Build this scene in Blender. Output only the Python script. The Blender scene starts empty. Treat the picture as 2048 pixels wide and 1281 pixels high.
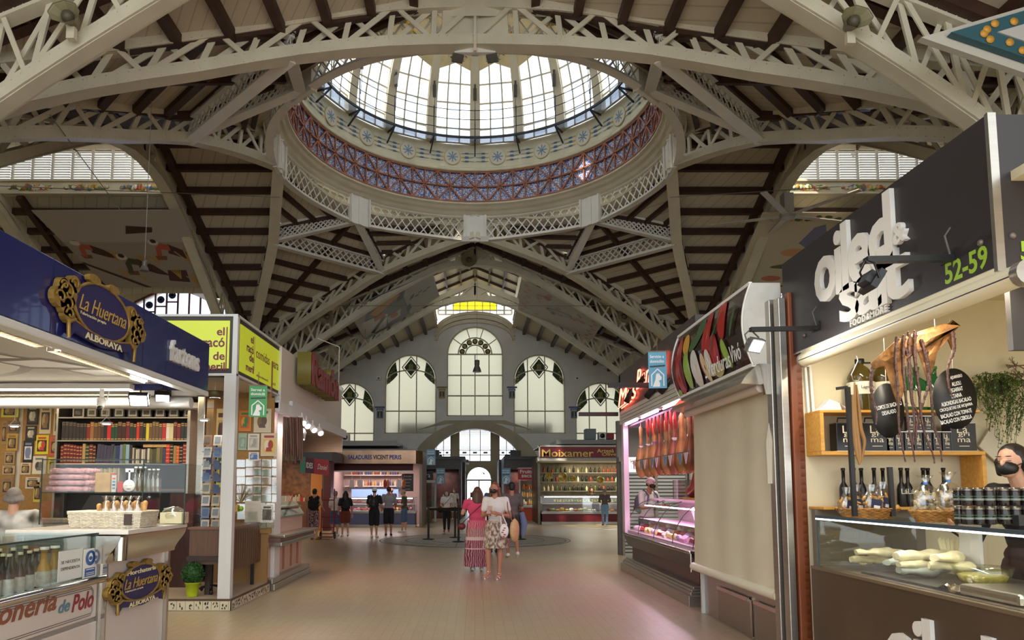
EXPO=0.75;SKY=1.9;LAMP=0.5
import bpy,bmesh,math,random
from mathutils import Vector as V,Matrix,Euler
random.seed(7)
PI=math.pi
sc=bpy.context.scene
COL=sc.collection
F,PT,PX,HZ,CZ=1420.0,0.09,950.0,980.0,1.4
PY0=HZ-F*math.tan(PT)
cp,sp=math.cos(PT),math.sin(PT)
def ray(px,py):
 u=(px-PX)/F;v=(PY0-py)/F
 return V((u,cp-v*sp,sp+v*cp))
def atY(px,py,Y):r=ray(px,py);return V((0,0,CZ))+r*(Y/r.y)
def atX(px,py,X):r=ray(px,py);return V((0,0,CZ))+r*(X/r.x)
def atZ(px,py,Z):r=ray(px,py);return V((0,0,CZ))+r*((Z-CZ)/r.z)
#  materials
MATS={}
def mat(name,col=(.5,.5,.5),rough=.5,metal=0,emit=0,var=0,vscale=3,bump=0,alpha=None,spec=None,coords='Object',trans=0,detail=4,stretch=None,col2=None,coat=0):
 if name in MATS:return MATS[name]
 m=bpy.data.materials.new(name);m.use_nodes=True
 nt=m.node_tree;b=nt.nodes['Principled BSDF']
 b.inputs['Base Color'].default_value=(*col,1)
 b.inputs['Roughness'].default_value=rough
 b.inputs['Metallic'].default_value=metal
 if coat:b.inputs['Coat Weight'].default_value=coat
 if spec is not None:b.inputs['Specular IOR Level'].default_value=spec
 if emit:
  b.inputs['Emission Color'].default_value=(*col,1);b.inputs['Emission Strength'].default_value=emit
 if trans:b.inputs['Transmission Weight'].default_value=trans
 if alpha is not None:b.inputs['Alpha'].default_value=alpha
 if var or bump or col2:
  tc=nt.nodes.new('ShaderNodeTexCoord');n=nt.nodes.new('ShaderNodeTexNoise')
  n.inputs['Scale'].default_value=vscale;n.inputs['Detail'].default_value=detail
  if stretch:
   mp=nt.nodes.new('ShaderNodeMapping');mp.inputs['Scale'].default_value=stretch
   nt.links.new(tc.outputs[coords],mp.inputs[0]);nt.links.new(mp.outputs[0],n.inputs['Vector'])
  else:nt.links.new(tc.outputs[coords],n.inputs['Vector'])
  if var or col2:
   r=nt.nodes.new('ShaderNodeValToRGB')
   lo=[max(0,c*(1-var))for c in col];hi=[min(1,c*(1+var))for c in col]
   if col2:lo,hi=col,col2
   r.color_ramp.elements[0].position=.35;r.color_ramp.elements[1].position=.65
   r.color_ramp.elements[0].color=(*lo,1);r.color_ramp.elements[1].color=(*hi,1)
   nt.links.new(n.outputs['Fac'],r.inputs[0]);nt.links.new(r.outputs[0],b.inputs['Base Color'])
   if emit:nt.links.new(r.outputs[0],b.inputs['Emission Color'])
  if bump:
   bp=nt.nodes.new('ShaderNodeBump');bp.inputs['Strength'].default_value=bump;bp.inputs['Distance'].default_value=.02
   nt.links.new(n.outputs['Fac'],bp.inputs['Height']);nt.links.new(bp.outputs[0],b.inputs['Normal'])
 MATS[name]=m
 return m
def glass(name,col=(.9,.95,.93),fac=.88,rough=.03):
 if name in MATS:return MATS[name]
 m=bpy.data.materials.new(name);m.use_nodes=True;nt=m.node_tree;nt.nodes.clear()
 o=nt.nodes.new('ShaderNodeOutputMaterial');mx=nt.nodes.new('ShaderNodeMixShader')
 t=nt.nodes.new('ShaderNodeBsdfTransparent');g=nt.nodes.new('ShaderNodeBsdfGlossy')
 t.inputs[0].default_value=(*col,1);g.inputs['Roughness'].default_value=rough
 lw=nt.nodes.new('ShaderNodeLayerWeight');lw.inputs[0].default_value=.3
 mr=nt.nodes.new('ShaderNodeMapRange');mr.inputs['To Min'].default_value=1-fac;mr.inputs['To Max'].default_value=.22
 nt.links.new(lw.outputs['Fresnel'],mr.inputs[0]);nt.links.new(mr.outputs[0],mx.inputs[0])
 nt.links.new(t.outputs[0],mx.inputs[1]);nt.links.new(g.outputs[0],mx.inputs[2]);nt.links.new(mx.outputs[0],o.inputs[0])
 MATS[name]=m;return m
def pane(name,col=(.9,.92,1),t=.75,dif=(.8,.8,.78)):
 """frosted window pane: lets daylight through and scatters some of it"""
 if name in MATS:return MATS[name]
 m=bpy.data.materials.new(name);m.use_nodes=True;nt=m.node_tree;nt.nodes.clear()
 o=nt.nodes.new('ShaderNodeOutputMaterial');mx=nt.nodes.new('ShaderNodeMixShader')
 a=nt.nodes.new('ShaderNodeBsdfTransparent');g=nt.nodes.new('ShaderNodeBsdfTranslucent')
 a.inputs[0].default_value=(*col,1);g.inputs[0].default_value=(*dif,1);mx.inputs[0].default_value=1-t
 nt.links.new(a.outputs[0],mx.inputs[1]);nt.links.new(g.outputs[0],mx.inputs[2]);nt.links.new(mx.outputs[0],o.inputs[0])
 MATS[name]=m;return m
def emis(name,col,s):
 if name in MATS:return MATS[name]
 m=bpy.data.materials.new(name);m.use_nodes=True;nt=m.node_tree;nt.nodes.clear()
 o=nt.nodes.new('ShaderNodeOutputMaterial');e=nt.nodes.new('ShaderNodeEmission')
 e.inputs[0].default_value=(*col,1);e.inputs[1].default_value=s
 nt.links.new(e.outputs[0],o.inputs[0]);MATS[name]=m;return m
def srgb(r,g,b):
 f=lambda c:((c/255+.055)/1.055)**2.4 if c>10 else c/255/12.92
 return(f(r),f(g),f(b))
def C(r,g,b,name=None,**k):
 return mat(name or 'paint_%d_%d_%d'%(r,g,b),srgb(r,g,b),**k)
#  objects
def tag(o,label=None,cat=None,group=None,kind=None):
 if label:o['label']=label
 if cat:o['category']=cat
 if group:o['group']=group
 if kind:o['kind']=kind
 return o
def thing(name,loc,label,cat,group=None,rz=0):
 o=bpy.data.objects.new(name,None);COL.objects.link(o)
 o.location=loc;o.rotation_euler=(0,0,rz);o.empty_display_size=.1
 return tag(o,label,cat,group)
def copy_tree(o,parent=None):
 c=o.copy();COL.objects.link(c);c.parent=parent
 for ch in list(o.children):copy_tree(ch,c)
 return c
class MB:
 def __init__(s):s.v=[];s.f=[];s.m=[];s.mats=[];s.cur=0;s.sm=[];s.smooth=False
 def use(s,m):
  if m not in s.mats:s.mats.append(m)
  s.cur=s.mats.index(m);return s
 def add(s,vs,fs):
  n=len(s.v);s.v+=[tuple(p)for p in vs]
  for f in fs:s.f.append([i+n for i in f]);s.m.append(s.cur);s.sm.append(s.smooth)
  return s
 def box(s,c,d,R=None,taper=1):
  c=V(c);x,y,z=d[0]/2,d[1]/2,d[2]/2;t=taper
  P=[V((-x,-y,-z)),V((x,-y,-z)),V((x,y,-z)),V((-x,y,-z)),V((-x*t,-y*t,z)),V((x*t,-y*t,z)),V((x*t,y*t,z)),V((-x*t,y*t,z))]
  if R is not None:P=[R@p for p in P]
  return s.add([c+p for p in P],[(3,2,1,0),(4,5,6,7),(0,1,5,4),(1,2,6,5),(2,3,7,6),(3,0,4,7)])
 def bb(s,x0,x1,y0,y1,z0,z1):return s.box(((x0+x1)/2,(y0+y1)/2,(z0+z1)/2),(abs(x1-x0),abs(y1-y0),abs(z1-z0)))
 def beam(s,p,q,w,h,up=V((0,0,1))):
  p,q=V(p),V(q);d=q-p
  if d.length<1e-6:return s
  d.normalize();up=V(up)
  if abs(d.dot(up))>.99:up=V((1,0,0))if abs(d.x)<.9 else V((0,1,0))
  a=d.cross(up).normalized();b=a.cross(d).normalized()
  P=[r+a*i*w/2+b*j*h/2 for r in(p,q)for i,j in((-1,-1),(1,-1),(1,1),(-1,1))]
  return s.add(P,[(0,1,2,3),(7,6,5,4),(4,5,1,0),(5,6,2,1),(6,7,3,2),(7,4,0,3)])
 def tube(s,pts,r,n=8,cap=True,flat=1):
  pts=[V(p)for p in pts];k=len(pts);rs=r if isinstance(r,(list,tuple))else[r]*k
  sm=s.smooth;s.smooth=True;vs=[];prev=None
  for i,p in enumerate(pts):
   d=(pts[min(i+1,k-1)]-pts[max(i-1,0)])
   d=d.normalized()if d.length>1e-9 else V((0,0,1))
   a=prev if prev is not None else(V((0,0,1))if abs(d.z)<.9 else V((1,0,0)))
   a=(a-d*a.dot(d));a=a.normalized()if a.length>1e-6 else V((1,0,0));prev=a;b=d.cross(a)
   for j in range(n):
    t=2*PI*j/n;vs.append(p+a*math.cos(t)*rs[i]*flat+b*math.sin(t)*rs[i])
  fs=[(i*n+j,i*n+(j+1)%n,(i+1)*n+(j+1)%n,(i+1)*n+j)for i in range(k-1)for j in range(n)]
  s.add(vs,fs)
  if cap:s.smooth=False;s.add([vs[j]for j in range(n)],[tuple(range(n))[::-1]]);s.add([vs[(k-1)*n+j]for j in range(n)],[tuple(range(n))])
  s.smooth=sm;return s
 def lathe(s,c,prof,n=16,sx=1,sy=1,M=None,smooth=True,cap=None):
  cap=n<48 if cap is None else cap
  c=V(c);sm=s.smooth;s.smooth=smooth;vs=[]
  for(r,z)in prof:
   for j in range(n):
    t=2*PI*j/n;p=V((r*math.cos(t)*sx,r*math.sin(t)*sy,z));vs.append(c+(M@p if M is not None else p))
  k=len(prof)
  fs=[(i*n+j,i*n+(j+1)%n,(i+1)*n+(j+1)%n,(i+1)*n+j)for i in range(k-1)for j in range(n)]
  s.add(vs,fs)
  if cap and prof[0][0]>1e-4:s.add([vs[j]for j in range(n)],[tuple(range(n))[::-1]])
  if cap and prof[-1][0]>1e-4:s.add([vs[(k-1)*n+j]for j in range(n)],[tuple(range(n))])
  s.smooth=sm;return s
 def ball(s,c,r,n=12,k=8,M=None):
  r=r if isinstance(r,(tuple,list,V))else(r,r,r)
  pr=[(max(1e-5,math.sin(PI*i/k)),-math.cos(PI*i/k))for i in range(k+1)]
  D=Matrix.Diagonal(V(r));return s.lathe(c,pr,n,M=(M@D)if M is not None else D)
 def poly(s,pts):return s.add(pts,[tuple(range(len(pts)))])
 def prism(s,pts,d):
  """closed outline in space pushed along vector d"""
  d=V(d);n=len(pts);P=[V(p)for p in pts]
  s.add(P+[p+d for p in P],[tuple(range(n)),tuple(range(n,2*n))[::-1]]+[(j,i,n+i,n+j)for i,j in((i,(i+1)%n)for i in range(n))]);return s
 def strip(s,A,B):
  n=len(A);return s.add(list(A)+list(B),[(i,i+1,n+i+1,n+i)for i in range(n-1)])
 def build(s,name,m=None,parent=None,local=False,bevel=0):
  if not s.v:return None
  me=bpy.data.meshes.new(name)
  off=V((0,0,0))
  if not local:
   if parent is not None:
    q=parent
    while q is not None:off+=V(q.location);q=q.parent
   else:
    xs=[p[0]for p in s.v];ys=[p[1]for p in s.v]
    off=V(((min(xs)+max(xs))/2,(min(ys)+max(ys))/2,min(p[2]for p in s.v)))
  me.from_pydata([(p[0]-off.x,p[1]-off.y,p[2]-off.z)for p in s.v],[],s.f)
  ms=s.mats if s.mats else[m]
  for q in ms:me.materials.append(q)
  for i,p in enumerate(me.polygons):p.material_index=s.m[i];p.use_smooth=s.sm[i]
  me.update()
  bm=bmesh.new();bm.from_mesh(me);bmesh.ops.recalc_face_normals(bm,faces=bm.faces);bm.to_mesh(me);bm.free()
  o=bpy.data.objects.new(name,me);COL.objects.link(o)
  if parent is not None:o.parent=parent
  elif not local:o.location=off
  if bevel:
   b=o.modifiers.new('b','BEVEL');b.width=bevel;b.segments=2;b.limit_method='ANGLE'
  return o
def solo(name,mb,m,label,cat,group=None,bevel=0):
 o=mb.build(name,m,bevel=bevel);return tag(o,label,cat,group)
def struct(name,mb,m=None,bevel=0):
 o=mb.build(name,m,bevel=bevel);o['kind']='structure';return o
X1,Y1,Z1=V((1,0,0)),V((0,1,0)),V((0,0,1))
def text(body,m,parent,O,u,v,w=None,h=None,ext=.003,name='lettering',align='CENTER',bold=0,shear=0,spacing=1,n=None):
 """lettering in the plane of unit vectors u, v, O = centre (or left middle) of the block; w, h = its size"""
 cu=bpy.data.curves.new(name,'FONT');cu.body=body;cu.extrude=.5*ext if ext else 0;cu.offset=bold;cu.shear=shear
 cu.space_character=spacing;cu.size=1;cu.align_x='LEFT';cu.resolution_u=3;cu.extrude=0.02;cu.space_line=.95
 if align=='MID':cu.align_x='CENTER'
 to=bpy.data.objects.new('tmp',cu);me=bpy.data.meshes.new_from_object(to)
 bpy.data.objects.remove(to);bpy.data.curves.remove(cu)
 xs=[p.co.x for p in me.vertices];ys=[p.co.y for p in me.vertices]
 if not xs:return None
 x0,x1,y0,y1=min(xs),max(xs),min(ys),max(ys)
 if w is None:w=h*(x1-x0)/(y1-y0)
 if h is None:h=w*(y1-y0)/(x1-x0)
 u,v=V(u),V(v);N=u.cross(v).normalized()if n is None else V(n);O=V(O)
 cx=(x0+x1)/2 if align!='LEFT' else x0
 off=V((0,0,0));q=parent
 while q is not None:off+=V(q.location);q=q.parent
 for p in me.vertices:
  a=(p.co.x-cx)/(x1-x0)*w;b=(p.co.y-(y0+y1)/2)/(y1-y0)*h;c=(p.co.z/.02+1)/2*ext
  p.co=O+u*a+v*b+N*c-off
 me.materials.clear();me.materials.append(m)
 o=bpy.data.objects.new(name,me);COL.objects.link(o);o.parent=parent
 return o
def ell(cx,cy,rx,ry,rot=0,n=14,a0=0,a1=2*PI):
 c,s=math.cos(rot),math.sin(rot)
 full=abs(a1-a0-2*PI)<1e-6;k=n if full else n+1
 return[(cx+rx*math.cos(t)*c-ry*math.sin(t)*s,cy+rx*math.cos(t)*s+ry*math.sin(t)*c)for t in(a0+(a1-a0)*i/n for i in range(k))]
def decal(name,parent,fn,shapes,lift=.0012):
 """flat coloured shapes [(material, [(s, t), ...]), ...] laid on a surface fn(s, t, height)"""
 mb=MB()
 for i,(m,pts)in enumerate(shapes):
  mb.use(m);h=.002+lift*(i%6+i/60)
  mb.poly([fn(a,b,h)for a,b in pts])
 return mb.build(name,None,parent)
def plane_fn(O,u,v):
 O,u,v=V(O),V(u),V(v);N=u.cross(v).normalized()
 return lambda a,b,h=0:O+u*a+v*b+N*h
def area(name,loc,size,power,col=(1,.95,.85),rot=(0,0,0),sy=None,spread=None):
 l=bpy.data.lights.new(name,'AREA');l.energy=power*LAMP;l.color=col;l.shape='RECTANGLE';l.size=size;l.size_y=sy or size
 if spread:l.spread=spread
 o=bpy.data.objects.new(name,l);COL.objects.link(o);o.location=loc;o.rotation_euler=rot;return o
#  camera, sky
cam=bpy.data.cameras.new('camera');camo=bpy.data.objects.new('camera',cam);COL.objects.link(camo);sc.camera=camo
cam.sensor_width=36;cam.lens=36*F/2048;cam.clip_end=300;cam.clip_start=.05
camo.location=(0,0,CZ);camo.rotation_euler=(PI/2+PT,0,0)
cam.shift_x=(1024-PX)/2048;cam.shift_y=(PY0-640.5)/2048
sc.view_settings.view_transform='Standard';sc.view_settings.look='None';sc.view_settings.gamma=1;sc.view_settings.exposure=EXPO
w=bpy.data.worlds.new('sky');sc.world=w;w.use_nodes=True
w.node_tree.nodes['Background'].inputs[0].default_value=(.86,.93,1,1);w.node_tree.nodes['Background'].inputs[1].default_value=SKY
sun=bpy.data.lights.new('sun','SUN');sun.energy=5;sun.angle=.01;sun.color=(1,.93,.8)
so=bpy.data.objects.new('sun',sun);COL.objects.link(so);so.location=(-20,-10,40)
so.rotation_euler=V((-.55,-.55,.95)).to_track_quat('Z','Y').to_euler()
sc.cycles.use_denoising=True
sc.cycles.max_bounces=8;sc.cycles.diffuse_bounces=4;sc.cycles.glossy_bounces=3;sc.cycles.transparent_max_bounces=16
sc.cycles.sample_clamp_indirect=6
#  shared materials
STEEL=mat('cream_painted_steel',srgb(205,196,172),.45,var=.06,vscale=2)
WHITE_STEEL=mat('pale_painted_steel',srgb(218,214,203),.45,var=.04,vscale=2)
BEAMD=mat('dark_varnished_timber',srgb(62,36,22),.55,var=.2,vscale=4)
CREAM=mat('cream_plaster',srgb(206,196,170),.6,var=.06,vscale=1.5)
WINFRAME=mat('window_frame_paint',srgb(196,188,165),.5)
YC,RB=20.0,9.6
Z0,SL=12.0,.44
def boards():
 m=bpy.data.materials.new('cream_ceiling_boards');m.use_nodes=True;nt=m.node_tree;b=nt.nodes['Principled BSDF']
 tc=nt.nodes.new('ShaderNodeTexCoord');w_=nt.nodes.new('ShaderNodeTexWave');w_.inputs['Scale'].default_value=1.6;w_.bands_direction='DIAGONAL'
 r=nt.nodes.new('ShaderNodeValToRGB');r.color_ramp.elements[0].position=0;r.color_ramp.elements[1].position=.07
 r.color_ramp.elements[0].color=(*srgb(172,160,136),1);r.color_ramp.elements[1].color=(*srgb(196,184,160),1)
 nt.links.new(tc.outputs['Object'],w_.inputs[0]);nt.links.new(w_.outputs[0],r.inputs[0]);nt.links.new(r.outputs[0],b.inputs['Base Color'])
 b.inputs['Roughness'].default_value=.75;return m
BOARD=boards()
#  floor
def floor_mat():
 m=bpy.data.materials.new('beige_floor_tiles');m.use_nodes=True;nt=m.node_tree;b=nt.nodes['Principled BSDF']
 tc=nt.nodes.new('ShaderNodeTexCoord');br=nt.nodes.new('ShaderNodeTexBrick');br.offset=0
 br.inputs['Color1'].default_value=(*srgb(188,168,138),1);br.inputs['Color2'].default_value=(*srgb(183,162,133),1);br.inputs['Mortar'].default_value=(*srgb(168,146,118),1)
 br.inputs['Scale'].default_value=1;br.inputs['Brick Width'].default_value=.1;br.inputs['Row Height'].default_value=.1;br.inputs['Mortar Size'].default_value=.004
 n=nt.nodes.new('ShaderNodeTexNoise');n.inputs['Scale'].default_value=.6
 mx=nt.nodes.new('ShaderNodeMix');mx.data_type='RGBA';mx.blend_type='MULTIPLY';mx.inputs[0].default_value=.35
 rr=nt.nodes.new('ShaderNodeMapRange');rr.inputs['To Min'].default_value=.25;rr.inputs['To Max'].default_value=.42
 nt.links.new(tc.outputs['Object'],br.inputs['Vector']);nt.links.new(tc.outputs['Object'],n.inputs['Vector'])
 nt.links.new(br.outputs['Color'],mx.inputs[6]);nt.links.new(n.outputs['Color'],mx.inputs[7]);nt.links.new(mx.outputs[2],b.inputs['Base Color'])
 nt.links.new(n.outputs['Fac'],rr.inputs[0]);nt.links.new(rr.outputs[0],b.inputs['Roughness'])
 bp=nt.nodes.new('ShaderNodeBump');bp.inputs['Strength'].default_value=.25;bp.inputs['Distance'].default_value=.002
 nt.links.new(br.outputs['Fac'],bp.inputs['Height']);bp.invert=True;nt.links.new(bp.outputs[0],b.inputs['Normal'])
 return m
struct('floor',MB().bb(-26,26,-8,50,-.2,0),floor_mat())
mb=MB();dark=C(70,62,55);gm=mat('grey_mosaic',srgb(150,145,138),.5,var=.12,vscale=12)
mb.use(gm).lathe((0,YC,0),[(2.62,.001),(2.62,.004)],64,cap=True)
mb.use(dark)
for r in(2.62,2.5,1.9,1.2):mb.lathe((0,YC,0),[(r,.003),(r,.0055),(r+.03,.0055),(r+.03,.003)],64)
for i in range(32):
 a=2*PI*i/32;d=V((math.cos(a),math.sin(a),0));e=V((math.cos(a+.2),math.sin(a+.2),0))
 mb.beam(V((0,YC,.004))+d*1.23,V((0,YC,.004))+e*2.5,.02,.003)
tag(mb.build('floor_medallion'),'round grey mosaic medallion with dark rings set in the floor under the dome','mosaic')
#  ceilings
def zn(x):return Z0-SL*abs(x)
J0,PP,CC=V((0,5.74)),V((3.6,6.9)),V((RB,RB))
MD=(PP.x+PP.y)/2**.5;MC=(CC.x+CC.y)/2**.5;SD=(zn(PP.x)-zn(CC.x))/(MC-MD);ZD=zn(PP.x)+SD*MD
def zdiag(x,y):return ZD-SD*(abs(x)+abs(y))/2**.5
def panel(mb,pts,zf,t=.08):
 P=[V((x,y+YC,zf(x,y)))for x,y in pts];mb.prism(P,(0,0,t))
def clip(pts,a,b,c):
 out=[]
 for i in range(len(pts)):
  p,q=pts[i],pts[(i+1)%len(pts)];dp,dq=a*p[0]+b*p[1]-c,a*q[0]+b*q[1]-c
  if dp<=0:out.append(p)
  if dp*dq<0:t=dp/(dp-dq);out.append((p[0]+(q[0]-p[0])*t,p[1]+(q[1]-p[1])*t))
 return out
def line_in(pts,o,d):
 """segment of the line o + t d inside the convex outline pts"""
 ts=[]
 for i in range(len(pts)):
  p,q=pts[i],pts[(i+1)%len(pts)];ex,ey=q[0]-p[0],q[1]-p[1];den=d[0]*ey-d[1]*ex
  if abs(den)<1e-9:continue
  t=((p[0]-o[0])*ey-(p[1]-o[1])*ex)/den;s=((p[0]-o[0])*d[1]-(p[1]-o[1])*d[0])/den
  if-1e-6<=s<=1+1e-6:ts.append(t)
 if len(ts)<2 or max(ts)-min(ts)<.05:return None
 return[(o[0]+d[0]*t,o[1]+d[1]*t)for t in(min(ts),max(ts))]
def timbers(mb,pts,zf,d,step,w,h,start=0,ends=True,drop=0):
 """parallel timbers below the sloping ceiling; d = plan direction"""
 nx,ny=-d[1],d[0];ks=[p[0]*nx+p[1]*ny for p in pts]
 k=math.ceil((min(ks)-start)/step)
 while start+k*step<max(ks):
  c=start+k*step;seg=line_in(pts,(nx*c,ny*c),d);k+=1
  if not seg:continue
  (ax,ay),(bx,by)=seg
  mb.beam((ax,ay+YC,zf(ax,ay)-h/2-drop),(bx,by+YC,zf(bx,by)-h/2-drop),w,h)
def edge(mb,pts,zf,w=.12,h=.14):
 for i in range(len(pts)):
  p,q=pts[i],pts[(i+1)%len(pts)]
  mb.beam((p[0],p[1]+YC,zf(*p)-h/2),(q[0],q[1]+YC,zf(*q)-h/2),w,h)
HW=2.3
arc=[(5.75*math.sin(a),5.75*math.cos(a))for a in(PI/2*(i/12)for i in range(13))]
ceil=MB();wood=MB()
for sx in(-1,1):
 for sy in(-1,1):
  S=lambda pts:[(x*sx,y*sy)for x,y in pts]
  tri=[(PP.x,PP.y),(CC.x,CC.y),(PP.y,PP.x)]
  panel(ceil,S(tri),zdiag)
  for i in range(12):
   q0,q1=arc[i],arc[i+1];inner=[(q0[0],q0[1]),(q1[0],q1[1])]
   a,b=(PP.x,PP.y),(PP.y,PP.x)
   f0,f1=i/12,(i+1)/12
   def op(f):return(a[0]+(b[0]-a[0])*(f-.2)/.6,a[1]+(b[1]-a[1])*(f-.2)/.6)if.2<=f<=.8 else((a[0]*f/.2,J0 .y+(a[1]-J0 .y)*f/.2)if f<.2 else(J0 .y+(a[1]-J0 .y)*(1-f)/.2,a[0]*(1-f)/.2))
   panel(ceil,S([inner[0],op(f0),op(f1),inner[1]]),zdiag)
  dd=(1/2**.5*sx,-1/2**.5*sy)
  if True:
   T=S(tri);timbers(wood,T,zdiag,(-sx*sy/2**.5,1/2**.5)if True else dd,.78,.16,.17,.3)
   timbers(wood,T,zdiag,(sx/2**.5,sy/2**.5),2.1,.13,.2)
   edge(wood,T,zdiag,.2,.16)
   quad=S([(5.75*.38,5.75*.925),(PP.x,PP.y),(PP.y,PP.x),(5.75*.925,5.75*.38)])
   quad2=S([(4.4,4.4),(PP.x,PP.y),(PP.y,PP.x)])
   timbers(wood,quad2,zdiag,(-sx*sy/2**.5,1/2**.5),.6,.14,.15,.2);timbers(wood,quad2,zdiag,(sx/2**.5,sy/2**.5),3,.12,.18)
   sl1=S([(1.2,6.15),(2.6,5.6),(4.0,4.75),(PP.x,PP.y)]);edge(wood,sl1,zdiag,.12,.12);timbers(wood,sl1,zdiag,(sx*.92,-sy*.39),.5,.12,.14,.1)
   sl2=S([(6.15,1.2),(5.6,2.6),(4.75,4.0),(PP.y,PP.x)]);edge(wood,sl2,zdiag,.12,.12);timbers(wood,sl2,zdiag,(-sx*.39,sy*.92),.5,.12,.14,.1)
  for tr in(0,1):
   zf=(lambda x,y:Z0-SL*abs(y))if tr else(lambda x,y:Z0-SL*abs(x))
   G=lambda pts:S([(b,a)for a,b in pts])if tr else S(pts)
   far=21.4 if not(sy<0 and not tr)else 24
   r1=G([(0,J0 .y),(PP.x,PP.y),(CC.x,CC.y),(0,CC.y)]);panel(ceil,r1,zf)
   lim=(6.9 if sy>0 else 11.3)if tr else 10.9
   r2=G([(HW,CC.y),(lim,CC.y),(lim,far),(HW,far)]);panel(ceil,r2,zf)
   dirn=(1,0)if tr else(0,1)
   tri1=G([(0,J0 .y+.1),(PP.x,PP.y),(CC.x,CC.y),(0,CC.y)])
   timbers(wood,tri1,zf,dirn,.83,.17,.19,.42)
   timbers(wood,r2,zf,dirn,.83,.17,.19,.42)
   cross=(0,1)if tr else(1,0)
   for yy in(CC.y-.25,CC.y+.3,CC.y+5.2):
    q=(lambda a,b:(b*sx,a*sy))if tr else(lambda a,b:(a*sx,b*sy))
    x0_,x1_=(HW if yy>CC.y else.05),(lim if yy>CC.y else CC.x)
    p0,p1=q(x0_,yy),q(x1_,yy)
    wood.beam((p0[0],p0[1]+YC,zf(*p0)-.11),(p1[0],p1[1]+YC,zf(*p1)-.11),.2,.2)
struct('ceiling',ceil,BOARD)
struct('ceiling_timber',wood,BEAMD)
#  raised lanterns over the nave and transepts
def frieze_mat():
 m=bpy.data.materials.new('painted_fruit_frieze');m.use_nodes=True;nt=m.node_tree;b=nt.nodes['Principled BSDF']
 tc=nt.nodes.new('ShaderNodeTexCoord');v_=nt.nodes.new('ShaderNodeTexVoronoi');v_.inputs['Scale'].default_value=9
 r=nt.nodes.new('ShaderNodeValToRGB');r.color_ramp.interpolation='CONSTANT'
 cs=[(200,190,160),(190,140,60),(90,120,150),(180,90,80),(110,130,60),(205,170,80),(225,215,190)]
 while len(r.color_ramp.elements)<len(cs):r.color_ramp.elements.new(.5)
 for i,c in enumerate(cs):r.color_ramp.elements[i].position=i/len(cs);r.color_ramp.elements[i].color=(*srgb(*c),1)
 sx_=nt.nodes.new('ShaderNodeSeparateColor')
 nt.links.new(tc.outputs['Object'],v_.inputs['Vector']);nt.links.new(v_.outputs['Color'],sx_.inputs[0]);nt.links.new(sx_.outputs[0],r.inputs[0]);nt.links.new(r.outputs[0],b.inputs['Base Color'])
 return m
FRZ=frieze_mat()
PANE=pane('clear_daylight_pane')
FROST=pane('frosted_cream_pane',(.75,.72,.6),.02,(.28,.26,.19))
def lantern(n,A,B,side,zbot,open_end=None):
 """one glazed long side wall from A to B (plan points); side = outward plan vector"""
 A,B=V((*A,0)),V((*B,0));d=(B-A).normalized();L=(B-A).length;out=V((*side,0))
 sill=MB();sill.use(CREAM).prism([A+Z1*(zbot-.05),B+Z1*(zbot-.05),B+Z1*(zbot+.42),A+Z1*(zbot+.42)],out*.15)
 sill.beam(A+Z1*(zbot+.42)-out*.03,B+Z1*(zbot+.42)-out*.03,.12,.06);sill.beam(A+Z1*(zbot)-out*.03,B+Z1*(zbot)-out*.03,.12,.07)
 sill.prism([A+Z1*(zbot+1.5),B+Z1*(zbot+1.5),B+Z1*(zbot+1.75),A+Z1*(zbot+1.75)],out*.15)
 k=int(L/1.75)
 for i in range(k):
  c=A+d*(L*(i+.5)/k)+Z1*(zbot+.2)-out*.012
  for j in range(-6,7):
   r=.1*(1-abs(j)/9)
   sill.use(FRZ).ball(c+d*j*.11+Z1*.02*math.sin(j*1.7),(.085,.07,.13*(1-abs(j)/12)),6,4)
 struct('wall_lantern_%s'%n,sill)
 wn=MB();fr=MB();k=int(L/.62)
 wn.poly([A+Z1*(zbot+.45)+out*.08,B+Z1*(zbot+.45)+out*.08,B+Z1*(zbot+1.5)+out*.08,A+Z1*(zbot+1.5)+out*.08])
 for i in range(k+1):p=A+d*(L*i/k);fr.beam(p+Z1*(zbot+.42)+out*.06,p+Z1*(zbot+1.5)+out*.06,.05,.09)
 for i in range(k):
  for j in range(12):
   z=zbot+.5+j*.083;p=A+d*(L*(i+.06)/k)+Z1*z;q=A+d*(L*(i+.94)/k)+Z1*z
   fr.prism([p,q,q+out*.035-Z1*.045,p+out*.035-Z1*.045],Z1*.006)
 w_=struct('window_lantern_%s'%n,wn,PANE);f_=fr.build('window_frame',WHITE_STEEL,w_)
def lroof(mb,wd,a,b,axis):
 for s in(-1,1):
  P=[(0,a),(0,b),((HW+.3)*s,b),((HW+.3)*s,a)]
  pts=[(x,y)for x,y in P]if axis=='y' else[(y,x)for x,y in P]
  zf=(lambda x,y:13.6-.42*abs(x))if axis=='y' else(lambda x,y:13.6-.42*abs(y))
  panel(mb,pts,zf);timbers(wd,pts,zf,(0,1)if axis=='y' else(1,0),.8,.1,.12,.0)
  timbers(wd,pts,zf,(1,0)if axis=='y' else(0,1),1.6,.08,.14,.3)
lr=MB();lw=MB()
zb=zn(HW);side_n={-1:'left',1:'right'}
for s in(-1,1):
 lantern('nave_%s'%('left' if s<0 else 'right'),(HW*s,YC+RB+.3),(HW*s,YC+21.4),(s,0),zb)
 for q in(-1,1):
  nm=('left' if s<0 else 'right')+('_far' if q>0 else '_near')
  lantern('transept_'+nm,(s*(RB+.3),YC+HW*q),(s*19,YC+HW*q),(0,q),zb)
 lroof(lr,lw,s*(RB+.2),s*19.2,'x')
lroof(lr,lw,RB+.2,21.6,'y');lroof(lr,lw,-RB-.2,-24,'y')
for s in(-1,1):lantern('near_%s'%side_n[s],(HW*s,YC-24),(HW*s,YC-RB-.3),(s,0),zb)
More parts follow.
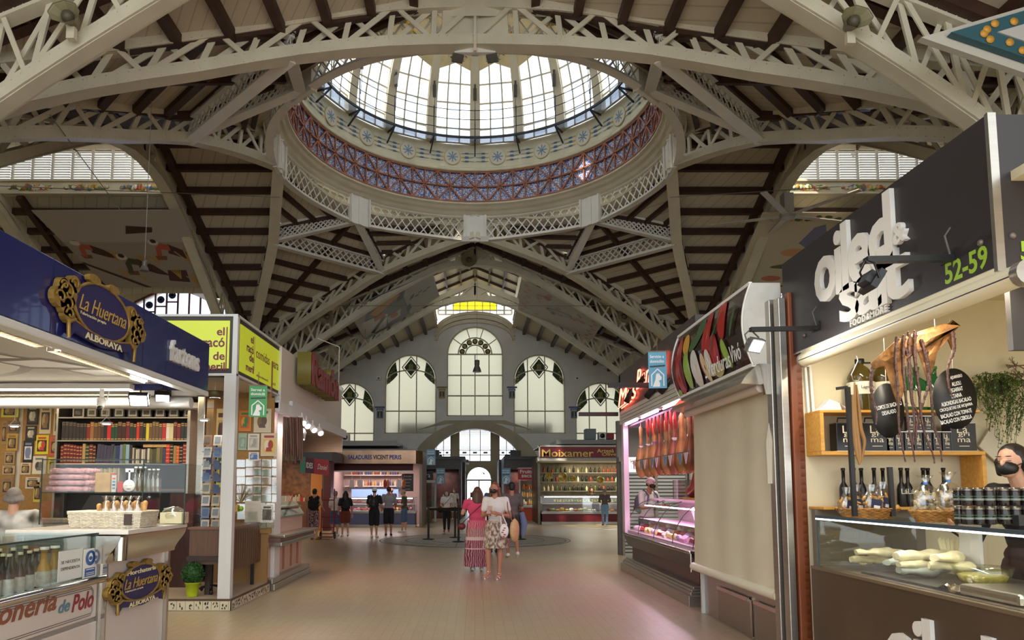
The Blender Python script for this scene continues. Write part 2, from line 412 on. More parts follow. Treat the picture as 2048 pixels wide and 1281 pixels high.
struct('ceiling_lantern',lr,BOARD);struct('ceiling_timber_lantern',lw,BEAMD)
#  steel roof trusses
def resample(pts,n):
 pts=[V(p)for p in pts];L=[0]
 for a,b in zip(pts,pts[1:]):L.append(L[-1]+(b-a).length)
 out=[]
 for i in range(n+1):
  t=L[-1]*i/n;k=0
  while k<len(L)-2 and L[k+1]<t:k+=1
  out.append(pts[k].lerp(pts[k+1],(t-L[k])/max(1e-9,L[k+1]-L[k])))
 return out
def smooth_pts(pts,n):
 pts=[V(p)for p in pts];out=[];k=len(pts)-1
 for i in range(n+1):
  t=k*i/n;j=min(int(t),k-1);f=t-j
  p0,p1,p2,p3=pts[max(j-1,0)],pts[j],pts[j+1],pts[min(j+2,k)]
  out.append(.5*((2*p1)+(p2-p0)*f+(2*p0-5*p1+4*p2-p3)*f*f+(3*p1-p0-3*p2+p3)*f**3))
 return out
def chord(mb,pts,w,h,rivet=0,side=None):
 for a,b in zip(pts,pts[1:]):mb.beam(a,b,w,h)
 if rivet:
  for a,b in zip(pts,pts[1:]):
   d=(b-a);n=max(1,int(d.length/rivet));sd=d.normalized().cross(Z1).normalized()
   for i in range(n):
    p=a+d*((i+.5)/n)
    for s in(-1,1):
     for q in(-.33,.33):
      c=p+sd*s*(w/2)+Z1*q*h;mb.add([c+sd*s*.018,c+Z1*.018,c+d.normalized()*.018,c-Z1*.018,c-d.normalized()*.018],[(0,1,2),(0,2,3),(0,3,4),(0,4,1)])
     c=p+sd*s*w*.32-Z1*h/2;e=d.normalized()*.019;g=sd*.019
     mb.add([c-Z1*.018,c+e,c+g,c-e,c-g],[(0,1,2),(0,2,3),(0,3,4),(0,4,1)])
def truss(name,top,bot,label,n=10,w=.24,h=.26,style='N',m=None,rivet=0,group=None,cat='truss',wb=.09,sub=1):
 m=m or STEEL;top=resample(top,n*sub);bot=resample(bot,n*sub)
 o=thing(name,bot[0],label,cat,group)
 mb=MB();chord(mb,top,w,h,rivet);mb.build('top_chord',m,o)
 mb=MB();chord(mb,bot,w,h,rivet)
 for a,b in zip(bot,bot[1:]):mb.beam(a-Z1*h/2,b-Z1*h/2,w*1.35,.025)
 mb.build('bottom_chord',m,o)
 top=top[::sub];bot=bot[::sub]
 mb=MB()
 if style=='N':
  sd=(bot[-1]-bot[0]);sd.z=0;sd=sd.normalized().cross(Z1)
  for i in range(n+1):
   mb.beam(top[i],bot[i],wb*1.1,wb*.6,sd)
   if i<n:
    for s in(-1,1):
     o2=sd*s*w*.32
     a,b=(bot[i],top[i+1])if(i%2==0)==(s>0)else(top[i],bot[i+1])
     mb.beam(a+o2,b+o2,wb,wb*.35,sd)
 else:
  sd=(bot[-1]-bot[0]);sd.z=0;sd=sd.normalized().cross(Z1)
  T=resample(top,n*3);B=resample(bot,n*3);hgt=(T[0]-B[0]).length;stp=(B[-1]-B[0]).length/(n*3)
  k=max(1,round(hgt/stp))
  for i in range(-k+1,n*3):
   def pt(ii,up):
    if 0<=ii<=n*3:return(T if up else B)[ii]
   for up in(0,1):
    a_i,b_i=i,i+k;f0,f1=0.0,1.0
    if a_i<0:f0=-a_i/k
    if b_i>n*3:f1=(n*3-a_i)/k
    def P(f):
     x=a_i+f*k;j=min(max(int(x),0),n*3-1);g=x-j
     lo=B[j].lerp(B[j+1],g);hi=T[j].lerp(T[j+1],g);return lo.lerp(hi,f if up else 1-f)
    mb.beam(P(f0),P(f1),wb,.018,sd)
 mb.build('lattice',m,o)
 if style=='N':mb=MB();sd=(bot[1]-bot[0]).cross(Z1).normalized();mb.prism([p+sd*.02 for p in(bot[0],bot[0].lerp(bot[1],.8),top[0].lerp(top[1],.8),top[0])],-sd*.04);mb.build('gusset_plate',m,o)
 return o
NS={(0,1):'far',(0,-1):'near'}
def ribpts(f):
 pass
kseg=[(V((0,5.74)),10.85,11.7),(V((1.8,6.32)),10.42,11.2),(V((3.6,6.9)),9.84,10.5),(V((5.1,7.58)),9.1,9.75),(V((6.6,8.25)),8.4,9.05),(V((8.1,8.93)),7.5,8.4),(V((9.45,9.5)),6.1,7.8)]
side={1:'right',-1:'left'};dep={1:'far',-1:'near'}
for sx in(-1,1):
 for sy in(-1,1):
  for tr in(0,1):
   top=[];bot=[]
   for q,zb_,zt in kseg:
    x,y=(q.y,q.x)if tr else(q.x,q.y)
    top.append(V((x*sx,y*sy+YC,zt)));bot.append(V((x*sx,y*sy+YC,zb_)))
   if not tr:lb='curved cream steel rib from the dome ring %s edge to the %s corner'%(dep[sy],side[sx])
   else:lb='curved cream steel rib from the dome ring %s side to the %s corner'%(side[sx],dep[sy])
   truss('roof_rib',smooth_pts(top,12),smooth_pts(bot,12),lb,n=12,w=.26,h=.24,group='ribs of the dome crossing',rivet=.16 if sy<0 else 0,cat='rib',wb=.1)
  P_=V((PP.x*sx,PP.y*sy+YC));L_=V((PP.y*sx,PP.x*sy+YC));J1=V((5.8*sx/2**.5,5.8*sy/2**.5+YC))
  for a,za,b,zb2,nm in((L_,9.75,P_,9.75,'between the two ribs'),(J1,10.75,L_,9.85,'from dome ring to side rib'),(J1,10.75,P_,9.85,'from dome ring to nave rib')):
   truss('lattice_girder',[V((*a,za+.5)),V((*b,zb2+.5))],[V((*a,za)),V((*b,zb2))],'white lattice girder %s, %s %s corner of the dome'%(nm,dep[sy],side[sx]),n=6,w=.2,h=.08,style='X',m=WHITE_STEEL,group='lattice girders round the dome',cat='girder',wb=.042)
  if sy>0:
   col=MB();c=V((CC.x*sx,CC.y*sy+YC,0));col.box(c+Z1*3.1,(.42,.42,6.2));col.box(c+Z1*.3,(.6,.6,.6));col.box(c+Z1*6.2,(.6,.6,.25))
   tag(col.build('steel_column',STEEL),'cream steel column in the far %s corner under the dome'%side[sx],'column','columns under the dome')
def gable_truss(axis,at,label,ns=(-1,1),rivet=0,thick=.26,grp='gable trusses'):
 o=None
 prof=[(0,11.1),(1.3,10.95),(2.6,10.35),(4.9,8.9),(7.4,7.15),(9.4,5.4)]
 tp=[(0,11.86),(9.4,Z0-SL*9.4-.14)]
 pt=(lambda x,z:V((x,at,z)))if axis=='y' else(lambda x,z:V((at,x+YC,z)))
 for s in ns:
  top=[pt(x*s,z)for x,z in tp];bot=smooth_pts([pt(x*s,z)for x,z in prof],14)
  side_=('left' if s<0 else 'right')if axis=='y' else('near' if s<0 else 'far')
  truss('gable_truss',top,bot,label%side_,n=13,w=thick,h=.26,rivet=rivet,group=grp,wb=.08)
gable_truss('y',YC-RB-.1,'%s half of the riveted cream truss closest overhead',rivet=.15)
gable_truss('y',YC+RB+.1,'%s half of the cream nave truss just beyond the dome')
gable_truss('y',YC+RB+5.7,'%s half of the cream nave truss nearest the back wall')
for s in(-1,1):
 nm='left' if s<0 else 'right'
 gable_truss('x',s*(RB+.1),'%s half of the truss at the mouth of the '+nm+' transept')
 gable_truss('x',s*(RB+5.9),'%s half of the outer truss of the '+nm+' transept')
#  the dome
DC=V((0,YC,0))
def ringp(r,z,a):return V((r*math.sin(a),YC+r*math.cos(a),z))
ND=20
dome=thing('dome',(0,YC,10.6),'great round glazed dome with a tiled drum and a lattice ring over the crossing','dome')
for i in range(8):
 a0,a1=i*PI/4,(i+1)*PI/4;lat=MB();ch=MB();pl=MB()
 da=.075
 for(r,w_)in((5.78,.05),):
  n=11
  zb=lambda t:10.7+.07*math.sin(PI*t)
  A=[a0+da+(a1-a0-2*da)*k/n for k in range(n+1)]
  bt=[ringp(r,zb(k/n),A[k])for k in range(n+1)];tp=[ringp(r,11.6,A[k])for k in range(n+1)]
  for k in range(n):
   ch.beam(bt[k],bt[k+1],.1,.1);ch.beam(tp[k],tp[k+1],.1,.09)
   ch.beam(bt[k]-Z1*.05,bt[k+1]-Z1*.05,.22,.02)
  for k in range(-1,n):
   for up in(0,1):
    f0=max(0,-k/2.0);f1=min(1,(n-k)/2.0)
    def P(f):
     x=k+f*2;a=a0+da+(a1-a0-2*da)*x/n;g=f if up else 1-f
     zz=zb(min(max(x/n,0),1));return ringp(r,zz*(1-g)+11.6*g,a)
    if f1>f0:lat.beam(P(f0),P(f1),.04,.02,ringp(1,0,a0)-DC)
 p0,p1=ringp(5.8,0,a0-da),ringp(5.8,0,a0+da);rad=ringp(1,0,a0)-DC
 pl.prism([p0+Z1*10.6,p1+Z1*10.6,p1+Z1*11.6,p0+Z1*11.6],rad*-.12)
 tang=(p1-p0).normalized()
 pl.beam(ringp(5.66,10.6,a0),ringp(5.66,11.6,a0),.05,.14,tang);
 for s in(-1,1):
  pl.beam(ringp(5.64,10.6,a0+s*da*.9),ringp(5.64,11.6,a0+s*da*.9),.05,.06,tang)
  for k in range(9):c=ringp(5.68,10.68+k*.1,a0+s*da*.5);pl.ball(c,.014,5,3)
 ch.build('ring_chord',WHITE_STEEL,dome);lat.build('ring_lattice',WHITE_STEEL,dome);pl.build('ring_plate',WHITE_STEEL,dome)
mb=MB();mb.lathe(DC,[(5.95,11.3),(5.95,12.1)],96);mb.build('drum_back',CREAM,dome)
mb=MB();mb.lathe(DC,[(5.9,11.5),(5.72,11.5),(5.74,11.58),(5.62,11.62),(5.58,11.74),(5.48,11.76),(5.44,11.88),(5.35,11.9),(5.35,11.98),(5.9,11.98)],96);mb.build('cornice',CREAM,dome)
def tile_mat():
 m=bpy.data.materials.new('blue_white_glazed_tiles');m.use_nodes=True;nt=m.node_tree;b=nt.nodes['Principled BSDF']
 tc=nt.nodes.new('ShaderNodeTexCoord');v_=nt.nodes.new('ShaderNodeTexVoronoi');v_.inputs['Scale'].default_value=13;v_.feature='DISTANCE_TO_EDGE'
 n_=nt.nodes.new('ShaderNodeTexNoise');n_.inputs['Scale'].default_value=26
 ad=nt.nodes.new('ShaderNodeMath');ad.operation='ADD'
 r=nt.nodes.new('ShaderNodeValToRGB');r.color_ramp.interpolation='CONSTANT'
 r.color_ramp.elements[0].color=(*srgb(58,78,150),1);r.color_ramp.elements[1].color=(*srgb(196,200,212),1);r.color_ramp.elements[1].position=.62
 nt.links.new(tc.outputs['Object'],v_.inputs['Vector']);nt.links.new(tc.outputs['Object'],n_.inputs['Vector'])
 nt.links.new(v_.outputs[0],ad.inputs[0]);nt.links.new(n_.outputs['Fac'],ad.inputs[1]);nt.links.new(ad.outputs[0],r.inputs[0]);nt.links.new(r.outputs[0],b.inputs['Base Color'])
 b.inputs['Roughness'].default_value=.25;return m
mb=MB();mb.lathe(DC,[(5.42,11.95),(5.42,13.15)],96);mb.build('tiled_band',tile_mat(),dome)
TERRA=mat('glazed_terracotta',srgb(150,88,58),.45,var=.15,vscale=5)
mb=MB();NT=72;zr=(12.0,12.56,13.1);RR=5.36
for i in range(NT):
 a0,a1=2*PI*i/NT,2*PI*(i+1)/NT
 for z in zr:mb.beam(ringp(RR,z,a0),ringp(RR,z,a1),.06,.05)
 rd=ringp(1,0,a0)-DC;mb.beam(ringp(RR,zr[0],a0),ringp(RR,zr[2],a0),.045,.05,rd)
 for j in(0,1):
  odd=(i+j)%2
  mb.beam(ringp(RR,zr[j],a0 if odd else a1),ringp(RR,zr[j+1],a1 if odd else a0),.05,.05,rd)
  if odd==0:mb.ball(ringp(RR-.03,zr[1],a0 if j==0 else a0),.045,6,4)
mb.build('terracotta_lattice',TERRA,dome)
mb=MB();mb.lathe(DC,[(5.9,13.13),(5.28,13.13),(5.26,13.22),(5.36,13.26),(5.38,13.32),(5.36,14.04),(5.3,14.08),(5.28,14.14),(5.9,14.14)],96)
mb.build('painted_band',mat('cream_glazed_band',srgb(206,200,172),.35,var=.08,vscale=2),dome)
BL=C(80,132,180);BL2=C(190,212,224);GO=C(200,176,70);DB=C(50,90,140)
for i in range(ND):
 a=2*PI*(i+.5)/ND;c=ringp(5.345,13.68,a);t=V((math.cos(a),-math.sin(a),0));rn=(DC-ringp(1,0,a)).normalized()
 md=MB();M=Matrix((t,Z1,rn)).transposed()
 md.use(CREAM).lathe(c,[(.31,0),(.31,.02),(.27,.02)],24,M=M);md.use(BL).lathe(c,[(.27,.0),(.27,.016),(.22,.018)],24,M=M);md.use(BL2).lathe(c,[(.22,.018),(.001,.02)],24,M=M)
 md.use(BL)
 for k in range(8):b=k*PI/4;md.beam(c+rn*.022,c+rn*.022+(t*math.cos(b)+Z1*math.sin(b))*.2,.035,.006,rn)
 md.use(GO).ball(c+rn*.024,.035,8,4)
 md.build('medallion',None,dome)
 sc_=MB()
 for s in(-1,1):
  for k in(-1,0,1):
   z=13.68+k*.15
   for f,mm,hh in((.075,GO,.03),(.1,DB,.07),(.125,GO,.03)):
    aa=a+s*f;sc_.use(mm).beam(ringp(5.34,z,aa-.012),ringp(5.34,z,aa+.012),.012,hh if abs(k)<1 else hh*.7)
   sc_.use(BL).beam(ringp(5.34,z,a+s*.066),ringp(5.34,z,a+s*.15),.008,.014)
 sc_.build('scrollwork',None,dome)
mb=MB();mb.lathe(DC,[(5.3,14.16),(4.8,14.16),(4.8,14.18),(5.3,14.18)],96);mb.build('walkway',pane('walkway_grating',(.6,.62,.65),.7,(.3,.32,.35)),dome)
DK=mat('dark_railing_metal',srgb(60,66,74),.45,.6);mb=MB()
for i in range(96):
 a0,a1=2*PI*i/96,2*PI*(i+1)/96
 for z in(14.18,14.5,14.85,15.2):mb.beam(ringp(4.8,z,a0),ringp(4.8,z,a1),.02 if z>14.2 else.05,.02 if z>14.2 else.08)
for i in range(ND):
 a=2*PI*i/ND;mb.beam(ringp(4.8,14.15,a),ringp(4.8,15.25,a),.035,.035);mb.beam(ringp(4.78,14.13,a),ringp(5.34,13.72,a),.04,.05);mb.beam(ringp(4.76,14.13,a),ringp(5.34,14.1,a),.04,.05)
mb.build('railing',DK,dome)
def shell(t):
 a=t*PI/2*.98;return 5.25*math.cos(a)**.8*(1-.0*t),14.15+4.9*math.sin(a)
TW=.415
for i in range(ND):
 a=2*PI*i/ND;rb=MB()
 for k in range(8):
  r0,z0=shell(TW*k/8);r1,z1=shell(TW*(k+1)/8);rd=ringp(1,0,a)-DC
  rb.beam(ringp(r0,z0,a),ringp(r1,z1,a),.36-.01*k,.22,rd)
 rb.build('rib',CREAM,dome)
PW=pane('dome_window_pane',(.97,.98,1),.85)
for i in range(ND):
 a=2*PI*(i+.5)/ND;hw=PI/ND*.8
 g=MB();f=MB();lv=MB()
 K=8
 def shp(t,s):
  top=TW*(.95-.1*abs(s)**2.2);tt=t*top;r,z=shell(tt);return ringp(r*math.cos(hw)/math.cos(hw*s),z,a+hw*s)
 for q in range(8):g.strip([shp(k/K,q/4-1)for k in range(K+1)],[shp(k/K,q/4-.75)for k in range(K+1)])
 win=g.build('window',PW,dome)
 for s in(-1,-.36,.36,1):
  for k in range(K):f.beam(shp(k/K,s),shp((k+1)/K,s),.05,.06,ringp(1,0,a)-DC)
 for t in(0,.2,.55,.8):f.beam(shp(t,-1),shp(t,1),.04,.05)
 f.tube([shp(1,s/6)for s in range(-6,7)],.04,5)
 f.build('window_frame',WINFRAME,win)
 for k in range(26):
  t=.03+k*.03;lv.prism([shp(t,-.33),shp(t,.33),shp(t,.33)+(DC-ringp(1,0,a)).normalized()*.05+Z1*.06,shp(t,-.33)+(DC-ringp(1,0,a)).normalized()*.05+Z1*.06],Z1*.008)
 lv.build('louvre',pane('frosted_louvre',(.9,.95,1),.55,(.9,.92,.95)),win)
 if i%2==0 or True:
  l=MB();a2=2*PI*i/ND;r,z=shell(.22);inn=(DC-ringp(1,0,a2)).normalized();c=ringp(r,z,a2)+inn*.28;l.box(c,(.12,.12,.42));l.box(c+Z1*.28,(.07,.07,.2));l.tube([c-Z1*.2,c-Z1*.6+inn*.02,c-Z1*1.1-inn*.03],.012,5)
  l.build('spotlight',C(80,78,74,metal=.3),dome)
cap=MB();N=160;A=[];B_=[]
for i in range(N+1):
 a=2*PI*i/N;s=abs(((a/(2*PI/ND))%1)-.5)*2
 r,z=shell(TW*(.9-.1*s));A.append(ringp(r-.06,z,a));r,z=shell(TW+.12);B_.append(ringp(r-.02,z,a))
cap.smooth=True;cap.strip(A,B_)
pr=[]
for k in range(9):r,z=shell(TW+.12+(1-TW-.12)*k/8);pr.append((max(r-.02,.01),z))
cap.lathe(DC,pr,64);cap.build('painted_cap',mat('painted_dome_plaster',srgb(214,196,150),.6,var=.08,vscale=3),dome)
out=MB();out.lathe(DC,[(5.95,12.1),(6.0,14.0),(5.6,14.15)],64);out.build('drum_outside',CREAM,dome)
sh=MB();pr=[]
for k in range(10):r,z=shell(TW+.02+(1-TW-.02)*k/9);pr.append((max(r+.15,.01),z+.1))
sh.lathe(DC,pr,64);sh.build('outer_roof',CREAM,dome)
LEM=C(222,170,40);LF=C(96,112,60)
lm=MB()
for i in range(ND):
 for j in range(-3,4):
  a=2*PI*(i+j*.16)/ND;t=TW+.03+.05*math.cos(j*1.1);r,z=shell(t);c=ringp(r-.09,z,a)
  inn=(DC-V((c.x,c.y,0))).normalized()
  for q in range(5):
   b=q*2.5+j;d=(V((math.cos(a),-math.sin(a),0))*math.cos(b)+Z1*math.sin(b));lm.use(LF).prism([c,c+d*.14+Z1*.03,c+d*.24,c+d*.14-Z1*.04],inn*.012)
  if j in(-2,0,1):lm.use(LEM).ball(c+inn*.03,(.09,.09,.08),8,6)
lm.build('painted_lemons',None,dome)
#  far gable wall with its windows
YW=41.4
def arch(xc,hw,zb,zs,n=16,top=None):
 """outline of a round-topped opening: zs = springing height"""
 hgt=hw if top is None else top-zs
 return[(xc-hw,zb),(xc+hw,zb)]+[(xc+hw*math.cos(t),zs+hgt*math.sin(t))for t in(PI*i/n for i in range(n+1))]
def PXW(px,py,Y=YW):p=atY(px,py,Y);return p.x,p.z
wc=[PXW(897,832)[0],PXW(1012,832)[0],PXW(950,833)[1],PXW(954,653)[1]]
centre=arch(0,1.66,wc[2],wc[3]-1.66)
zt,zb_=PXW(820,709)[1],PXW(820,868)[1];xs=abs(PXW(821,800)[0]);hws=1.52
sidew=lambda s:arch(s*xs,hws,zb_,zt-hws)
zt3=PXW(700,765)[1];x3=abs(PXW(699,850)[0])+.05;hw3=1.5;z3b=3.6
outw=lambda s:arch(s*x3,hw3,z3b,zt3-hw3)
gate=arch(0,3.0,0,1.9,20,4.95)
wall_m=mat('pale_glazed_wall_tiles',srgb(222,220,212),.35,var=.05,vscale=1.2)
def wall_with_holes(name,outline,holes,y,thick,m):
 """flat wall in the XZ plane cut with openings"""
 bm=bmesh.new();edges=[]
 for pts in[outline]+holes:
  vs=[]
  for x,z in pts:
   if vs and abs(vs[-1].co.x-x)<1e-5 and abs(vs[-1].co.z-z)<1e-5:continue
   vs.append(bm.verts.new((x,0,z)))
  if(vs[0].co-vs[-1].co).length<1e-5:bm.verts.remove(vs.pop())
  for i in range(len(vs)):edges.append(bm.edges.new((vs[i],vs[(i+1)%len(vs)])))
 bmesh.ops.triangle_fill(bm,edges=edges,use_beauty=True,normal=(0,-1,0))
 ex=bmesh.ops.extrude_face_region(bm,geom=list(bm.faces))
 for v in ex['geom']:
  if isinstance(v,bmesh.types.BMVert):v.co.y+=thick
 bmesh.ops.recalc_face_normals(bm,faces=bm.faces)
 me=bpy.data.meshes.new(name);bm.to_mesh(me);bm.free();me.materials.append(m)
 o=bpy.data.objects.new(name,me);COL.objects.link(o);o.location=(0,y,0);o['kind']='structure';return o
out_l=[(-10.7,0)]
gable=[(-10.7,0),(-3.02,0)]
full=[(-10.7,-.0),(10.7,0),(10.7,zn(10.7)),(2.3,zn(2.3))]+[(2.3*math.cos(t),zn(2.3)-.35+1.2*math.sin(t))for t in(PI*i/12 for i in range(13))]+[(-2.3,zn(2.3)),(-10.7,zn(10.7))]
full=full[:3]+[p for p in full[3:]]
gp=[p for p in gate[2:]]
outline=[(-10.7,0)]+[(-3.0,0)]+[p for p in reversed(gp)]+[(3.0,0)]+full[1:]
wall_with_holes('wall_far',outline,[centre,sidew(-1),sidew(1),outw(-1),outw(1)],YW,.5,wall_m)
st=MB();n=24
stone=mat('warm_stone',srgb(188,178,150),.6,var=.1,vscale=1.5)
for k in range(n):
 t0,t1=PI*k/n,PI*(k+1)/n
 f=lambda t,e:V(((3.0+e)*math.cos(t),YW-.12,1.9+(3.05+e*.45)*math.sin(t)))
 st.prism([f(t0,0),f(t1,0),f(t1,1.0),f(t0,1.0)],Y1*.5)
for s in(-1,1):st.bb(s*3.0,s*4.0,YW-.12,YW+.3,0,1.9)
struct('trim_arch',st,stone)
sl=MB();sl.prism([V((-3.3,YW-.1,4.9)),V((-1.75,YW-.1,wc[2]-.25)),V((1.75,YW-.1,wc[2]-.25)),V((3.3,YW-.1,4.9)),V((1.6,YW-.1,5.25)),V((-1.6,YW-.1,5.25))],Y1*.12);struct('trim_plaque',sl,stone)
GRN=mat('green_stained_glass',srgb(70,88,50),.2,var=.6,vscale=7);GOLD=C(178,160,84)
def gwin(n,hole,kind,xc,hw,zs,top):
 y=YW+.22
 g=MB();g.poly([V((x,y,z))for x,z in hole]);o=struct('window_%d'%n,g,FROST)
 f=MB();k=len(hole)
 for i in range(k):a,b=hole[i],hole[(i+1)%k];f.beam(V((a[0],y-.05,a[1])),V((b[0],y-.05,b[1])),.14,.16,Y1)
 zb=hole[0][1]
 cols=[-.5,0,.5]if kind=='centre' else[-.45,.22]
 zmax=lambda x:zs+(top-zs)*math.sqrt(max(0,1-((x-xc)/hw)**2))
 if kind=='centre':
  for c in cols:f.beam(V((xc+c*hw,y-.05,zb)),V((xc+c*hw,y-.05,zs-.0)),.06,.08,Y1)
  for z in(zb+(zs-zb)*.33,zb+(zs-zb)*.66,zs):f.beam(V((xc-hw,y-.05,z)),V((xc+hw,y-.05,z)),.08,.06,Y1)
  for r in(.34,.6):
   P=[V((xc+hw*r*math.cos(t),y-.05,zs+hw*r*math.sin(t)))for t in(PI*i/16 for i in range(17))]
   for a,b in zip(P,P[1:]):f.beam(a,b,.07,.07,Y1)
  for t in(PI*.2,PI*.4,PI*.6,PI*.8):d=V((math.cos(t),0,math.sin(t)));f.beam(V((xc,y-.05,zs))+d*hw*.34,V((xc,y-.05,zs))+d*hw,.05,.06,Y1)
  d_=MB()
  for i in range(7):
   t=PI*(i+.5)/7;c=V((xc+hw*.47*math.cos(t),y-.03,zs+hw*.47*math.sin(t)))
   d_.use(GRN).lathe(c,[(.17,0),(.17,.02),(.001,.02)],10,M=Matrix((X1,Z1,-Y1)).transposed());d_.use(GOLD).lathe(c-Y1*.02,[(.1,0),(.1,.02),(.07,.02)],8,M=Matrix((X1,Z1,-Y1)).transposed())
  d_.build('rosette',None,o)
 else:
  for c in cols:f.beam(V((xc+c*hw,y-.05,zb)),V((xc+c*hw,y-.05,zmax(xc+c*hw))),.06,.08,Y1)
  for z in(zb+(zs-zb)*.42,):f.beam(V((xc-hw,y-.05,z)),V((xc+hw,y-.05,z)),.07,.06,Y1)
  P=[V((xc+hw*.97*math.cos(t),y-.05,zs-.35+hw*.62*math.sin(t)**.7))for t in(PI*i/16 for i in range(17))]
  for a,b in zip(P,P[1:]):f.beam(a,b,.07,.08,Y1)
  cz=top-hw*.5;cx=xc;d_=MB();q=hw*.34
  for a,b in(((0,1.25),(1,0)),((1,0),(0,-1.25)),((0,-1.25),(-1,0)),((-1,0),(0,1.25))):f.beam(V((cx+a[0]*q,y-.06,cz+a[1]*q)),V((cx+b[0]*q,y-.06,cz+b[1]*q)),.06,.06,Y1)
  q*=.8;d_.use(GRN).prism([V((cx,y-.05,cz+1.25*q)),V((cx+q,y-.05,cz)),V((cx,y-.05,cz-1.25*q)),V((cx-q,y-.05,cz))],Y1*.02)
  for k in(-1,0,1):d_.use(GOLD).box((cx+k*q*.22,y-.06,cz),(.05,.02,q*.9))
  for s in(-1,1):
   P=[]
   for i in range(7):t=PI*(.06+.22*i/6);P.append(V((cx+s*hw*.93*math.cos(t),y-.05,zs+(top-zs)*.93*math.sin(t))))
   P+=[V((cx+s*hw*.52,y-.05,zs+.15+hw*.1)),V((cx+s*hw*.7,y-.05,zs+.0)),V((cx+s*hw*.93,y-.05,zs-.28))]
   d_.use(GRN).prism(P,Y1*.02)
   for k in range(5):c=P[2].lerp(P[-1],.12+.18*k)+V((-s*.12,-.01,-.0));d_.use(GOLD).box(c,(.13,.02,.05),Matrix.Rotation(k,3,'Y'))
  d_.build('stained_glass',None,o)
 f.build('window_frame',WINFRAME,o)
gwin(1,centre,'centre',0,1.66,wc[3]-1.66,wc[3])
gwin(2,sidew(-1),'s',-xs,hws,zt-hws,zt);gwin(3,sidew(1),'s',xs,hws,zt-hws,zt)
gwin(4,outw(-1),'s',-x3,hw3,zt3-hw3,zt3);gwin(5,outw(1),'s',x3,hw3,zt3-hw3,zt3)
for px_,py_,c2 in((884,780,(150,130,60)),(1024,780,(90,110,150)),(760,820,(80,100,150)),(1148,820,(80,100,150))):
 p=atY(px_,py_,YW-.03);m_=MB();m_.use(C(*c2)).box(p,(.42,.04,.12)).box(p-Z1*.3,(.36,.04,.42));m_.box(p+Z1*.14,(.6,.05,.1))
 m_.use(C(60,55,50)).box(p-Z1*.26-Y1*.03,(.22,.02,.26));m_.use(C(205,190,140)).box(p-Z1*.3-Y1*.04,(.05,.02,.3)).box(p-Z1*.02-Y1*.03,(.3,.02,.05)).box(p-Z1*.52,(.26,.05,.06))
 lab={884:'yellow and black tiled crest left of the central arched window',1024:'blue tiled crest right of the central arched window',760:'blue tiled crest between the two left arched windows',1148:'blue tiled crest between the two right arched windows'}[px_]
 solo('tiled_crest',m_,None,lab,'crest','tiled crests on the far wall')
g=MB();ye=YW+.3;z1=zn(HW)+.35
lo=MB();lo.use(CREAM).bb(-2.4,2.4,ye+.3,ye+.6,z1+1.4,z1+1.5)
lun=MB();lun.poly([V((-2.2,ye+.1,z1+.5)),V((2.2,ye+.1,z1+.5)),V((2.2,ye+.1,12.9)),V((0,ye+.1,13.7)),V((-2.2,ye+.1,12.9))])
yel=pane('yellow_stained_glass',(1,.85,.15),.5,(1,.8,.1))
lf=MB()
for x in(-1.3,-.9,-.45,0,.45,.9,1.3):lf.beam(V((x,ye,z1+.5)),V((x,ye,z1+1.5)),.05,.05)
for x in(-2.2,-1.75):
 for s in(-1,1):lf.beam(V((x*s,ye,z1+.5)),V((x*s,ye,z1+1.6)),.12,.1)
for z in(z1+.5,z1+.75,z1+1.5):lf.beam(V((-2.2,ye,z)),V((2.2,ye,z)),.08,.06,Y1)
o_=struct('window_6',lun,PANE)
y_=MB();y_.bb(-1.3,1.3,ye+.04,ye+.05,z1+.78,z1+1.45);y_.build('yellow_glass',yel,o_);lf.build('window_frame',CREAM,o_)
top_=MB();top_.prism([V((-2.3,ye+.2,12.75)),V((0,ye+.2,13.5)),V((2.3,ye+.2,12.75)),V((2.3,ye+.2,z1+1.7)),V((-2.3,ye+.2,z1+1.7))],Y1*.1);struct('wall_lantern_end',top_,CREAM)
cv=MB()
for k in range(16):
 t0,t1=PI*k/16,PI*(k+1)/16
 for e,w_ in((0,.1),(.25,.16),(.5,.1)):
  f=lambda t:V(((2.35)*math.cos(t)*.98,YW-.1,zn(HW)-.3+(1.15)*math.sin(t)-e));cv.beam(f(t0),f(t1),.18,w_,Y1)
struct('trim_cornice',cv,CREAM)
lb=MB();YL=45.0
lob=C(176,164,130);lb.use(lob)
def holes_lobby():
 return[[(-1.0,3.2),(1.0,3.2),(1.0,5.2),(-1.0,5.2)],[(-2.9,3.2),(-1.55,3.2),(-1.55,5.2),(-2.9,5.2)],[(1.55,3.2),(2.9,3.2),(2.9,5.2),(1.55,5.2)]]
dz=PXW(958,934,YL)[1]
dhole=[(-.35+.3,0)]
xd=PXW(958,980,YL)[0]
da_=arch(xd,.78,0,dz-.78)
wall_with_holes('wall_lobby',[(-4.5,0),(xd-.78,0)]+list(reversed(da_[2:]))+[(xd+.78,0),(4.5,0),(4.5,5.3),(-4.5,5.3)],holes_lobby(),YL,.3,lob)
sd=MB();sd.bb(-4.6,-4.5,YW+.5,YL,0,5.25);sd.bb(4.5,4.6,YW+.5,YL,0,5.25);sd.bb(-4.6,4.6,YW+.5,YL+.3,5.25,5.35);struct('wall_lobby_sides',sd,lob)
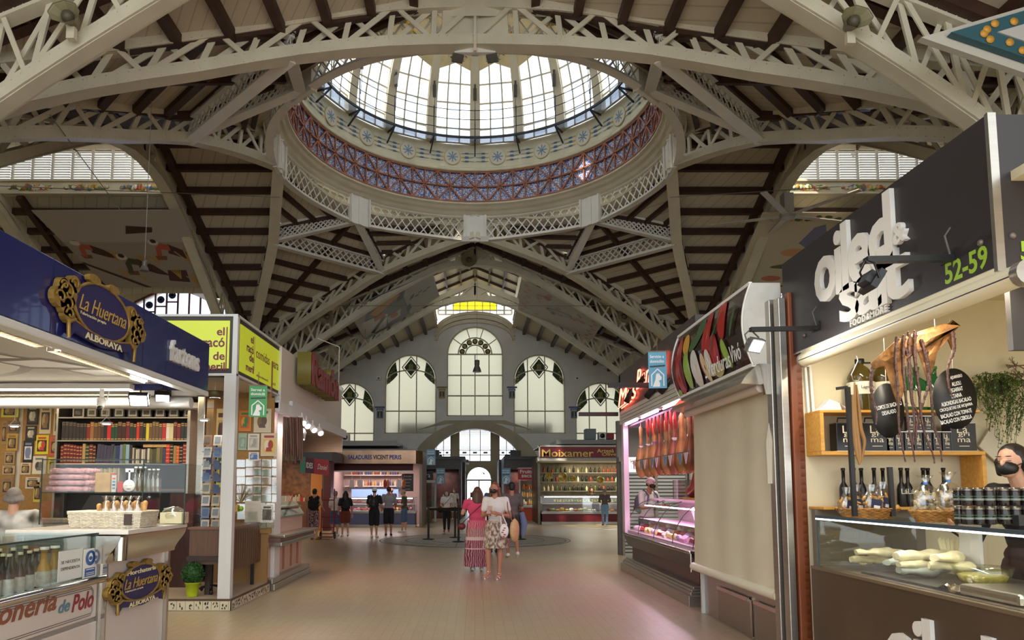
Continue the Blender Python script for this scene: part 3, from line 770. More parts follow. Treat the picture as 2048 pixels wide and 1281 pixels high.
for n,h in enumerate(holes_lobby()):
 g=MB();g.poly([V((x,YL+.15,z))for x,z in h]);o=struct('window_%d'%(7+n),g,PANE);f=MB()
 x0,x1=h[0][0],h[1][0]
 for i in range(4):f.beam(V((x0+(x1-x0)*i/3,YL+.1,3.2)),V((x0+(x1-x0)*i/3,YL+.1,5.2)),.05,.05)
 for z in(3.2,3.6,3.9,5.2):f.beam(V((x0,YL+.1,z)),V((x1,YL+.1,z)),.05,.05,Y1)
 f.build('window_frame',WINFRAME,o)
 b=MB();b.use(C(200,170,120)if n else C(190,160,110))
 for k in range(18):b.bb(x0+.05,x1-.05,YL+.02,YL+.04,4.0+k*.065,4.03+k*.065)
 for k in range(3):b.use(C(120,90,60)).bb(x0+(x1-x0)*(k+.3)/3,x0+(x1-x0)*(k+.7)/3,YL+.05,YL+.07,3.68,3.8)
 b.build('blind',None,o)
g=MB();g.poly([V((x,YL+.2,z))for x,z in da_]);dr=struct('door_1',g,pane('door_glass',(.95,1,.97),.9));f=MB()
for i in range(2,len(da_)-1):f.beam(V((da_[i][0],YL+.15,da_[i][1])),V((da_[i+1][0],YL+.15,da_[i+1][1])),.08,.08,Y1)
for x in(-.78,0,.78):f.beam(V((xd+x,YL+.15,0)),V((xd+x,YL+.15,dz-.9)),.07,.07,Y1)
f.beam(V((xd-.78,YL+.15,dz-.85)),V((xd+.78,YL+.15,dz-.85)),.1,.08,Y1)
f.build('door_frame',C(150,150,140),dr)
text('CENTRAL',C(120,125,110),dr,V((xd+.1,YL+.1,dz-.62)),-X1,Z1,h=.17,w=.95,n=-Y1)
lf_=MB();lf_.prism([V((xd+.18,YL+.1,dz-.3)),V((xd+.4,YL+.1,dz-.45)),V((xd+.3,YL+.1,dz-.5))],Y1*.01);lf_.build('leaf_logo',C(90,150,60),dr)
#  outer walls and transept ends
for s,nm in((-1,'left'),(1,'right')):
 m_=MB();m_.bb(s*10.7,s*10.95,-6,YC-RB-.5,0,7.4);m_.bb(s*10.7,s*10.95,YC+RB+.4,YW+.5,0,7.3);struct('wall_%s'%nm,m_,CREAM)
 A=[(265,652),(272,606),(345,572),(452,612),(468,652)];yg=31.2
 if s<0:P=[PXW(x,y,yg)for x,y in A]
 P=[(-x,z)for x,z in P]if s>0 else P
 xr=[P[0][0],P[-1][0]];pk=P[2]
 lo,hi=min(-19.5*1,0),0
 xe0,xe1=(-19.5,-10.3)if s<0 else(10.3,19.5)
 hole=[(P[0][0],5.0)]+P+[(P[-1][0],5.0)]
 wall_with_holes('wall_transept_%s_far'%nm,[(xe0,0),(xe1,0),(xe1,11),(xe0,11)],[[(x*.999+.001*pk[0],z)for x,z in hole]],yg+.05,.25,CREAM)
 m_=MB();m_.bb(xe0,xe1,8.6,8.8,0,8.4);struct('wall_transept_%s_near'%nm,m_,CREAM)
 m_=MB();m_.bb(s*19.5,s*19.7,8.6,31.4,0,5);struct('wall_end_%s'%nm,m_,CREAM)
 m_=MB();m_.bb(s*19.55,s*19.57,8.6,31.4,5,12);struct('window_end_%s'%nm,m_,FROST)
 m_=MB();ya=26.85
 for e in((xe0,pk[0]),(pk[0],xe1)):
  za,zb2=(9.0,10.6)if e[1]==pk[0]else(10.6,9.0)
  m_.prism([V((e[0],ya,za)),V((e[1],ya,zb2)),V((e[1],yg+.1,zb2)),V((e[0],yg+.1,za))],Z1*.08)
 m_.prism([V((xe0,ya,9.0)),V((xe1,ya,9.0)),V((xe1,ya,10.7)),V((xe0,ya,10.7))],-Y1*.02);struct('ceiling_gable_%s'%nm,m_,BOARD)
 base=[(P[0][0],5.0)]+P+[(P[-1][0],5.0)]
 g=MB();g.poly([V((x,yg,z))for x,z in base]);o=struct('window_gable_%s'%nm,g,pane('bluish_gable_pane',(.5,.6,.85),.75));f=MB()
 for a,b in zip(P,P[1:]):f.beam(V((a[0],yg-.05,a[1])),V((b[0],yg-.05,b[1])),.1,.12,Y1)
 xa,xb=min(p[0]for p in P),max(p[0]for p in P)
 def ztop(x):
  for a,b in zip(P,P[1:]):
   if min(a[0],b[0])<=x<=max(a[0],b[0])and abs(a[0]-b[0])>1e-6:return a[1]+(b[1]-a[1])*(x-a[0])/(b[0]-a[0])
  return P[0][1]
 FR=C(96,52,44);st_=MB();n=9
 for i in range(n+1):
  x=xa+(xb-xa)*i/n;f.beam(V((x,yg-.05,5)),V((x,yg-.05,ztop(x))),.07,.07)
  if i<n and(i<4 if s<0 else i>4):
   xm=x+(xb-xa)/n/2;zt_=ztop(xm)-.12;w_=(xb-xa)/n
   f.beam(V((x,yg-.05,zt_-.62)),V((x+w_,yg-.05,zt_-.62)),.06,.06,Y1)
   st_.use(C(40,40,90)).lathe(V((xm,yg-.08,zt_-.32)),[(.17,0),(.17,.02),(.11,.02)],10,M=Matrix((X1,Z1,-Y1)).transposed());st_.use(C(170,60,50)).lathe(V((xm,yg-.08,zt_-.32)),[(.06,0),(.06,.02),(.001,.02)],8,M=Matrix((X1,Z1,-Y1)).transposed())
 f.build('window_frame',FR,o);st_.build('stained_glass',None,o)
 k=0
 for A in([(581,704),(591,678),(650,693)],[(625,712),(640,728),(692,735)],[(583,735),(600,760),(640,738)]):
  yy=(36.2,40.6,36.0)[k];k+=1
  Q=[atY(x,y,yy)for x,y in A];Q=[V((-p.x*-1 if s<0 else-p.x,p.y,p.z))for p in Q];c=(Q[0]+Q[1]+Q[2])/3
  m_=MB();m_.use(C(222,226,228)).prism([c+(q-c)*1.45 for q in Q],Y1*.05)
  m_.use(C(60,110,104)).prism([q-Y1*.02 for q in Q],Y1*.02);m_.use(C(226,226,220)).prism([c+(q-c)*.38-Y1*.03 for q in Q],Y1*.02)
  for i in range(3):
   for j in range(4):q=Q[i].lerp(Q[(i+1)%3],(j+.5)/4);q=c+(q-c)*.74;m_.use(C(220,160,50)).lathe(q-Y1*.03,[(.085,0),(.085,.01),(.001,.012)],8,M=Matrix((X1,Z1,-Y1)).transposed())
  solo('painted_spandrel',m_,None,'triangular green panel painted with oranges, %s on the far nave %s side'%(('topmost','rearmost','lowest')[k-1],nm),'mural','orange tree murals')
Q=[atY(x,y,9.0)for x,y in((1903,64),(2110,135),(2120,0))];c=(Q[0]+Q[1]+Q[2])/3
m_=MB();m_.use(C(196,190,176)).prism([c+(q-c)*1.35+Y1*.12 for q in Q],Y1*.1)
m_.use(C(50,92,100)).prism([q-Y1*0 for q in Q],Y1*.1);m_.use(C(190,186,180)).prism([c+(q-c)*.36-Y1*.02 for q in Q],Y1*.03)
for i in range(3):
 for j in range(5):q=Q[i].lerp(Q[(i+1)%3],(j+.4)/5);q=c+(q-c)*(.78 if j%2 else.62);m_.use(C(214,156,60)).lathe(q-Y1*.01,[(.055,0),(.055,.01),(.001,.02)],10,M=Matrix((X1,Z1,-Y1)).transposed())
solo('painted_spandrel',m_,None,'large triangular green mural of oranges beside the truss overhead at upper right','mural','orange tree murals')
#  common market fittings
STL=mat('brushed_stainless_steel',srgb(178,172,162),.28,.9,var=.05,vscale=2,stretch=(1,1,20))
CHR=mat('polished_steel',srgb(205,200,192),.12,1)
ALU=mat('white_powder_coated_aluminium',srgb(206,204,200),.4)
GLS=glass('counter_glass');GLS2=glass('cabinet_glass',(.95,.97,.96),.98)
BLK=C(24,22,22,'black_plastic',rough=.45);WHT=C(232,230,224,'white_paint');OFF=C(206,200,186,'off_white')
TUBE=emis('fluorescent_tube',(1,.9,.7),9);LEDW=emis('led_white',(.9,.94,1),12);PINKT=emis('pink_display_tube',(1,.62,.85),9)
def tube_lamp(name,a,b,label,m=None,power=18,col=(1,.9,.72),r=.018,body=True,grp=None,width=.1):
 a,b=V(a),V(b);o=thing(name,(a+b)/2,label,'lamp',grp)
 mb=MB();mb.tube([a,b],r,8);mb.build('tube',m or TUBE,o)
 if body:mb=MB();mb.beam(a+Z1*.045,b+Z1*.045,width,.05);mb.build('housing',ALU,o)
 d=b-a;l=area('tube_light',(a+b)/2-Z1*.04,d.length,power,col,(0,0,math.atan2(d.y,d.x)),.06)
 l.parent=o;l.location=(0,0,-.035);return o
def flood(name,c,aim,label,s=.12,power=12,grp=None,on=True,body=None):
 """small rectangular LED floodlight at c pointing along aim"""
 c=V(c);aim=V(aim).normalized();o=thing(name,c,label,'lamp',grp)
 a=aim.cross(Z1).normalized()if abs(aim.z)<.98 else X1;b=a.cross(aim)
 M=Matrix((a,b,aim)).transposed()
 mb=MB();mb.box(c-aim*.025,(s*1.15,s*.9,.05),M);mb.box(c-aim*.055,(s*.9,s*.65,.03),M);mb.build('housing',body or BLK,o)
 mb=MB();mb.tube([c-aim*.03-a*s*.62,c-aim*.1-a*s*.62,c-aim*.12,c-aim*.1+a*s*.62,c-aim*.03+a*s*.62],.006,5);mb.tube([c-aim*.12,c-aim*.12+Z1*.08],.008,5);mb.build('bracket',body or BLK,o)
 mb=MB();mb.box(c+aim*.003,(s,s*.75,.006),M);mb.build('lens',LEDW if on else BLK,o)
 if on:l=area('flood_light',(0,0,0),s,power,(1,.96,.88));l.parent=o;l.location=aim*.02;l.rotation_euler=(-aim).to_track_quat('Z','Y').to_euler()
 return o
def spot_can(name,c,aim,label,r=.05,L=.15,on=True,m=None,grp=None,power=8):
 c=V(c);aim=V(aim).normalized();o=thing(name,c,label,'lamp',grp)
 mb=MB();M=aim.to_track_quat('Z','Y').to_matrix();mb.lathe(c,[(r*.7,-L),(r,-L*.8),(r,0),(r*.85,0),(r*.8,-.02)],14,M=M);mb.build('housing',m or ALU,o)
 mb=MB();mb.lathe(c,[(.001,-.018),(r*.8,-.018)],12,M=M);mb.build('lens',LEDW if on else BLK,o)
 mb=MB();mb.tube([c-aim*L*.5,c-aim*L*.5+Z1*.12],.012,6);mb.build('stem',m or ALU,o)
 if on:l=area('spot_light',(0,0,0),r*1.4,power,(1,.85,.7));l.parent=o;l.location=aim*.01;l.rotation_euler=(-aim).to_track_quat('Z','Y').to_euler()
 return o
def prof_bottle(h,r,neck=.3,nr=None):nr=nr or r*.35;return[(r*.9,0),(r,.01),(r,h*(1-neck-.15)),(r*.85,h*(1-neck-.06)),(nr,h*(1-neck+.04)),(nr,h*.97),(nr*1.15,h*.97),(nr*1.15,h)]
def bottle(name,c,h,r,m,cap,labelm,label,cat='bottle',grp=None,neck=.3,nr=None):
 c=V(c);o=thing(name,c,label,cat,grp);nr=nr or r*.35
 mb=MB();mb.lathe(c,prof_bottle(h,r,neck,nr),12);mb.build('bottle_body',m,o)
 mb=MB();mb.lathe(c,[(nr*1.25,h*.95),(nr*1.25,h*1.01),(.001,h*1.012)],10);mb.build('cap',cap,o)
 if labelm:mb=MB();mb.lathe(c,[(r*1.02,h*.1),(r*1.02,h*.45)],12,cap=False);mb.build('paper_label',labelm,o)
 return o
def service_sign(O,u,label,lines,col,w=.2,h=.37):
 """hanging home delivery banner"""
 O,u=V(O),V(u).normalized();o=thing('hanging_sign',O,label,'sign','home delivery banners')
 N=u.cross(Z1);mb=MB();mb.prism([O-u*w/2-Z1*h/2,O+u*w/2-Z1*h/2,O+u*w/2+Z1*h/2,O-u*w/2+Z1*h/2],-N*.004);mb.build('panel',col,o)
 mb=MB();mb.beam(O-u*w*.55+Z1*h/2,O+u*w*.55+Z1*h/2,.012,.012);mb.tube([O+Z1*h/2,O+Z1*(h/2+.1),O-N*.02+Z1*(h/2+.16)],.004,5);mb.build('rod',C(120,90,60),o)
 for i,l in enumerate(lines):text(l,WHT,o,O+N*.001+Z1*h*(.36-.13*i)-u*w*.02,u,Z1,h=h*.085,w=w*.78,ext=.002,bold=.02)
 fn=plane_fn(O,u,Z1);S=[(BLK,[(-w*.42,h*.06),(w*.42,h*.085),(w*.42,h*.13),(-w*.42,h*.105)])]
 P=[(-.33,-.44),(-.33,-.14),(0,.02),(.33,-.14),(.33,-.44)]
 for a,b in zip(P,P[1:]):
  a=V((a[0]*w,a[1]*h));b=V((b[0]*w,b[1]*h));d=(b-a).normalized();q=V((-d.y,d.x))*w*.03
  S.append((WHT,[tuple(a+q),tuple(a-q),tuple(b-q),tuple(b+q)]))
 S.append((WHT,[(x*w,y*h)for x,y in((-.28,-.46),(.12,-.46),(.13,-.36),(.05,-.3),(.2,-.27),(.22,-.2),(.12,-.15),(.1,-.09),(.04,-.13),(.02,-.07),(-.04,-.13),(-.08,-.09),(-.1,-.17),(-.12,-.26),(-.2,-.36))]))
 decal('house_and_bird_logo',o,fn,S,.0004);return o
#  horchata stall, front left
NAVY=mat('navy_fascia',srgb(30,34,92),.22,coat=.3)
XL=-2.8
a0=atX(0,634,XL);a1=atX(416,781,XL);yE=a1 .y;zf0,zf1=2.43,2.93
fas=thing('stall_fascia',(XL,5.2,zf0),'long navy blue sign board of the horchata stall on the left','sign')
mb=MB();mb.bb(XL-.08,XL,2.6,yE,zf0,zf1);mb.bb(-7.5,XL-.08,yE-.08,yE-.0,zf0,zf1);mb.build('panel',NAVY,fas,bevel=.004)
mb=MB();
for y in(4.6,5.9,6.35):mb.bb(XL,XL+.002,y,y+.006,zf0,zf1)
mb.build('seam',C(20,22,60),fas)
mb=MB();mb.bb(XL-.1,XL+.01,2.6,yE,zf0-.06,zf0-.005);mb.bb(-7.5,XL,yE-.1,yE+.01,zf0-.06,zf0-.005);mb.build('rail',ALU,fas,bevel=.01)
GOLDM=mat('gilded_moulding',srgb(150,120,56),.35,.35,var=.2,vscale=20);CREAMT=C(226,214,170)
def crest(o,c,u,w,h,top,script,sub,bottom):
 """navy oval crest with gilded scrolls; returns nothing"""
 u=V(u);N=u.cross(Z1);fn=lambda a,b,z=0:V(c)+u*a*w+Z1*b*h+N*z
 M=Matrix((u,Z1,N)).transposed()
 mb=MB();mb.prism([fn(a,b,.035)for a,b in ell(0,.08,.34,.4,n=28)]+[],-N*.02)
 P=[(-.36,-.2),(-.2,-.27),(0,-.31),(.2,-.27),(.36,-.2),(.38,-.46),(.33,-.36),(.2,-.4),(0,-.44),(-.2,-.4),(-.33,-.36),(-.38,-.46)]
 mb.prism([fn(a,b,.05)for a,b in P],-N*.03);mb.build('shield',C(34,32,84),o)
 g=MB();R=[fn(a,b,.035)for a,b in ell(0,.08,.34,.4,n=32)];g.tube(R+[R[0]],.012,6)
 for s in(-1,1):
  for(cx,cy,r)in((.43,.12,.1),(.5,.02,.07),(.42,-.04,.08),(.36,.28,.06),(.4,-.16,.06),(.47,.2,.05)):
   g.prism([fn(s*(cx+a*r),cy+b*r*2,.05)for a,b in ell(0,0,1,1,n=14)],-N*.04)
   Q=[fn(s*(cx+.75*r*(1-k/14)*math.cos(k*.55)),cy+1.5*r*(1-k/14)*math.sin(k*.55),.055)for k in range(12)];g.tube(Q,.008,5)
  g.tube([fn(s*.34,-.2,.05),fn(s*.41,-.26,.05),fn(s*.4,-.48,.05)],.014,6)
 for s,cx in((-1,-.14),(1,.1)):g.prism([fn(cx+a*.07,.5+b*.07,.05)for a,b in ell(0,0,1,1,n=12)],-N*.04)
 g.tube([fn(a,b,.05)for a,b in((-.36,-.2),(-.2,-.27),(0,-.31),(.2,-.27),(.36,-.2))],.008,5)
 g.build('gilded_frame',GOLDM,o)
 T=lambda*k,**kw:text(*k,**kw)
 if top:T(top,CREAMT,o,fn(0,.33,.038),u,Z1,w=w*.5,h=h*.1,ext=.003,bold=.02)
 T(script,C(186,150,70),o,fn(-.0,.1,.038),u,Z1,w=w*.58,h=h*.22,ext=.004,shear=.4,bold=-.005)
 T(sub,CREAMT,o,fn(-.12,-.06,.038),u,Z1,w=w*.3,h=h*.055,ext=.002)
 T(bottom,CREAMT,o,fn(0,-.355,.052),u,Z1,w=w*.46,h=h*.1,ext=.003,bold=.025)
p0,p1=atX(104,640,XL),atX(272,640,XL)
crest(fas,(XL,(p0 .y+p1 .y)/2,atX(190,640,XL).z+.02),Y1,(p1 .y-p0 .y),.5,None,'La Huertana','Fabricación propia','ALBORAYA')
p0,p1=atX(337,715,XL),atX(394,715,XL)
text('fartons',C(214,212,206),fas,(XL+.002,(p0 .y+p1 .y)/2,atX(365,712,XL).z),Y1,Z1,w=p1 .y-p0 .y,h=.2,ext=.03,bold=.02)
mb=MB();mb.bb(-7.5,XL-.1,2.6,yE-.1,zf0+.06,zf0+.1)
can=solo('canopy',mb,ALU,'white canopy roof over the horchata counter','canopy')
fn=lambda a,b,h=0:V((a,b,zf0+.058-h));G1,G2,G3=C(176,170,160),C(120,112,102),C(150,144,134);S=[(G1,[(-7.4,2.7),(XL-.15,2.7),(XL-.15,yE-.2),(-7.4,yE-.2)])]
for r,m_ in((1.25,G3),(1.15,WHT),(.95,G2),(.88,G1),(.55,C(96,72,60))):S.append((m_,ell(-5.0,5.6,r,r,n=40)))
for k in range(18):a=k*PI/9;S.append((WHT,ell(-5.0+.72*math.cos(a),5.6+.72*math.sin(a),.09,.05,a,8)))
for k in range(4):
 x=-4.75+.33*k;S+=[(G2,[(x,5.0+.45*k),(x+.5,4.9+.45*k),(x+.8,5.5+.45*k),(x+.1,5.4+.45*k)]),(WHT,[(x+.06,5.05+.45*k),(x+.46,4.97+.45*k),(x+.66,5.36+.45*k),(x+.16,5.32+.45*k)])]
for k in range(14):S.append((WHT,[(-3.3+.02*k,6.0+.1*k),(-3.05+.0*k,6.0+.1*k),(-3.05,6.05+.1*k),(-3.3+.02*k,6.05+.1*k)]))
decal('printed_ceiling',can,fn,S,.0006)
tube_lamp('strip_light',(-2.98,3.0,zf0-.02),(-2.98,4.85,zf0-.02),'louvred strip light under the navy fascia, nearer one at the left edge',power=22,grp='strip lights under the navy fascia')
tube_lamp('strip_light',(-2.98,4.95,zf0-.02),(-2.98,6.45,zf0-.02),'louvred strip light under the navy fascia, farther one towards its corner',power=22,grp='strip lights under the navy fascia')
tube_lamp('strip_light',(-5.9,yE-.2,zf0-.03),(-3.5,yE-.2,zf0-.03),'long strip light along the back edge of the horchata canopy',power=14,grp='strip lights under the navy fascia')
for o in[x for x in COL.objects if x.name.startswith('strip_light')]:
 h=[c for c in o.children if c.name.startswith('tube')and c.type=='MESH'][0]
 L=h.dimensions;mb=MB();
 ln=max(L.x,L.y);ax=X1 if L.x>L.y else Y1;pr=Y1 if L.x>L.y else X1;c0=V(o.location)
 for k in range(int(ln/.045)):mb.box(c0+ax*(-ln/2+.045*k)-Z1*.02,(.004 if ax.x else.09,.004 if ax.y else.09,.03))
 for s in(-1,1):mb.beam(c0+ax*-ln/2+pr*s*.05-Z1*.02,c0+ax*ln/2+pr*s*.05-Z1*.02,.006,.035)
 mb.build('louvre',CHR,o)
mb=MB();mb.tube([(-6.4,yE-.05,2.3),(-2.95,yE-.05,2.3)],.06,16);solo('roller_blind',mb,ALU,'rolled up white awning tube behind the navy fascia','blind')
flood('floodlight',atY(277,802,6.9),(.2,-.75,-.7),'square LED floodlight glowing under the horchata canopy',.15,10,'floodlights over the left counter')
flood('floodlight',atY(325,797,7.2),(.2,-.5,-.85),'smaller LED floodlight right of the square one, under the navy corner',.12,8,'floodlights over the left counter')
c=atY(203,803,6.9);o=thing('security_camera',c,'white swivel camera hanging under the horchata canopy','camera');mb=MB();mb.tube([c+Z1*.12,c+Z1*.03],.02,8);mb.ball(c,.045,10,6);mb.tube([c,c+V((.02,-.06,-.07))],.035,10);mb.build('camera_body',WHT,o);mb=MB();mb.ball(c+V((.02,-.065,-.075)),.025,8,6);mb.build('lens',BLK,o)
mb=MB();mb.tube([c+V((.05,0,.0)),c+V((.07,0,.1))],.006,5);mb.build('antenna',WHT,o)
ct=thing('horchata_counter',(XL,4.6,0),'white and steel horchata counter with a glass front, lower left','counter')
PWHT=mat('glossy_white_panel',srgb(206,196,190),.25)
yc0=atX(200,1160,XL).y;ye0=atX(212,1125,-2.75).y;ye1=atX(333,1108,-2.75).y
mb=MB();mb.bb(-3.55,XL+.0,2.4,yc0,.02,.72);mb.bb(-3.55,-2.77,yc0,ye1-.05,.02,1.05);mb.build('body',C(150,142,134),ct)
mb=MB();mb.bb(XL,XL+.015,2.4,yc0-.06,.47,.72);mb.build('sign_panel',PWHT,ct,bevel=.008)
mb=MB();mb.bb(XL,XL+.02,2.4,yc0-.06,.02,.44);mb.build('lower_panel',PWHT,ct,bevel=.004)
fn=lambda a,b,h=0:V((XL+.016+h,a,b));BR=C(70,52,44);q=yc0-.12;S=[]
for d in(.0,.014):
 for A in([(2.5,.7-d),(q-.03,.7-d),(q-.03,.696-d),(2.5,.696-d)],[(2.5,.492+d),(q-.03,.492+d),(q-.03,.496+d),(2.5,.496+d)],[(q-d,.67),(q+.004-d,.67),(q+.004-d,.52),(q-d,.52)],[(q-.03,.7-d),(q-d,.67),(q-.004-d,.67),(q-.034,.696-d)],[(q-.03,.492+d),(q-d,.52),(q-.004-d,.52),(q-.034,.496+d)]):S.append((BR,A))
decal('printed_border',ct,fn,S,.0003)
def tx(body,m,x0,x1,y,h,X=XL+.018,**k):
 a,b=atX(x0,y,X),atX(x1,y,X);return text(body,m,ct,(X,(a.y+b.y)/2,atX((x0+x1)/2,y,X).z),Y1,Z1,w=b.y-a.y,h=h,**k)
tx('Fartonería',C(140,82,58),-95,112,1228,.13,shear=.3,bold=.02,ext=.002)
tx('de',C(92,130,140),117,140,1213,.085,shear=.3,bold=.02,ext=.002)
tx('Polo',C(142,44,50),144,187,1203,.12,shear=.3,bold=.02,ext=.002)
mb=MB();mb.bb(XL-.03,XL+.05,2.4,yc0-.02,.72,.765);mb.tube([(XL+.045,2.4,.745),(XL+.045,yc0-.02,.745)],.03,10);mb.build('bumper_rail',CHR,ct)
mb=MB();mb.bb(XL-.04,XL+.03,yc0-.06,yc0-.02,.02,1.05);mb.bb(XL-.04,XL+.02,yc0-.02,ye0-.0,.02,1.05);mb.build('corner_post',STL,ct,bevel=.004)
mb=MB();mb.bb(XL-.012,XL,2.4,yc0-.08,.76,1.07);mb.bb(-3.5,XL,2.4,yc0-.05,1.07,1.08);mb.bb(-3.5,XL,yc0-.06,yc0-.05,.76,1.07);mb.build('display_glass',GLS,ct)
mb=MB();mb.beam((XL-.004,2.4,1.075),(XL-.004,yc0-.05,1.075),.012,.012);mb.build('glass_edge',C(40,60,54),ct)
mb=MB();mb.bb(-3.5,XL-.02,2.4,yc0-.08,.72,.735);mb.bb(-3.55,-3.5,2.4,yc0-.08,.73,1.0);mb.bb(-3.5,-3.1,3.0,5.0,.93,.94);mb.build('display_floor',STL,ct)
mb=MB();mb.bb(-3.5,-2.58,yc0-.05,atX(375,1050,-2.58).y,1.065,1.1);mb.build('worktop',mat('white_worktop',srgb(214,206,196),.2),ct,bevel=.006)
yS=atX(372,1080,-2.6).y;mb=MB();P=[]
for k in range(9):t=PI/2*k/8;P.append((-2.6-.1*math.sin(t)**2,1.06-.2*k/8))
mb.smooth=True;mb.strip([V((x,ye0-.1,z))for x,z in P],[V((x,yS,z))for x,z in P]);mb.smooth=False;mb.prism([V((x,ye0-.1,z))for x,z in P]+[V((-2.78,ye0-.1,.86)),V((-2.78,ye0-.1,1.06))],Y1*.01)
mb.tube([(-2.62,ye0-.05,1.05),(-2.62,ye0-.05,.88)],.05,10);mb.build('steel_apron',CHR,ct)
mb=MB();mb.bb(-2.78,-2.75,ye0,ye1-.03,.03,.86);mb.build('emblem_panel',PWHT,ct,bevel=.004)
mb=MB();mb.bb(-2.79,-2.72,ye1-.03,ye1+.01,.02,.92);mb.bb(-2.79,-2.73,ye0-.02,ye0,.02,.9);mb.build('panel_trim',CHR,ct)
p0,p1=atX(211,1180,-2.75),atX(326,1180,-2.75)
em=thing('emblem',(-2.75,(p0 .y+p1 .y)/2,.3),'carved gold and navy horchatería crest on the white counter end','sign')
crest(em,(-2.75,(p0 .y+p1 .y)/2,atX(270,1172,-2.75).z),Y1,p1 .y-p0 .y,.36,'Horchatería','La Huertana','Fabricación propia','ALBORAYA')
def notice(name,X,x0,x1,y0,y1,m,label,lines=(),tm=None,cat='notice'):
 a,b=atX(x0,(y0+y1)/2,X),atX(x1,(y0+y1)/2,X);zt=atX((x0+x1)/2,y0,X).z;zb=atX((x0+x1)/2,y1,X).z
 o=thing(name,(X,(a.y+b.y)/2,zb),label,cat);mb=MB();mb.bb(X,X+.002,a.y,b.y,zb,zt);mb.build('sheet',m,o)
 for i,(t,f,hh)in enumerate(lines):text(t,tm or BLK,o,(X+.0025,(a.y+b.y)/2,zb+(zt-zb)*f),Y1,Z1,w=(b.y-a.y)*.78,h=(zt-zb)*hh,ext=.001)
 return o,a.y,b.y,zb,zt
notice('paper_notice',XL+.002,116,164,1101,1160,C(222,222,216),'white paper notice SE NECESITA DEPENDIENTA taped to the glass',[('SE NECESITA',.62,.1),('DEPENDIENTA',.4,.1)])
o,ya,yb,za,zb3=notice('mask_notice',XL+.002,166,193,1098,1156,WHT,'blue and white face mask notice taped to the glass')
fn=lambda a,b,h=0:V((XL+.004+h,ya+(yb-ya)*a,za+(zb3-za)*b));BLU=C(36,84,150)
decal('mask_symbol',o,fn,[(BLU,ell(.5,.68,.36,.26,n=24)),(BLU,[(.12,.06),(.88,.06),(.88,.34),(.12,.34)]),(WHT,ell(.5,.7,.16,.15)),(BLU,ell(.5,.67,.13,.07))]+[(WHT,[(.2,.1+.06*k),(.8,.1+.06*k),(.8,.125+.06*k),(.2,.125+.06*k)])for k in range(4)],.0003)
BD=mat('dark_bottle_glass',srgb(32,26,20),.12);HOR=mat('amber_drink',srgb(196,140,50),.15);LBW=C(206,200,190,var=.2,vscale=30)
for i,(px_,dx)in enumerate(((2,.1),(15,.05),(22,.16),(37,.06),(46,.18),(55,.07),(68,.12),(-12,.08),(-6,.2))):
 p=atX(px_,1185,XL-dx);bottle('glass_bottle',(p.x,p.y,.735),.27 if dx<.15 else.29,.034,BD,C(210,196,160),LBW,'dark beer bottle with a white label behind the lower left glass',grp='dark bottles in the glass case')
for px_,wh in((85,'left one of the pair'),(106,'right one of the pair')):
 p=atX(px_,1180,XL-.07);bottle('juice_bottle',(p.x,p.y,.735),.28,.042,HOR,WHT,LBW,'amber drink bottle with a white cap, %s in the glass case'%wh,grp='amber drinks in the glass case',neck=.38,nr=.022)
p=atX(78,1105,-3.2);mb=MB();mb.ball((p.x,p.y,.96),(.1,.16,.03),12,6);solo('pastry',mb,C(120,60,40,var=.3,vscale=30),'reddish brown pastry on the glass shelf of the counter','pastry')
mb=MB()
for k in range(6):mb.use([C(150,140,120),C(180,150,120),C(120,120,116)][k%3]).bb(-3.4+.02*k,-3.2,3.9+.22*k,4.05+.22*k,.94,1.02)
solo('snack_packet',mb,None,'row of pale snack packets at the back of the counter case','packet')
cb=thing('glass_cabinet',(-3.1,6.3,1.1),'two-bay glass cabinet standing on the horchata counter','cabinet')
zt=1.66;xb0,xb1,xm=atY(88,1000,6.2).x,atY(374,1000,6.2).x,atY(290,1000,6.2).x
mb=MB()
for z in(1.1,1.375,zt):mb.bb(xb0,xb1 if z!=zt else xm,6.15,6.5,z,z+.006)
mb.bb(xm,xb1,6.15,6.5,zt-.04,zt-.034)
for x in(xb0,xm,xb1):mb.bb(x-.003,x+.003,6.15,6.5,1.1,zt-(.04 if x==xb1 else 0))
mb.bb(xb0,xb1,6.15,6.155,1.375,zt-.04);mb.build('glass_pane',GLS2,cb)
mb=MB()
for x,z in((xb0,zt),(xm,zt),(xb1,zt-.04)):mb.beam((x,6.15,1.1),(x,6.15,z),.008,.008)
mb.beam((xb0,6.15,1.375),(xb1,6.15,1.375),.008,.008);mb.beam((xb0,6.15,zt),(xm,6.15,zt),.008,.008);mb.beam((xm,6.15,zt-.03),(xb1,6.15,zt-.04),.008,.008);mb.build('glass_edge',C(30,50,46),cb)
TW_=mat('pink_towel',srgb(205,152,158),.9,var=.14,vscale=14,bump=.5)
for k in range(4):
 x0,x1=atY(98+[0,6,6,6][k],980,6.3).x,atY(176+(k%2)*3,980,6.3).x;mb=MB();mb.smooth=True
 z0=1.383+.052*k;n=12;A=[]
 for i in range(n+1):
  x=x0+(x1-x0)*i/n;h=.046*(1-.25*abs(i/n-.5)**2*4*.4);A.append((x,h+.004*math.sin(i*2.1+k)))
 for f0 in range(6):
  mb.ball((x0+(x1-x0)*(f0+.5)/6,6.32,z0+.024),((x1-x0)/8.5,.11,.027+.003*math.sin(f0*2+k)),12,6)
 mb.box(((x0+x1)/2,6.32,z0+.024),(x1-x0-.04,.2,.04))
 for j in range(5):mb.ball((x1+.01+.004*(j%2),6.24+.04*j,z0+.024),(.03,.022,.024),8,5)
 solo('folded_towel',mb,TW_,'pink folded towel, %s of the stack in the glass cabinet'%['lowest','second from the bottom','third from the bottom','topmost'][k],'towel','pink towels in the cabinet')
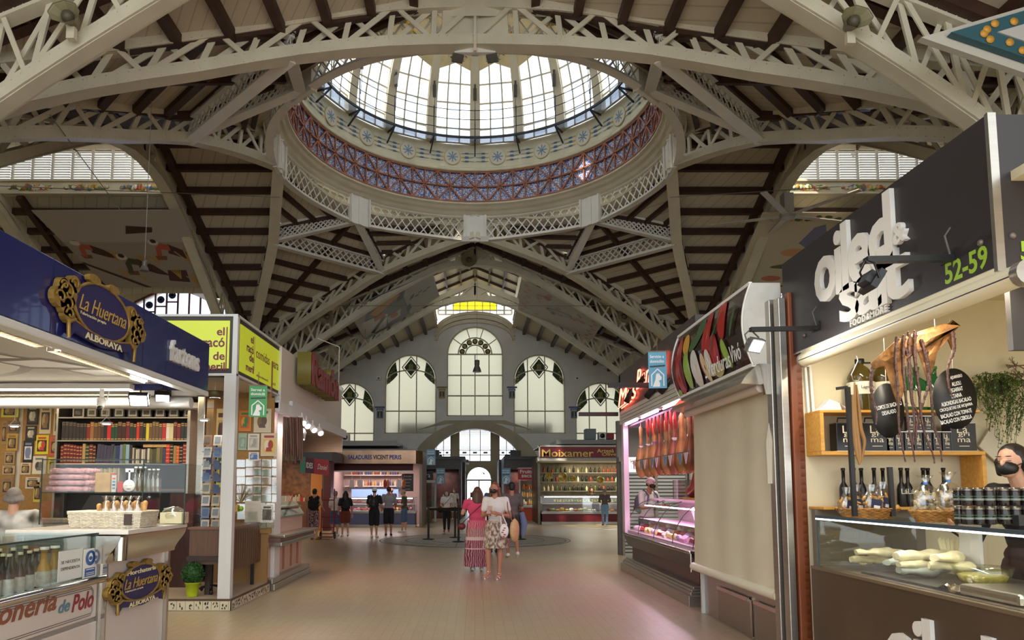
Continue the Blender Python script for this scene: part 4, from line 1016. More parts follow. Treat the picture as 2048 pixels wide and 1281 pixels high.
def pxbox(name,Y,x0,x1,y0,y1,d,m,label,cat,grp=None,bevel=.003,tilt=0):
 a,b=atY(x0,y1,Y),atY(x1,y0,Y);mb=MB();mb.prism([V((a.x,Y,a.z)),V((b.x,Y,a.z)),V((b.x+tilt,Y,b.z)),V((a.x+tilt,Y,b.z))],Y1*d);return solo(name,mb,m,label,cat,grp,bevel)
KR=mat('kraft_paper',srgb(190,150,96),.7,var=.12,vscale=20)
pxbox('paper_bag',6.25,189,221,946,987,.06,KR,'brown kraft paper bag in the glass cabinet','bag')
o=pxbox('card_sign',6.22,222,233,948,987,.005,C(214,210,204),'narrow white payment card sign with coloured logos','sign')
b=atY(227,967,6.21);mb=MB()
for k,c_ in enumerate(((220,90,50),(60,140,200),(60,90,150),(120,130,140))):mb.use(C(*c_)).box((b.x,6.215,b.z+.04-.028*k),(.025,.004,.014))
mb.use(C(200,50,40)).box((b.x,6.215,b.z+.08),(.04,.004,.012));mb.build('card_logo',None,o)
pxbox('card_sign',6.21,234,246,964,987,.005,C(196,50,44),'small red sign beside the round white card sign','sign')
c=atY(258,972,6.05);o=thing('card_sign',(c.x,6.05,1.3),'round white contactless payment sign hanging before the cabinet','sign');mb=MB();M=Matrix((X1,Z1,-Y1)).transposed()
mb.lathe(c,[(.05,0),(.05,.004),(.001,.005)],24,M=M);mb.box(c+Z1*.085,(.014,.004,.09));mb.box(c+Z1*.13,(.07,.004,.03));mb.build('disc',WHT,o);text('VISA',C(40,60,130),o,c-Y1*.006-Z1*.028,X1,Z1,h=.012,ext=.001)
text('pago sin contacto',C(110,110,110),o,c-Y1*.006,X1,Z1,w=.06,h=.008,ext=.001)
for k in range(6):
 p=atY(272+9*k,985,6.38);bottle('water_bottle',(p.x,6.36,1.383),.2 if k>2 else.22,.03,glass('clear_bottle',(.9,.82,.66),.8),WHT,None,'clear bottle of pale drink in the right half of the glass cabinet',grp='clear bottles in the cabinet')
mb=MB();p=atY(345,1045,6.3);mb.use(C(214,206,170)).bb(p.x-.09,p.x+.1,6.25,6.4,1.106,1.2);mb.use(glass('plastic_bag',(.97,.97,.95),.75,.15)).ball((p.x,6.32,1.17),(.12,.08,.085),10,6)
solo('bread_bag',mb,None,'clear bag of pale rusks in the lower right of the glass cabinet','bag')
mb=MB();a=atY(140,1055,5.9);mb.prism([a,a+V((.22,0,0)),a+V((.32,.1,.26)),a+V((.1,.1,.26))],Y1*.02);mb.box(a+V((.12,.12,.03)),(.16,.14,.06));solo('till_screen',mb,BLK,'black tilted till screen beside the white basket','screen')
WK=mat('white_wicker',srgb(214,204,184),.6,var=.12,vscale=30);kx0,kx1=atY(143,1050,5.62).x,atY(281,1050,5.62).x;zz0,zz1=1.102,1.225
bk=thing('wicker_basket',((kx0+kx1)/2,5.72,zz0),'white wicker basket of bagged sponge fingers on the counter','basket');mb=MB()
x0,x1,y0,y1=kx0,kx1,5.6,5.88
def per(t,g):
 t%=1;q=t*4
 if q<1:return V((x0-g+(x1-x0+2*g)*q,y0-g,0))
 if q<2:return V((x1+g,y0-g+(y1-y0+2*g)*(q-1),0))
 if q<3:return V((x1+g-(x1-x0+2*g)*(q-2),y1+g,0))
 return V((x0-g,y1+g-(y1-y0+2*g)*(q-3),0))
NV=96
for r in range(11):
 z=zz0+.006+r*.0115;P=[per(i/NV,.004*(1 if(i+r)%2 else-1)+.0014*r)+Z1*z for i in range(NV+1)];mb.tube(P,.0055,4,False)
for i in range(0,NV,2):p=per(i/NV,0);mb.tube([p+Z1*zz0,per(i/NV,.015)+Z1*zz1],.004,4,False)
mb.tube([per(i/NV,.016)+Z1*zz1 for i in range(NV+1)],.009,6,False);mb.bb(x0,x1,y0,y1,zz0,zz0+.01);mb.build('wicker',WK,bk)
mb=MB();p=atY(256,1040,5.58);mb.box((p.x,5.578,p.z),(.06,.008,.085));mb.build('price_tag',C(58,38,32),bk)
FA=mat('baked_sponge',srgb(206,156,92),.6,var=.14,vscale=9)
for k in range(5):
 px_=212+16*k;b=atY(px_,1020,5.72);o=thing('sponge_finger_bag',(b.x,5.7+.02*(k%2),1.115),'clear bag of golden sponge fingers, number %s from the left in the white basket'%['one','two','three','four','five'][k],'bag','bags of sponge fingers');mb=MB()
 for j in range(3):q=b+V((-.032+.032*j,.0+.03*(j%2),0));q.z=1.12;mb.tube([q,q+V((.012*(k-2),0,.15+.012*j))],[.019,.021],8);mb.ball(q+V((.012*(k-2),0,.15+.012*j)),.021,8,5)
 mb.build('sponge_finger',FA,o);mb=MB();q=V((b.x,5.71,1.21));mb.ball(q,(.06,.045,.1),10,8);mb.lathe(q+Z1*.09,[(.015,0),(.01,.015),(.035,.05)],8,cap=False);mb.build('plastic_bag',glass('plastic_bag',(.97,.97,.95),.75,.15),o)
#  collectors' stall with the yellow sign
YS=8.42;XS=-2.86;YB=10.35;ZP=.13
LIME=mat('lime_sign_face',srgb(186,196,40),.3,emit=.25);PURP=C(120,36,66)
z0s,z1s=atX(486,755,XS).z,atX(487,641,XS).z;yR=atX(580,755,XS).y;xl=-5.2
sg=thing('corner_sign',(XS,YS,z0s),'lime yellow light box sign with purple lettering wrapping the stall corner','sign')
mb=MB();mb.bb(xl,XS-.02,YS+.02,YS+.25,z0s,z1s);mb.bb(XS-.25,XS-.02,YS+.1,yR-.02,z0s,z1s);mb.build('box',C(52,44,40),sg)
mb=MB();mb.bb(xl,XS-.1,YS+.01,YS+.022,z0s+.07,z1s-.05);mb.build('front_face',LIME,sg)
mb=MB();mb.bb(XS-.022,XS-.01,YS+.14,yR-.06,z0s+.06,z1s-.06);mb.build('side_face',LIME,sg)
mb=MB();mb.bb(XS-.06,XS+.0,YS,YS+.07,z0s-.02,z1s+.02);mb.bb(XS-.03,XS+.0,yR-.04,yR,z0s-.02,z1s+.02)
for z in(z0s-.02,z1s):mb.bb(xl,XS,YS,YS+.04,z,z+.03);mb.bb(XS-.04,XS,YS,yR,z,z+.03)
mb.build('frame',ALU,sg,bevel=.004)
for t,y in(('el',663),('racó',685),('de',712),('meril',733)):
 r=atY(449,y,YS);h={'el':.1,'racó':.115,'de':.1,'meril':.1}[t];w_={'el':.095,'racó':.26,'de':.14,'meril':.27}[t]
 text(t,PURP,sg,(r.x-w_/2,YS+.009,r.z),X1,Z1,w=w_,h=h,ext=.002,bold=.02)
mb=MB();a,b=atY(450,742,YS),atY(455,654,YS);mb.bb(a.x,b.x,YS+.006,YS+.01,a.z,b.z)
a,b=atX(509,743,XS),atX(511,674,XS);mb.bb(XS-.01,XS-.006,a.y,b.y,a.z,b.z);mb.build('bar',PURP,sg)
def tl(t,x0,x1,y,h,**k):a,b=atX(x0,y,XS),atX(x1,y,XS);text(t,k.pop('m',PURP),sg,(XS-.009,(a.y+b.y)/2,atX((x0+x1)/2,y,XS).z),Y1,Z1,w=b.y-a.y,h=h,ext=.002,**k)
tl('el',503,509,680,.1,bold=.02);tl('racó',495,509,698,.11,bold=.02);tl('de',500,509,717,.1,bold=.02);tl('meril',493,509,737,.1,bold=.02)
tl('comidas  para  llevar',513,577,728,.17);tl('elracodemeril',514,537,756,.035);tl('Plaza 133',544,552,768,.04);tl('Tel. 96 382 0161',559,575,776,.06)
def post(px0,px1,X,z1,label,d=.12,m=ALU,z0=0,name='post'):
 a=atX(px0,1100,X);b=atX(px1,1100,X);mb=MB();mb.bb(X-d,X,a.y,b.y,z0,z1);return solo(name,mb,m,label,'post',None,.006)
pb=atZ(455,1215,0);mb=MB();mb.bb(XS-.145,XS,YS,YS+.1,ZP,z0s-.02);mb.box((XS-.0725,YS,1.4),(.002,.002,2.4));solo('post',mb,ALU,'white square aluminium post carrying the lime sign corner','post',None,.006)
post(549,560,XS,z0s,'slim white post between the collectors stall and the meat counter',.06,z0=.13)
pf=thing('platform',(-4.5,9.4,0),'raised stall platform edged with small black and cream figure tiles','platform')
yP=9.95;mb=MB();mb.bb(-8,XS+.02,YS-.02,yP,0,ZP-.012);mb.build('base',C(170,158,136),pf)
mb=MB();mb.bb(-8,XS+.01,YS-.01,yP,ZP-.012,ZP);mb.build('floor_tiles',mat('stall_floor',srgb(176,160,138),.4),pf)
mb=MB();mb.bb(-8,XS+.035,YS-.035,YS-.015,ZP-.018,ZP+.004);mb.bb(XS+.015,XS+.035,YS-.03,yP,ZP-.018,ZP+.004);mb.build('nosing',C(84,56,44),pf)
mb=MB();mb.use(C(206,194,164)).bb(-8,XS+.03,YS-.03,YS-.02,.004,ZP-.02);mb.bb(XS+.02,XS+.03,YS-.03,yP,.004,ZP-.02);rr=random.Random(3)
for k in range(48):
 x=XS-.0-.1*k-.05;mb.use(C(120,108,90)).box((x+.05,YS-.031,.06),(.003,.003,.1))
 if k<22:mb.box((XS+.031,YS+.05+.1*k-.05,.06),(.003,.003,.1))
 mb.use(C(36,30,28))
 for j in range(5):
  d=(rr.uniform(-.025,.025),rr.uniform(-.035,.03));s_=(rr.uniform(.006,.014),rr.uniform(.014,.034));R=Matrix.Rotation(rr.uniform(-.7,.7),3,'Y')
  mb.box((x+d[0],YS-.032,.06+d[1]),(s_[0],.003,s_[1]),R)
  if k<15:mb.box((XS+.032,YS+.05+.1*k+d[0],.06+d[1]),(.003,s_[0],s_[1]))
mb.build('figure_tile',None,pf)
CORK=mat('cork_board',srgb(150,112,62),.8,var=.1,vscale=40);WTILE=C(196,186,166)
mb=MB();mb.use(WTILE).bb(-8,-3.55,YB+.12,YB+.2,0,3.2);struct('wall_stall_back',mb)
mb=MB();mb.bb(-8,XS-.05,YS+.3,YB+.1,2.75,2.8);solo('stall_ceiling',mb,C(196,186,168),'cream ceiling panel of the collectors stall','ceiling panel')
sh=thing('bookcase',(-4.95,YB,ZP),'wide metal bookcase full of bound volumes at the back of the collectors stall','bookcase')
bx0,bx1=atY(134,880,YB).x,atY(388,880,YB).x;zs=[atY(260,y,YB-.15).z for y in(836,882,928)]
mb=MB()
for z in zs:mb.bb(bx0,bx1,YB-.24,YB+.1,z-.02,z)
mb.build('shelf',STL,sh,bevel=.003)
mb=MB();mb.bb(bx1,bx1+.04,YB-.26,YB+.1,ZP,2.72);mb.bb(bx0-.03,bx0,YB-.24,YB+.1,ZP,2.6);mb.build('upright',STL,sh)
mb=MB();mb.bb(bx0,bx1,YB+.08,YB+.1,ZP,2.6);mb.build('back_panel',C(40,34,28),sh)
rb_=random.Random(11);ROW1=[(38,26,22)]*7+[(120,26,28),(150,96,50),(96,66,40),(92,60,40),(70,46,34),(28,30,40),(190,30,34),(30,60,40),(32,64,44),(60,24,24),(56,22,22),(110,22,30),(34,44,34),(40,40,30),(196,36,30),(60,40,26),(30,26,24),(200,184,40),(96,70,46),(98,72,48),(94,68,46),(92,66,44),(170,30,34),(214,206,196),(200,190,150),(92,22,26),(112,26,28),(28,32,30),(28,34,32)]
ROW2=[(104,20,24)]*7+[(170,140,90),(36,60,44),(96,20,24),(60,20,22)]+[(62,58,78)]*5+[(70,84,70),(40,52,96),(110,120,150),(90,110,50),(130,160,176),(50,46,40)]+[(170,160,140),(70,60,60),(190,184,170)]*3+[(96,90,46),(70,66,40),(120,110,70),(84,76,50),(54,60,90)]+[(196,34,30),(34,30,30),(150,120,60),(206,80,40),(30,28,26),(128,22,30)]
GILT=C(196,160,90)
for ri,(row,zsf)in enumerate(((ROW1,zs[1]),(ROW2,zs[2]))):
 x=bx0+.03;avail=bx1-bx0-.05;ws=[rb_.uniform(.8,1.15)*(.6 if(ri and 22<=i<31)else 1)for i in range(len(row))];k_=avail/sum(ws)
 for i,c_ in enumerate(row):
  w_=ws[i]*k_;h=(.27 if ri==0 else.28)*rb_.uniform(.9,1.02)*(.8 if(ri and i>=22 and i<36)else 1);o=thing('book',(x+w_/2,YB-.1,zsf),None,'book')
  m_=C(*c_,rough=.45);ln=0
  if ri and 11<=i<16:ln=.02
  mb=MB();mb.prism([V((x+.001,YB-.2,zsf)),V((x+w_-.001,YB-.2,zsf)),V((x+w_-.001+ln,YB-.2,zsf+h)),V((x+.001+ln,YB-.2,zsf+h))],Y1*.2);mb.build('cover',m_,o,bevel=.003)
  gilt=sum(c_)<330 and not(ri and 11<=i<36)
  if gilt or ri==0:
   mb=MB();zz=[.06,.8,.9]if ri==0 else[.12,.3,.5,.7,.88]
   for f_ in zz:mb.bb(x+.006,x+w_-.006,YB-.203,YB-.2,zsf+h*f_,zsf+h*f_+.01)
   mb.build('spine_band',GILT if(i>6 or ri)else C(120,104,80),o)
  pos='upper' if ri==0 else 'lower'
  kind={(38,26,22):'black',(104,20,24):'dark red',(62,58,78):'slate grey'}.get(c_)or('yellow' if c_[0]>180 and c_[1]>150 and c_[2]<90 else 'bright red' if c_[0]>165 and c_[1]<70 else 'white' if min(c_)>160 else 'red' if c_[0]>90 and c_[1]<40 else 'green' if c_[1]>c_[0]else 'tan' if c_[0]>140 else 'brown' if c_[0]>c_[2]+20 else 'dark')
  o['label']='%s %s spine on the %s shelf of the bookcase'%(kind,'folder' if(ri and 11<=i<36)else 'bound volume',pos);o['group']='%s spines on the %s shelf'%(kind,pos);x+=w_
mb=MB();p=atY(318,900,YB);mb.bb(p.x-.15,p.x+.2,YB-.18,YB,zs[2]+.235,zs[2]+.275);solo('document_box',mb,KR,'flat brown box lying across the folders on the lower shelf','box')
for i in range(9):
 x0,x1=145+27.3*i,168+27.3*i
 if i==8:x0,x1=366,389
 a,b=atY(x0,833,YB-.12),atY(x1,816,YB-.12);o=thing('framed_picture',((a.x+b.x)/2,YB-.12,zs[0]+.002),'small framed picture on top of the bookcase, %s from the left'%['first','second','third','fourth','fifth','sixth','seventh','eighth','ninth'][i],'picture','framed pictures above the books')
 h=.15;z=zs[0]+.002;f1=C(214,206,190)if i==0 else BLK
 mb=MB();mb.bb(a.x,b.x,YB-.12,YB-.1,z,z+h);mb.build('frame',f1,o);mb=MB();mb.bb(a.x+.02,b.x-.02,YB-.124,YB-.12,z+.02,z+h-.02);mb.build('mount',C(190,184,168)if i else BLK,o)
 mb=MB();mb.bb(a.x+.04,b.x-.04,YB-.126,YB-.124,z+.045,z+h-.045);mb.build('print',C(96,90,80,'old_photo_print',var=.5,vscale=40),o)
BRZ=mat('brushed_bronze_steel',srgb(136,112,84),.3,.85,var=.12,vscale=2,stretch=(20,20,1))
for px0,px1,y,lb in((389,404,9.6,'brushed metal door post beside the bookcase'),(407,431,10.0,'wide brushed bronze panel behind the postcard rack')):
 a,b=atY(px0,1000,y),atY(px1,1000,y);mb=MB();mb.bb(a.x,b.x,y,y+.08,ZP,2.7);solo('metal_panel',mb,STL if px0<400 else BRZ,lb,'panel',None,.01)
a,b=atY(340,1000,9.4),atY(388,1000,9.4);mb=MB();mb.bb(a.x,b.x,9.4,9.44,ZP,1.35);solo('shop_door',mb,mat('dark_timber',srgb(70,36,26),.5,var=.2,vscale=5,stretch=(8,8,1)),'dark brown low door behind the end of the horchata counter','door')
for px_,py_,y in((29,850,8.2),(213,845,8.0),(408,838,8.2)):
 c=atY(px_,py_,y);o=thing('pendant_lamp',c,'small wire-framed pendant lamp hanging %s'%{29:'before the posters at far left',213:'in front of the bookcase',408:'beside the brushed door post'}[px_],'lamp','small pendant lamps of the collectors stall')
 mb=MB();mb.tube([(c.x-.055,y,c.z),(c.x,y,c.z+.06),(c.x+.055,y,c.z),(c.x-.055,y,c.z)],.005,5);mb.tube([(c.x,y,c.z+.06),(c.x,y,2.74)],.005,5);mb.build('frame',ALU,o)
 mb=MB();mb.box(c-Z1*.01,(.11,.06,.02));mb.build('head',ALU,o);mb=MB();mb.box(c-Z1*.023,(.07,.04,.006));mb.build('lens',LEDW,o)
c=atY(430,797,8.75);o=thing('bowl_lamp',c,'olive metal bowl lamp under the lime sign','lamp');mb=MB();mb.lathe(c,[(.055,0),(.085,.02),(.11,.085),(.1,.085),(.05,.01)],20);mb.build('shade',C(96,84,50,metal=.5),o);mb=MB();mb.lathe(c,[(.06,.002),(.001,.0)],16);mb.build('lens',LEDW,o);mb=MB();mb.tube([c+Z1*.08,V((c.x,c.y,2.74))],.006,5);mb.build('stem',ALU,o)
l=area('bowl_light',(0,0,0),.1,6,(1,.92,.8));l.parent=o;l.location=(0,0,-.01)
area('stall_ceiling_light',(-4.6,9.3,2.7),1.6,26,(1,.82,.55),sy=.5)
area('stall_ceiling_light',(-6.6,9.3,2.7),1.6,24,(1,.82,.55),sy=.5)
PR=random.Random(5)
def poster(Y,x0,x1,y0,y1,base,label,marks=3,grp=None,name='poster',frame=None,kinds=None):
 a,b=atY(x0,y1,Y),atY(x1,y0,Y);o=thing(name,((a.x+b.x)/2,Y,a.z),label,'poster',grp);w_,h=b.x-a.x,b.z-a.z
 mb=MB();mb.bb(a.x,b.x,Y,Y+.006,a.z,b.z);mb.build('sheet',frame or C(*base),o);S=[]
 fn=lambda s,t,hh=0:V((a.x+w_*s,Y-.001-hh,a.z+h*t))
 if frame:S.append((C(*base),[(.08,.08),(.92,.08),(.92,.92),(.08,.92)]))
 pal=kinds or[(60,50,40),(120,96,64),(160,140,100)]
 if marks:
  S.append((C(*pal[0]),[(.14,.14),(.86,.14),(.86,.74),(.14,.74)]));S.append((C(*pal[1%len(pal)]),ell(.4,.45,.2,.24)));S.append((C(*pal[2%len(pal)]),ell(.6,.5,.16,.2)))
  S.append((C(*pal[2%len(pal)]),[(.3,.2),(.7,.2),(.62,.38),(.35,.38)]))
  S.append((C(*pal[-1]),[(.2,.8),(.8,.8),(.8,.9),(.2,.9)]))
 decal('print',o,fn,S,.0004);return o
YW_=YB+.1
mb=MB();a,b=atY(44,900,YW_),atY(131,900,YW_);mb.bb(a.x,b.x,YW_-.02,YW_,ZP,2.6);a,b=atY(-30,900,YW_),atY(33,900,YW_);mb.bb(a.x,b.x,YW_-.02,YW_,ZP,2.6);solo('notice_board',mb,CORK,'brown cork boards crowded with old posters at far left','board')
YP_=YW_-.028
PL=[((78,104),(810,868),(200,184,150),'white sheet of four sepia drawings, left half, top of the cork board'),((106,131),(813,871),(196,180,146),'white sheet of sepia drawings, right half, beside the bookcase'),((70,98),(871,909),(210,190,40),'yellow poster of a seated man in a pale suit'),((98,125),(874,912),(200,80,44),'orange framed poster with a dark battle picture'),((64,93),(913,949),(206,196,176),'black and white poster of two faces above the towels'),((95,120),(916,948),(206,190,40),'yellow and black poster above the glass cabinet'),((53,78),(812,850),(24,22,22),'black display card of small medals, top one'),((50,74),(852,882),(26,24,24),'black display card of small medals, middle one'),((45,68),(882,926),(28,28,34),'black card holding a white sheet of stamps'),((2,38),(808,835),(200,196,70),'green and yellow picture at the left edge, topmost'),((2,15),(842,890),(150,120,80),'small brown print at the left picture edge'),((16,38),(842,866),(110,84,66),'dark oval portrait print at far left'),((12,36),(868,902),(176,140,60),'print with a round yellow spiral'),((8,30),(904,930),(150,130,96),'small grey print below the yellow spiral'),((4,30),(932,950),(170,148,110),'small sepia print at far left, above the seated woman'),((40,62),(926,950),(196,180,150),'pale print below the white stamp sheet'),((50,80),(955,978),(190,180,160),'pale leaflet between the woman and the towels'),((66,84),(965,1005),(196,176,60),'yellow leaflet low behind the seated woman'),((2,26),(955,990),(140,110,80),'brown print at the left edge behind the woman')]
for(x,y,c_,lb)in PL:
 kd=[(60,44,34),(170,150,100),(130,100,66)]if sum(c_)>200 else[(60,56,50),(200,190,170),(170,160,140)]
 if 'yellow poster of' in lb:kd=[(40,32,30),(214,190,90),(190,60,40)]
 if 'stamps' in lb:kd=[(200,198,194),(110,120,150),(110,120,150)]
 if 'two faces' in lb:kd=[(206,196,176),(60,56,54),(110,104,96)]
 poster(YP_,x[0],x[1],y[0],y[1],c_,lb,grp='posters and prints on the cork board',kinds=kd)
mb=MB();rr=random.Random(4);x=atY(123,960,YB-.1).x
for k in range(40):
 w_=.022;mb.use([C(190,180,160),C(176,164,140),C(150,138,118)][k%3]).bb(x,x+w_-.003,YB-.2,YB,1.42,1.7+rr.uniform(-.01,.01));x+=w_
solo('file_row',tag(mb,None)if 0 else mb,None,'row of thin cream files on the shelf below the bound volumes','files')
mb=MB();mb.bb(bx0,bx1,YB-.25,YB+.08,1.38,1.41);mb.bb(bx0,bx1,YB-.25,YB+.08,ZP,.9);solo('low_cabinet',mb,C(96,70,50),'brown low cabinet under the book shelves','cabinet')
mb=MB();mb.bb(-7.2,-4.1,8.7,9.1,ZP,1.0);mb.bb(-7.3,-4.05,8.65,9.15,1.0,1.04);solo('stall_counter',mb,C(150,138,118),'beige counter of the collectors stall behind the seated woman','counter')
YN=9.86;nb=MB();a,b=atY(440,1060,YN),atY(549,800,YN);nb.bb(a.x,b.x+.0,YN,YN+.03,.8,2.68);solo('notice_board',nb,CORK,'mustard board hung with rows of clear bank note sleeves','board')
mb=MB();mb.bb(-3.66,XS,YN+.03,YN+.08,0,3.2);struct('wall_stall_divider',mb,C(150,110,60))
rr=random.Random(9);SLV=glass('sleeve_plastic',(.96,.96,.94),.82,.12)
orig={}
GN=[(170,176,150),(190,180,150),(186,168,140),(150,166,140),(196,190,170),(176,150,120)]
for r in range(8):
 y=928+17.5*r
 cols=[(474,490),(492,506),(507,522),(524,542),(544,553)]if r<5 else[(475,492),(498,513),(517,531),(533,549)]
 if r==7:cols=[(500,514),(517,532),(534,548)]
 for i,(x0,x1)in enumerate(cols):
  g=GN[rr.randrange(6)];w_=(x1-x0)/143;c=atY((x0+x1)/2,y+rr.uniform(-1,1),YN-.012)
  key=(g,round(w_,3))
  o=thing('banknote_sleeve',c,'clear sleeve holding an old bank note on the mustard board','banknote','bank note sleeves on the mustard board')
  mb=MB();mb.box(c,(w_,.003,.085));mb.build('note',C(*g,var=.25,vscale=60),o)
  mb=MB();mb.box(c+Z1*.052-Y1*.002,(w_,.003,.018));mb.build('header_card',C(206,200,190),o)
  mb=MB();mb.box(c-Y1*.006,(w_*1.04,.002,.1));mb.build('sleeve',SLV,o)
poster(YN-.02,477,503,822,863,(200,120,40),'orange and green picture at the top of the mustard board',kinds=[(190,90,40),(210,150,50),(60,120,60)])
poster(YN-.02,507,543,818,866,(190,178,150),'cream fair poster top right of the mustard board',kinds=[(196,180,150),(110,90,60),(90,70,56)])
poster(YN-.024,521,555,867,913,(196,178,150),'cream fair poster with a red title and small portraits',kinds=[(206,170,80),(206,196,176),(150,50,44)])
poster(YN-.02,476,494,867,901,(150,170,150),'green grey large sheet in a clear sleeve',kinds=[(120,150,130),(140,160,140),(160,176,160)])
poster(YN-.02,495,519,868,901,(200,196,184),'white engraved sheet in a clear sleeve',kinds=[(170,166,154),(190,186,176),(150,146,136)])
poster(YN-.02,497,518,905,922,(210,206,196),'white card framed with blue stamps',kinds=[(80,110,160),(170,180,190),(80,110,160)])
poster(YN-.02,489,522,1003,1045,(200,192,176),'white sheet behind the dried straw bunch',kinds=[(200,192,176),(190,182,166),(196,188,170)])
poster(YN-.02,521,547,1010,1046,(206,200,190),'grey photograph of a crowd with a white border',kinds=[(96,90,80),(110,104,90),(80,74,66)])
poster(9.7,431,452,818,906,(196,176,120),'tall bullfight poster behind the white post',kinds=[(176,150,84),(50,40,36),(90,40,40)])
rk=thing('postcard_rack',atY(420,1150,9.1)*1,'revolving wire rack of postcards and magazines left of the white post','rack');c=atY(424,1170,8.95);c.z=ZP
mb=MB();mb.tube([c,c+Z1*1.85],.014,8)
for k in range(5):a=2*PI*k/5;mb.tube([c+Z1*.09,c+V((.22*math.cos(a),.22*math.sin(a),.05))],.012,6)
for k in range(8):
 z=.62+.16*k
 for s in(-1,1):mb.tube([c+V((-.14,-.1,z)),c+V((.14,-.1,z)),c+V((.14,.1,z)),c+V((-.14,.1,z)),c+V((-.14,-.1,z))],.003,4,False)
rk.location=c;mb.build('wire_frame',BLK,rk);wh=MB()
for k in range(5):a=2*PI*k/5;wh.ball(c+V((.22*math.cos(a),.22*math.sin(a),.03)),(.025,.02,.03),8,6)
wh.build('castor',BLK,rk);rr=random.Random(2)
for k in range(9):
 for j in range(2):
  z=ZP+.62+.15*k;x=c.x-.075+.125*j;g=[(206,200,190),(120,140,176),(196,186,160),(150,110,80),(90,100,130),(214,210,200)][rr.randrange(6)]
  o=thing('postcard',(x,c.y-.12,z),'postcard standing in a pocket of the revolving wire rack','postcard','postcards in the wire rack')
  mb=MB();mb.prism([V((x-.05,c.y-.115,z)),V((x+.05,c.y-.115,z)),V((x+.05,c.y-.09,z+.13)),V((x-.05,c.y-.09,z+.13))],Y1*.004);mb.build('card',C(*g),o)
  mb=MB();mb.prism([V((x-.035,c.y-.117,z+.03)),V((x+.035,c.y-.117,z+.03)),V((x+.035,c.y-.1,z+.11)),V((x-.035,c.y-.1,z+.11))],-Y1*.001);mb.build('picture',C(g[0]//2+30,g[1]//2+40,g[2]//2+50),o)
for px0,px1,y0,y1,g,lb in((411,424,908,950,(52,60,110),'dark blue magazine at the top left of the postcard rack'),(432,448,910,975,(190,180,60),'blue and yellow magazines at the top right of the postcard rack')):
 poster(8.85,px0,px1,y0,y1,g,lb,name='magazine',kinds=[(40,50,90),(200,180,60),(60,70,60)])
b=atY(384,1197,8.62);b.z=ZP+.002;o=thing('potted_boxwood',b,'clipped boxwood ball in a lime green pot on the platform edge','plant')
mb=MB();mb.lathe(b,[(.06,0),(.085,.155),(.09,.155),(.09,.165),(.078,.165),(.078,.15)],24);mb.build('pot',C(176,192,30,rough=.3),o)
rr=random.Random(1);mb=MB();LFM=mat('boxwood_leaf',srgb(40,84,30),.5,var=.5,vscale=30);cc=b+Z1*.27;mb.ball(cc,.105,12,8)
for k in range(1500):
 d=V((rr.gauss(0,1),rr.gauss(0,1),rr.gauss(0,1))).normalized();q=cc+d*rr.uniform(.1,.128);a=d.orthogonal().normalized();a.rotate(Matrix.Rotation(rr.uniform(0,6),3,d));e=d.cross(a);mb.poly([q,q+a*.008+d*.006,q+a*.004*0+d*.014+e*.006,q-a*.008+d*.006])
mb.build('foliage',LFM,o)
o=thing('display_desk',(-3.1,9.2,ZP),'brown slatted display desk with a glass top on the platform','desk');TB=mat('desk_timber',srgb(96,66,44),.45,var=.15,vscale=3,stretch=(12,12,1))
mb=MB();mb.bb(-3.45,XS-.1,YS+.25,9.75,.5,.92)
for k in range(16):mb.bb(XS-.1,XS-.092,YS+.28+.09*k,YS+.34+.09*k,.42,.9)
mb.build('case',TB,o);mb=MB()
for x in(-3.4,XS-.14):
 for y in(YS+.3,9.7):mb.bb(x-.02,x+.02,y-.02,y+.02,ZP,.5)
mb.build('leg',BLK,o);mb=MB();mb.bb(-3.45,XS-.1,YS+.25,9.75,1.1,1.106);mb.bb(XS-.106,XS-.1,YS+.25,9.75,.93,1.1);mb.build('glass_top',GLS2,o)
mb=MB();mb.bb(-3.47,XS-.08,YS+.23,9.77,.92,.945);mb.build('shelf',C(120,84,66),o)
c=V((-3.15,9.5,1.11));o=thing('straw_basket',c,'small wicker basket with a green fruit and dried straw on the desk','basket');mb=MB();mb.bb(c.x-.1,c.x+.02,9.42,9.5,1.11,1.2);mb.build('wicker',C(190,150,80,var=.2,vscale=40),o);mb=MB();mb.ball(c+V((.05,-.03,.04)),.035,10,8);mb.build('fruit',C(130,180,40),o)
mb=MB();rr=random.Random(8)
for k in range(70):a=rr.uniform(0,PI);d=V((math.cos(a)*.16,rr.uniform(-.03,.03),math.sin(a)*.2+.05));q=c+V((.02,.05,.12));mb.tube([q,q+d*.6+Z1*.02,q+d],.002,3,False)
mb.build('dried_straw',C(150,130,90),o)
mb=MB();mb.bb(-3.28,-3.22,8.75,8.79,ZP,.6);mb.bb(-3.45,-3.05,8.6,8.95,.55,.6);solo('office_stool',mb,C(50,32,26),'dark stool seat behind the white post','stool')
service_sign(atY(516,803,8.2),(1,.25,0),'green hanging banner reading Servei a domicili with a house logo',('Servei a','domicili'),C(60,150,80))
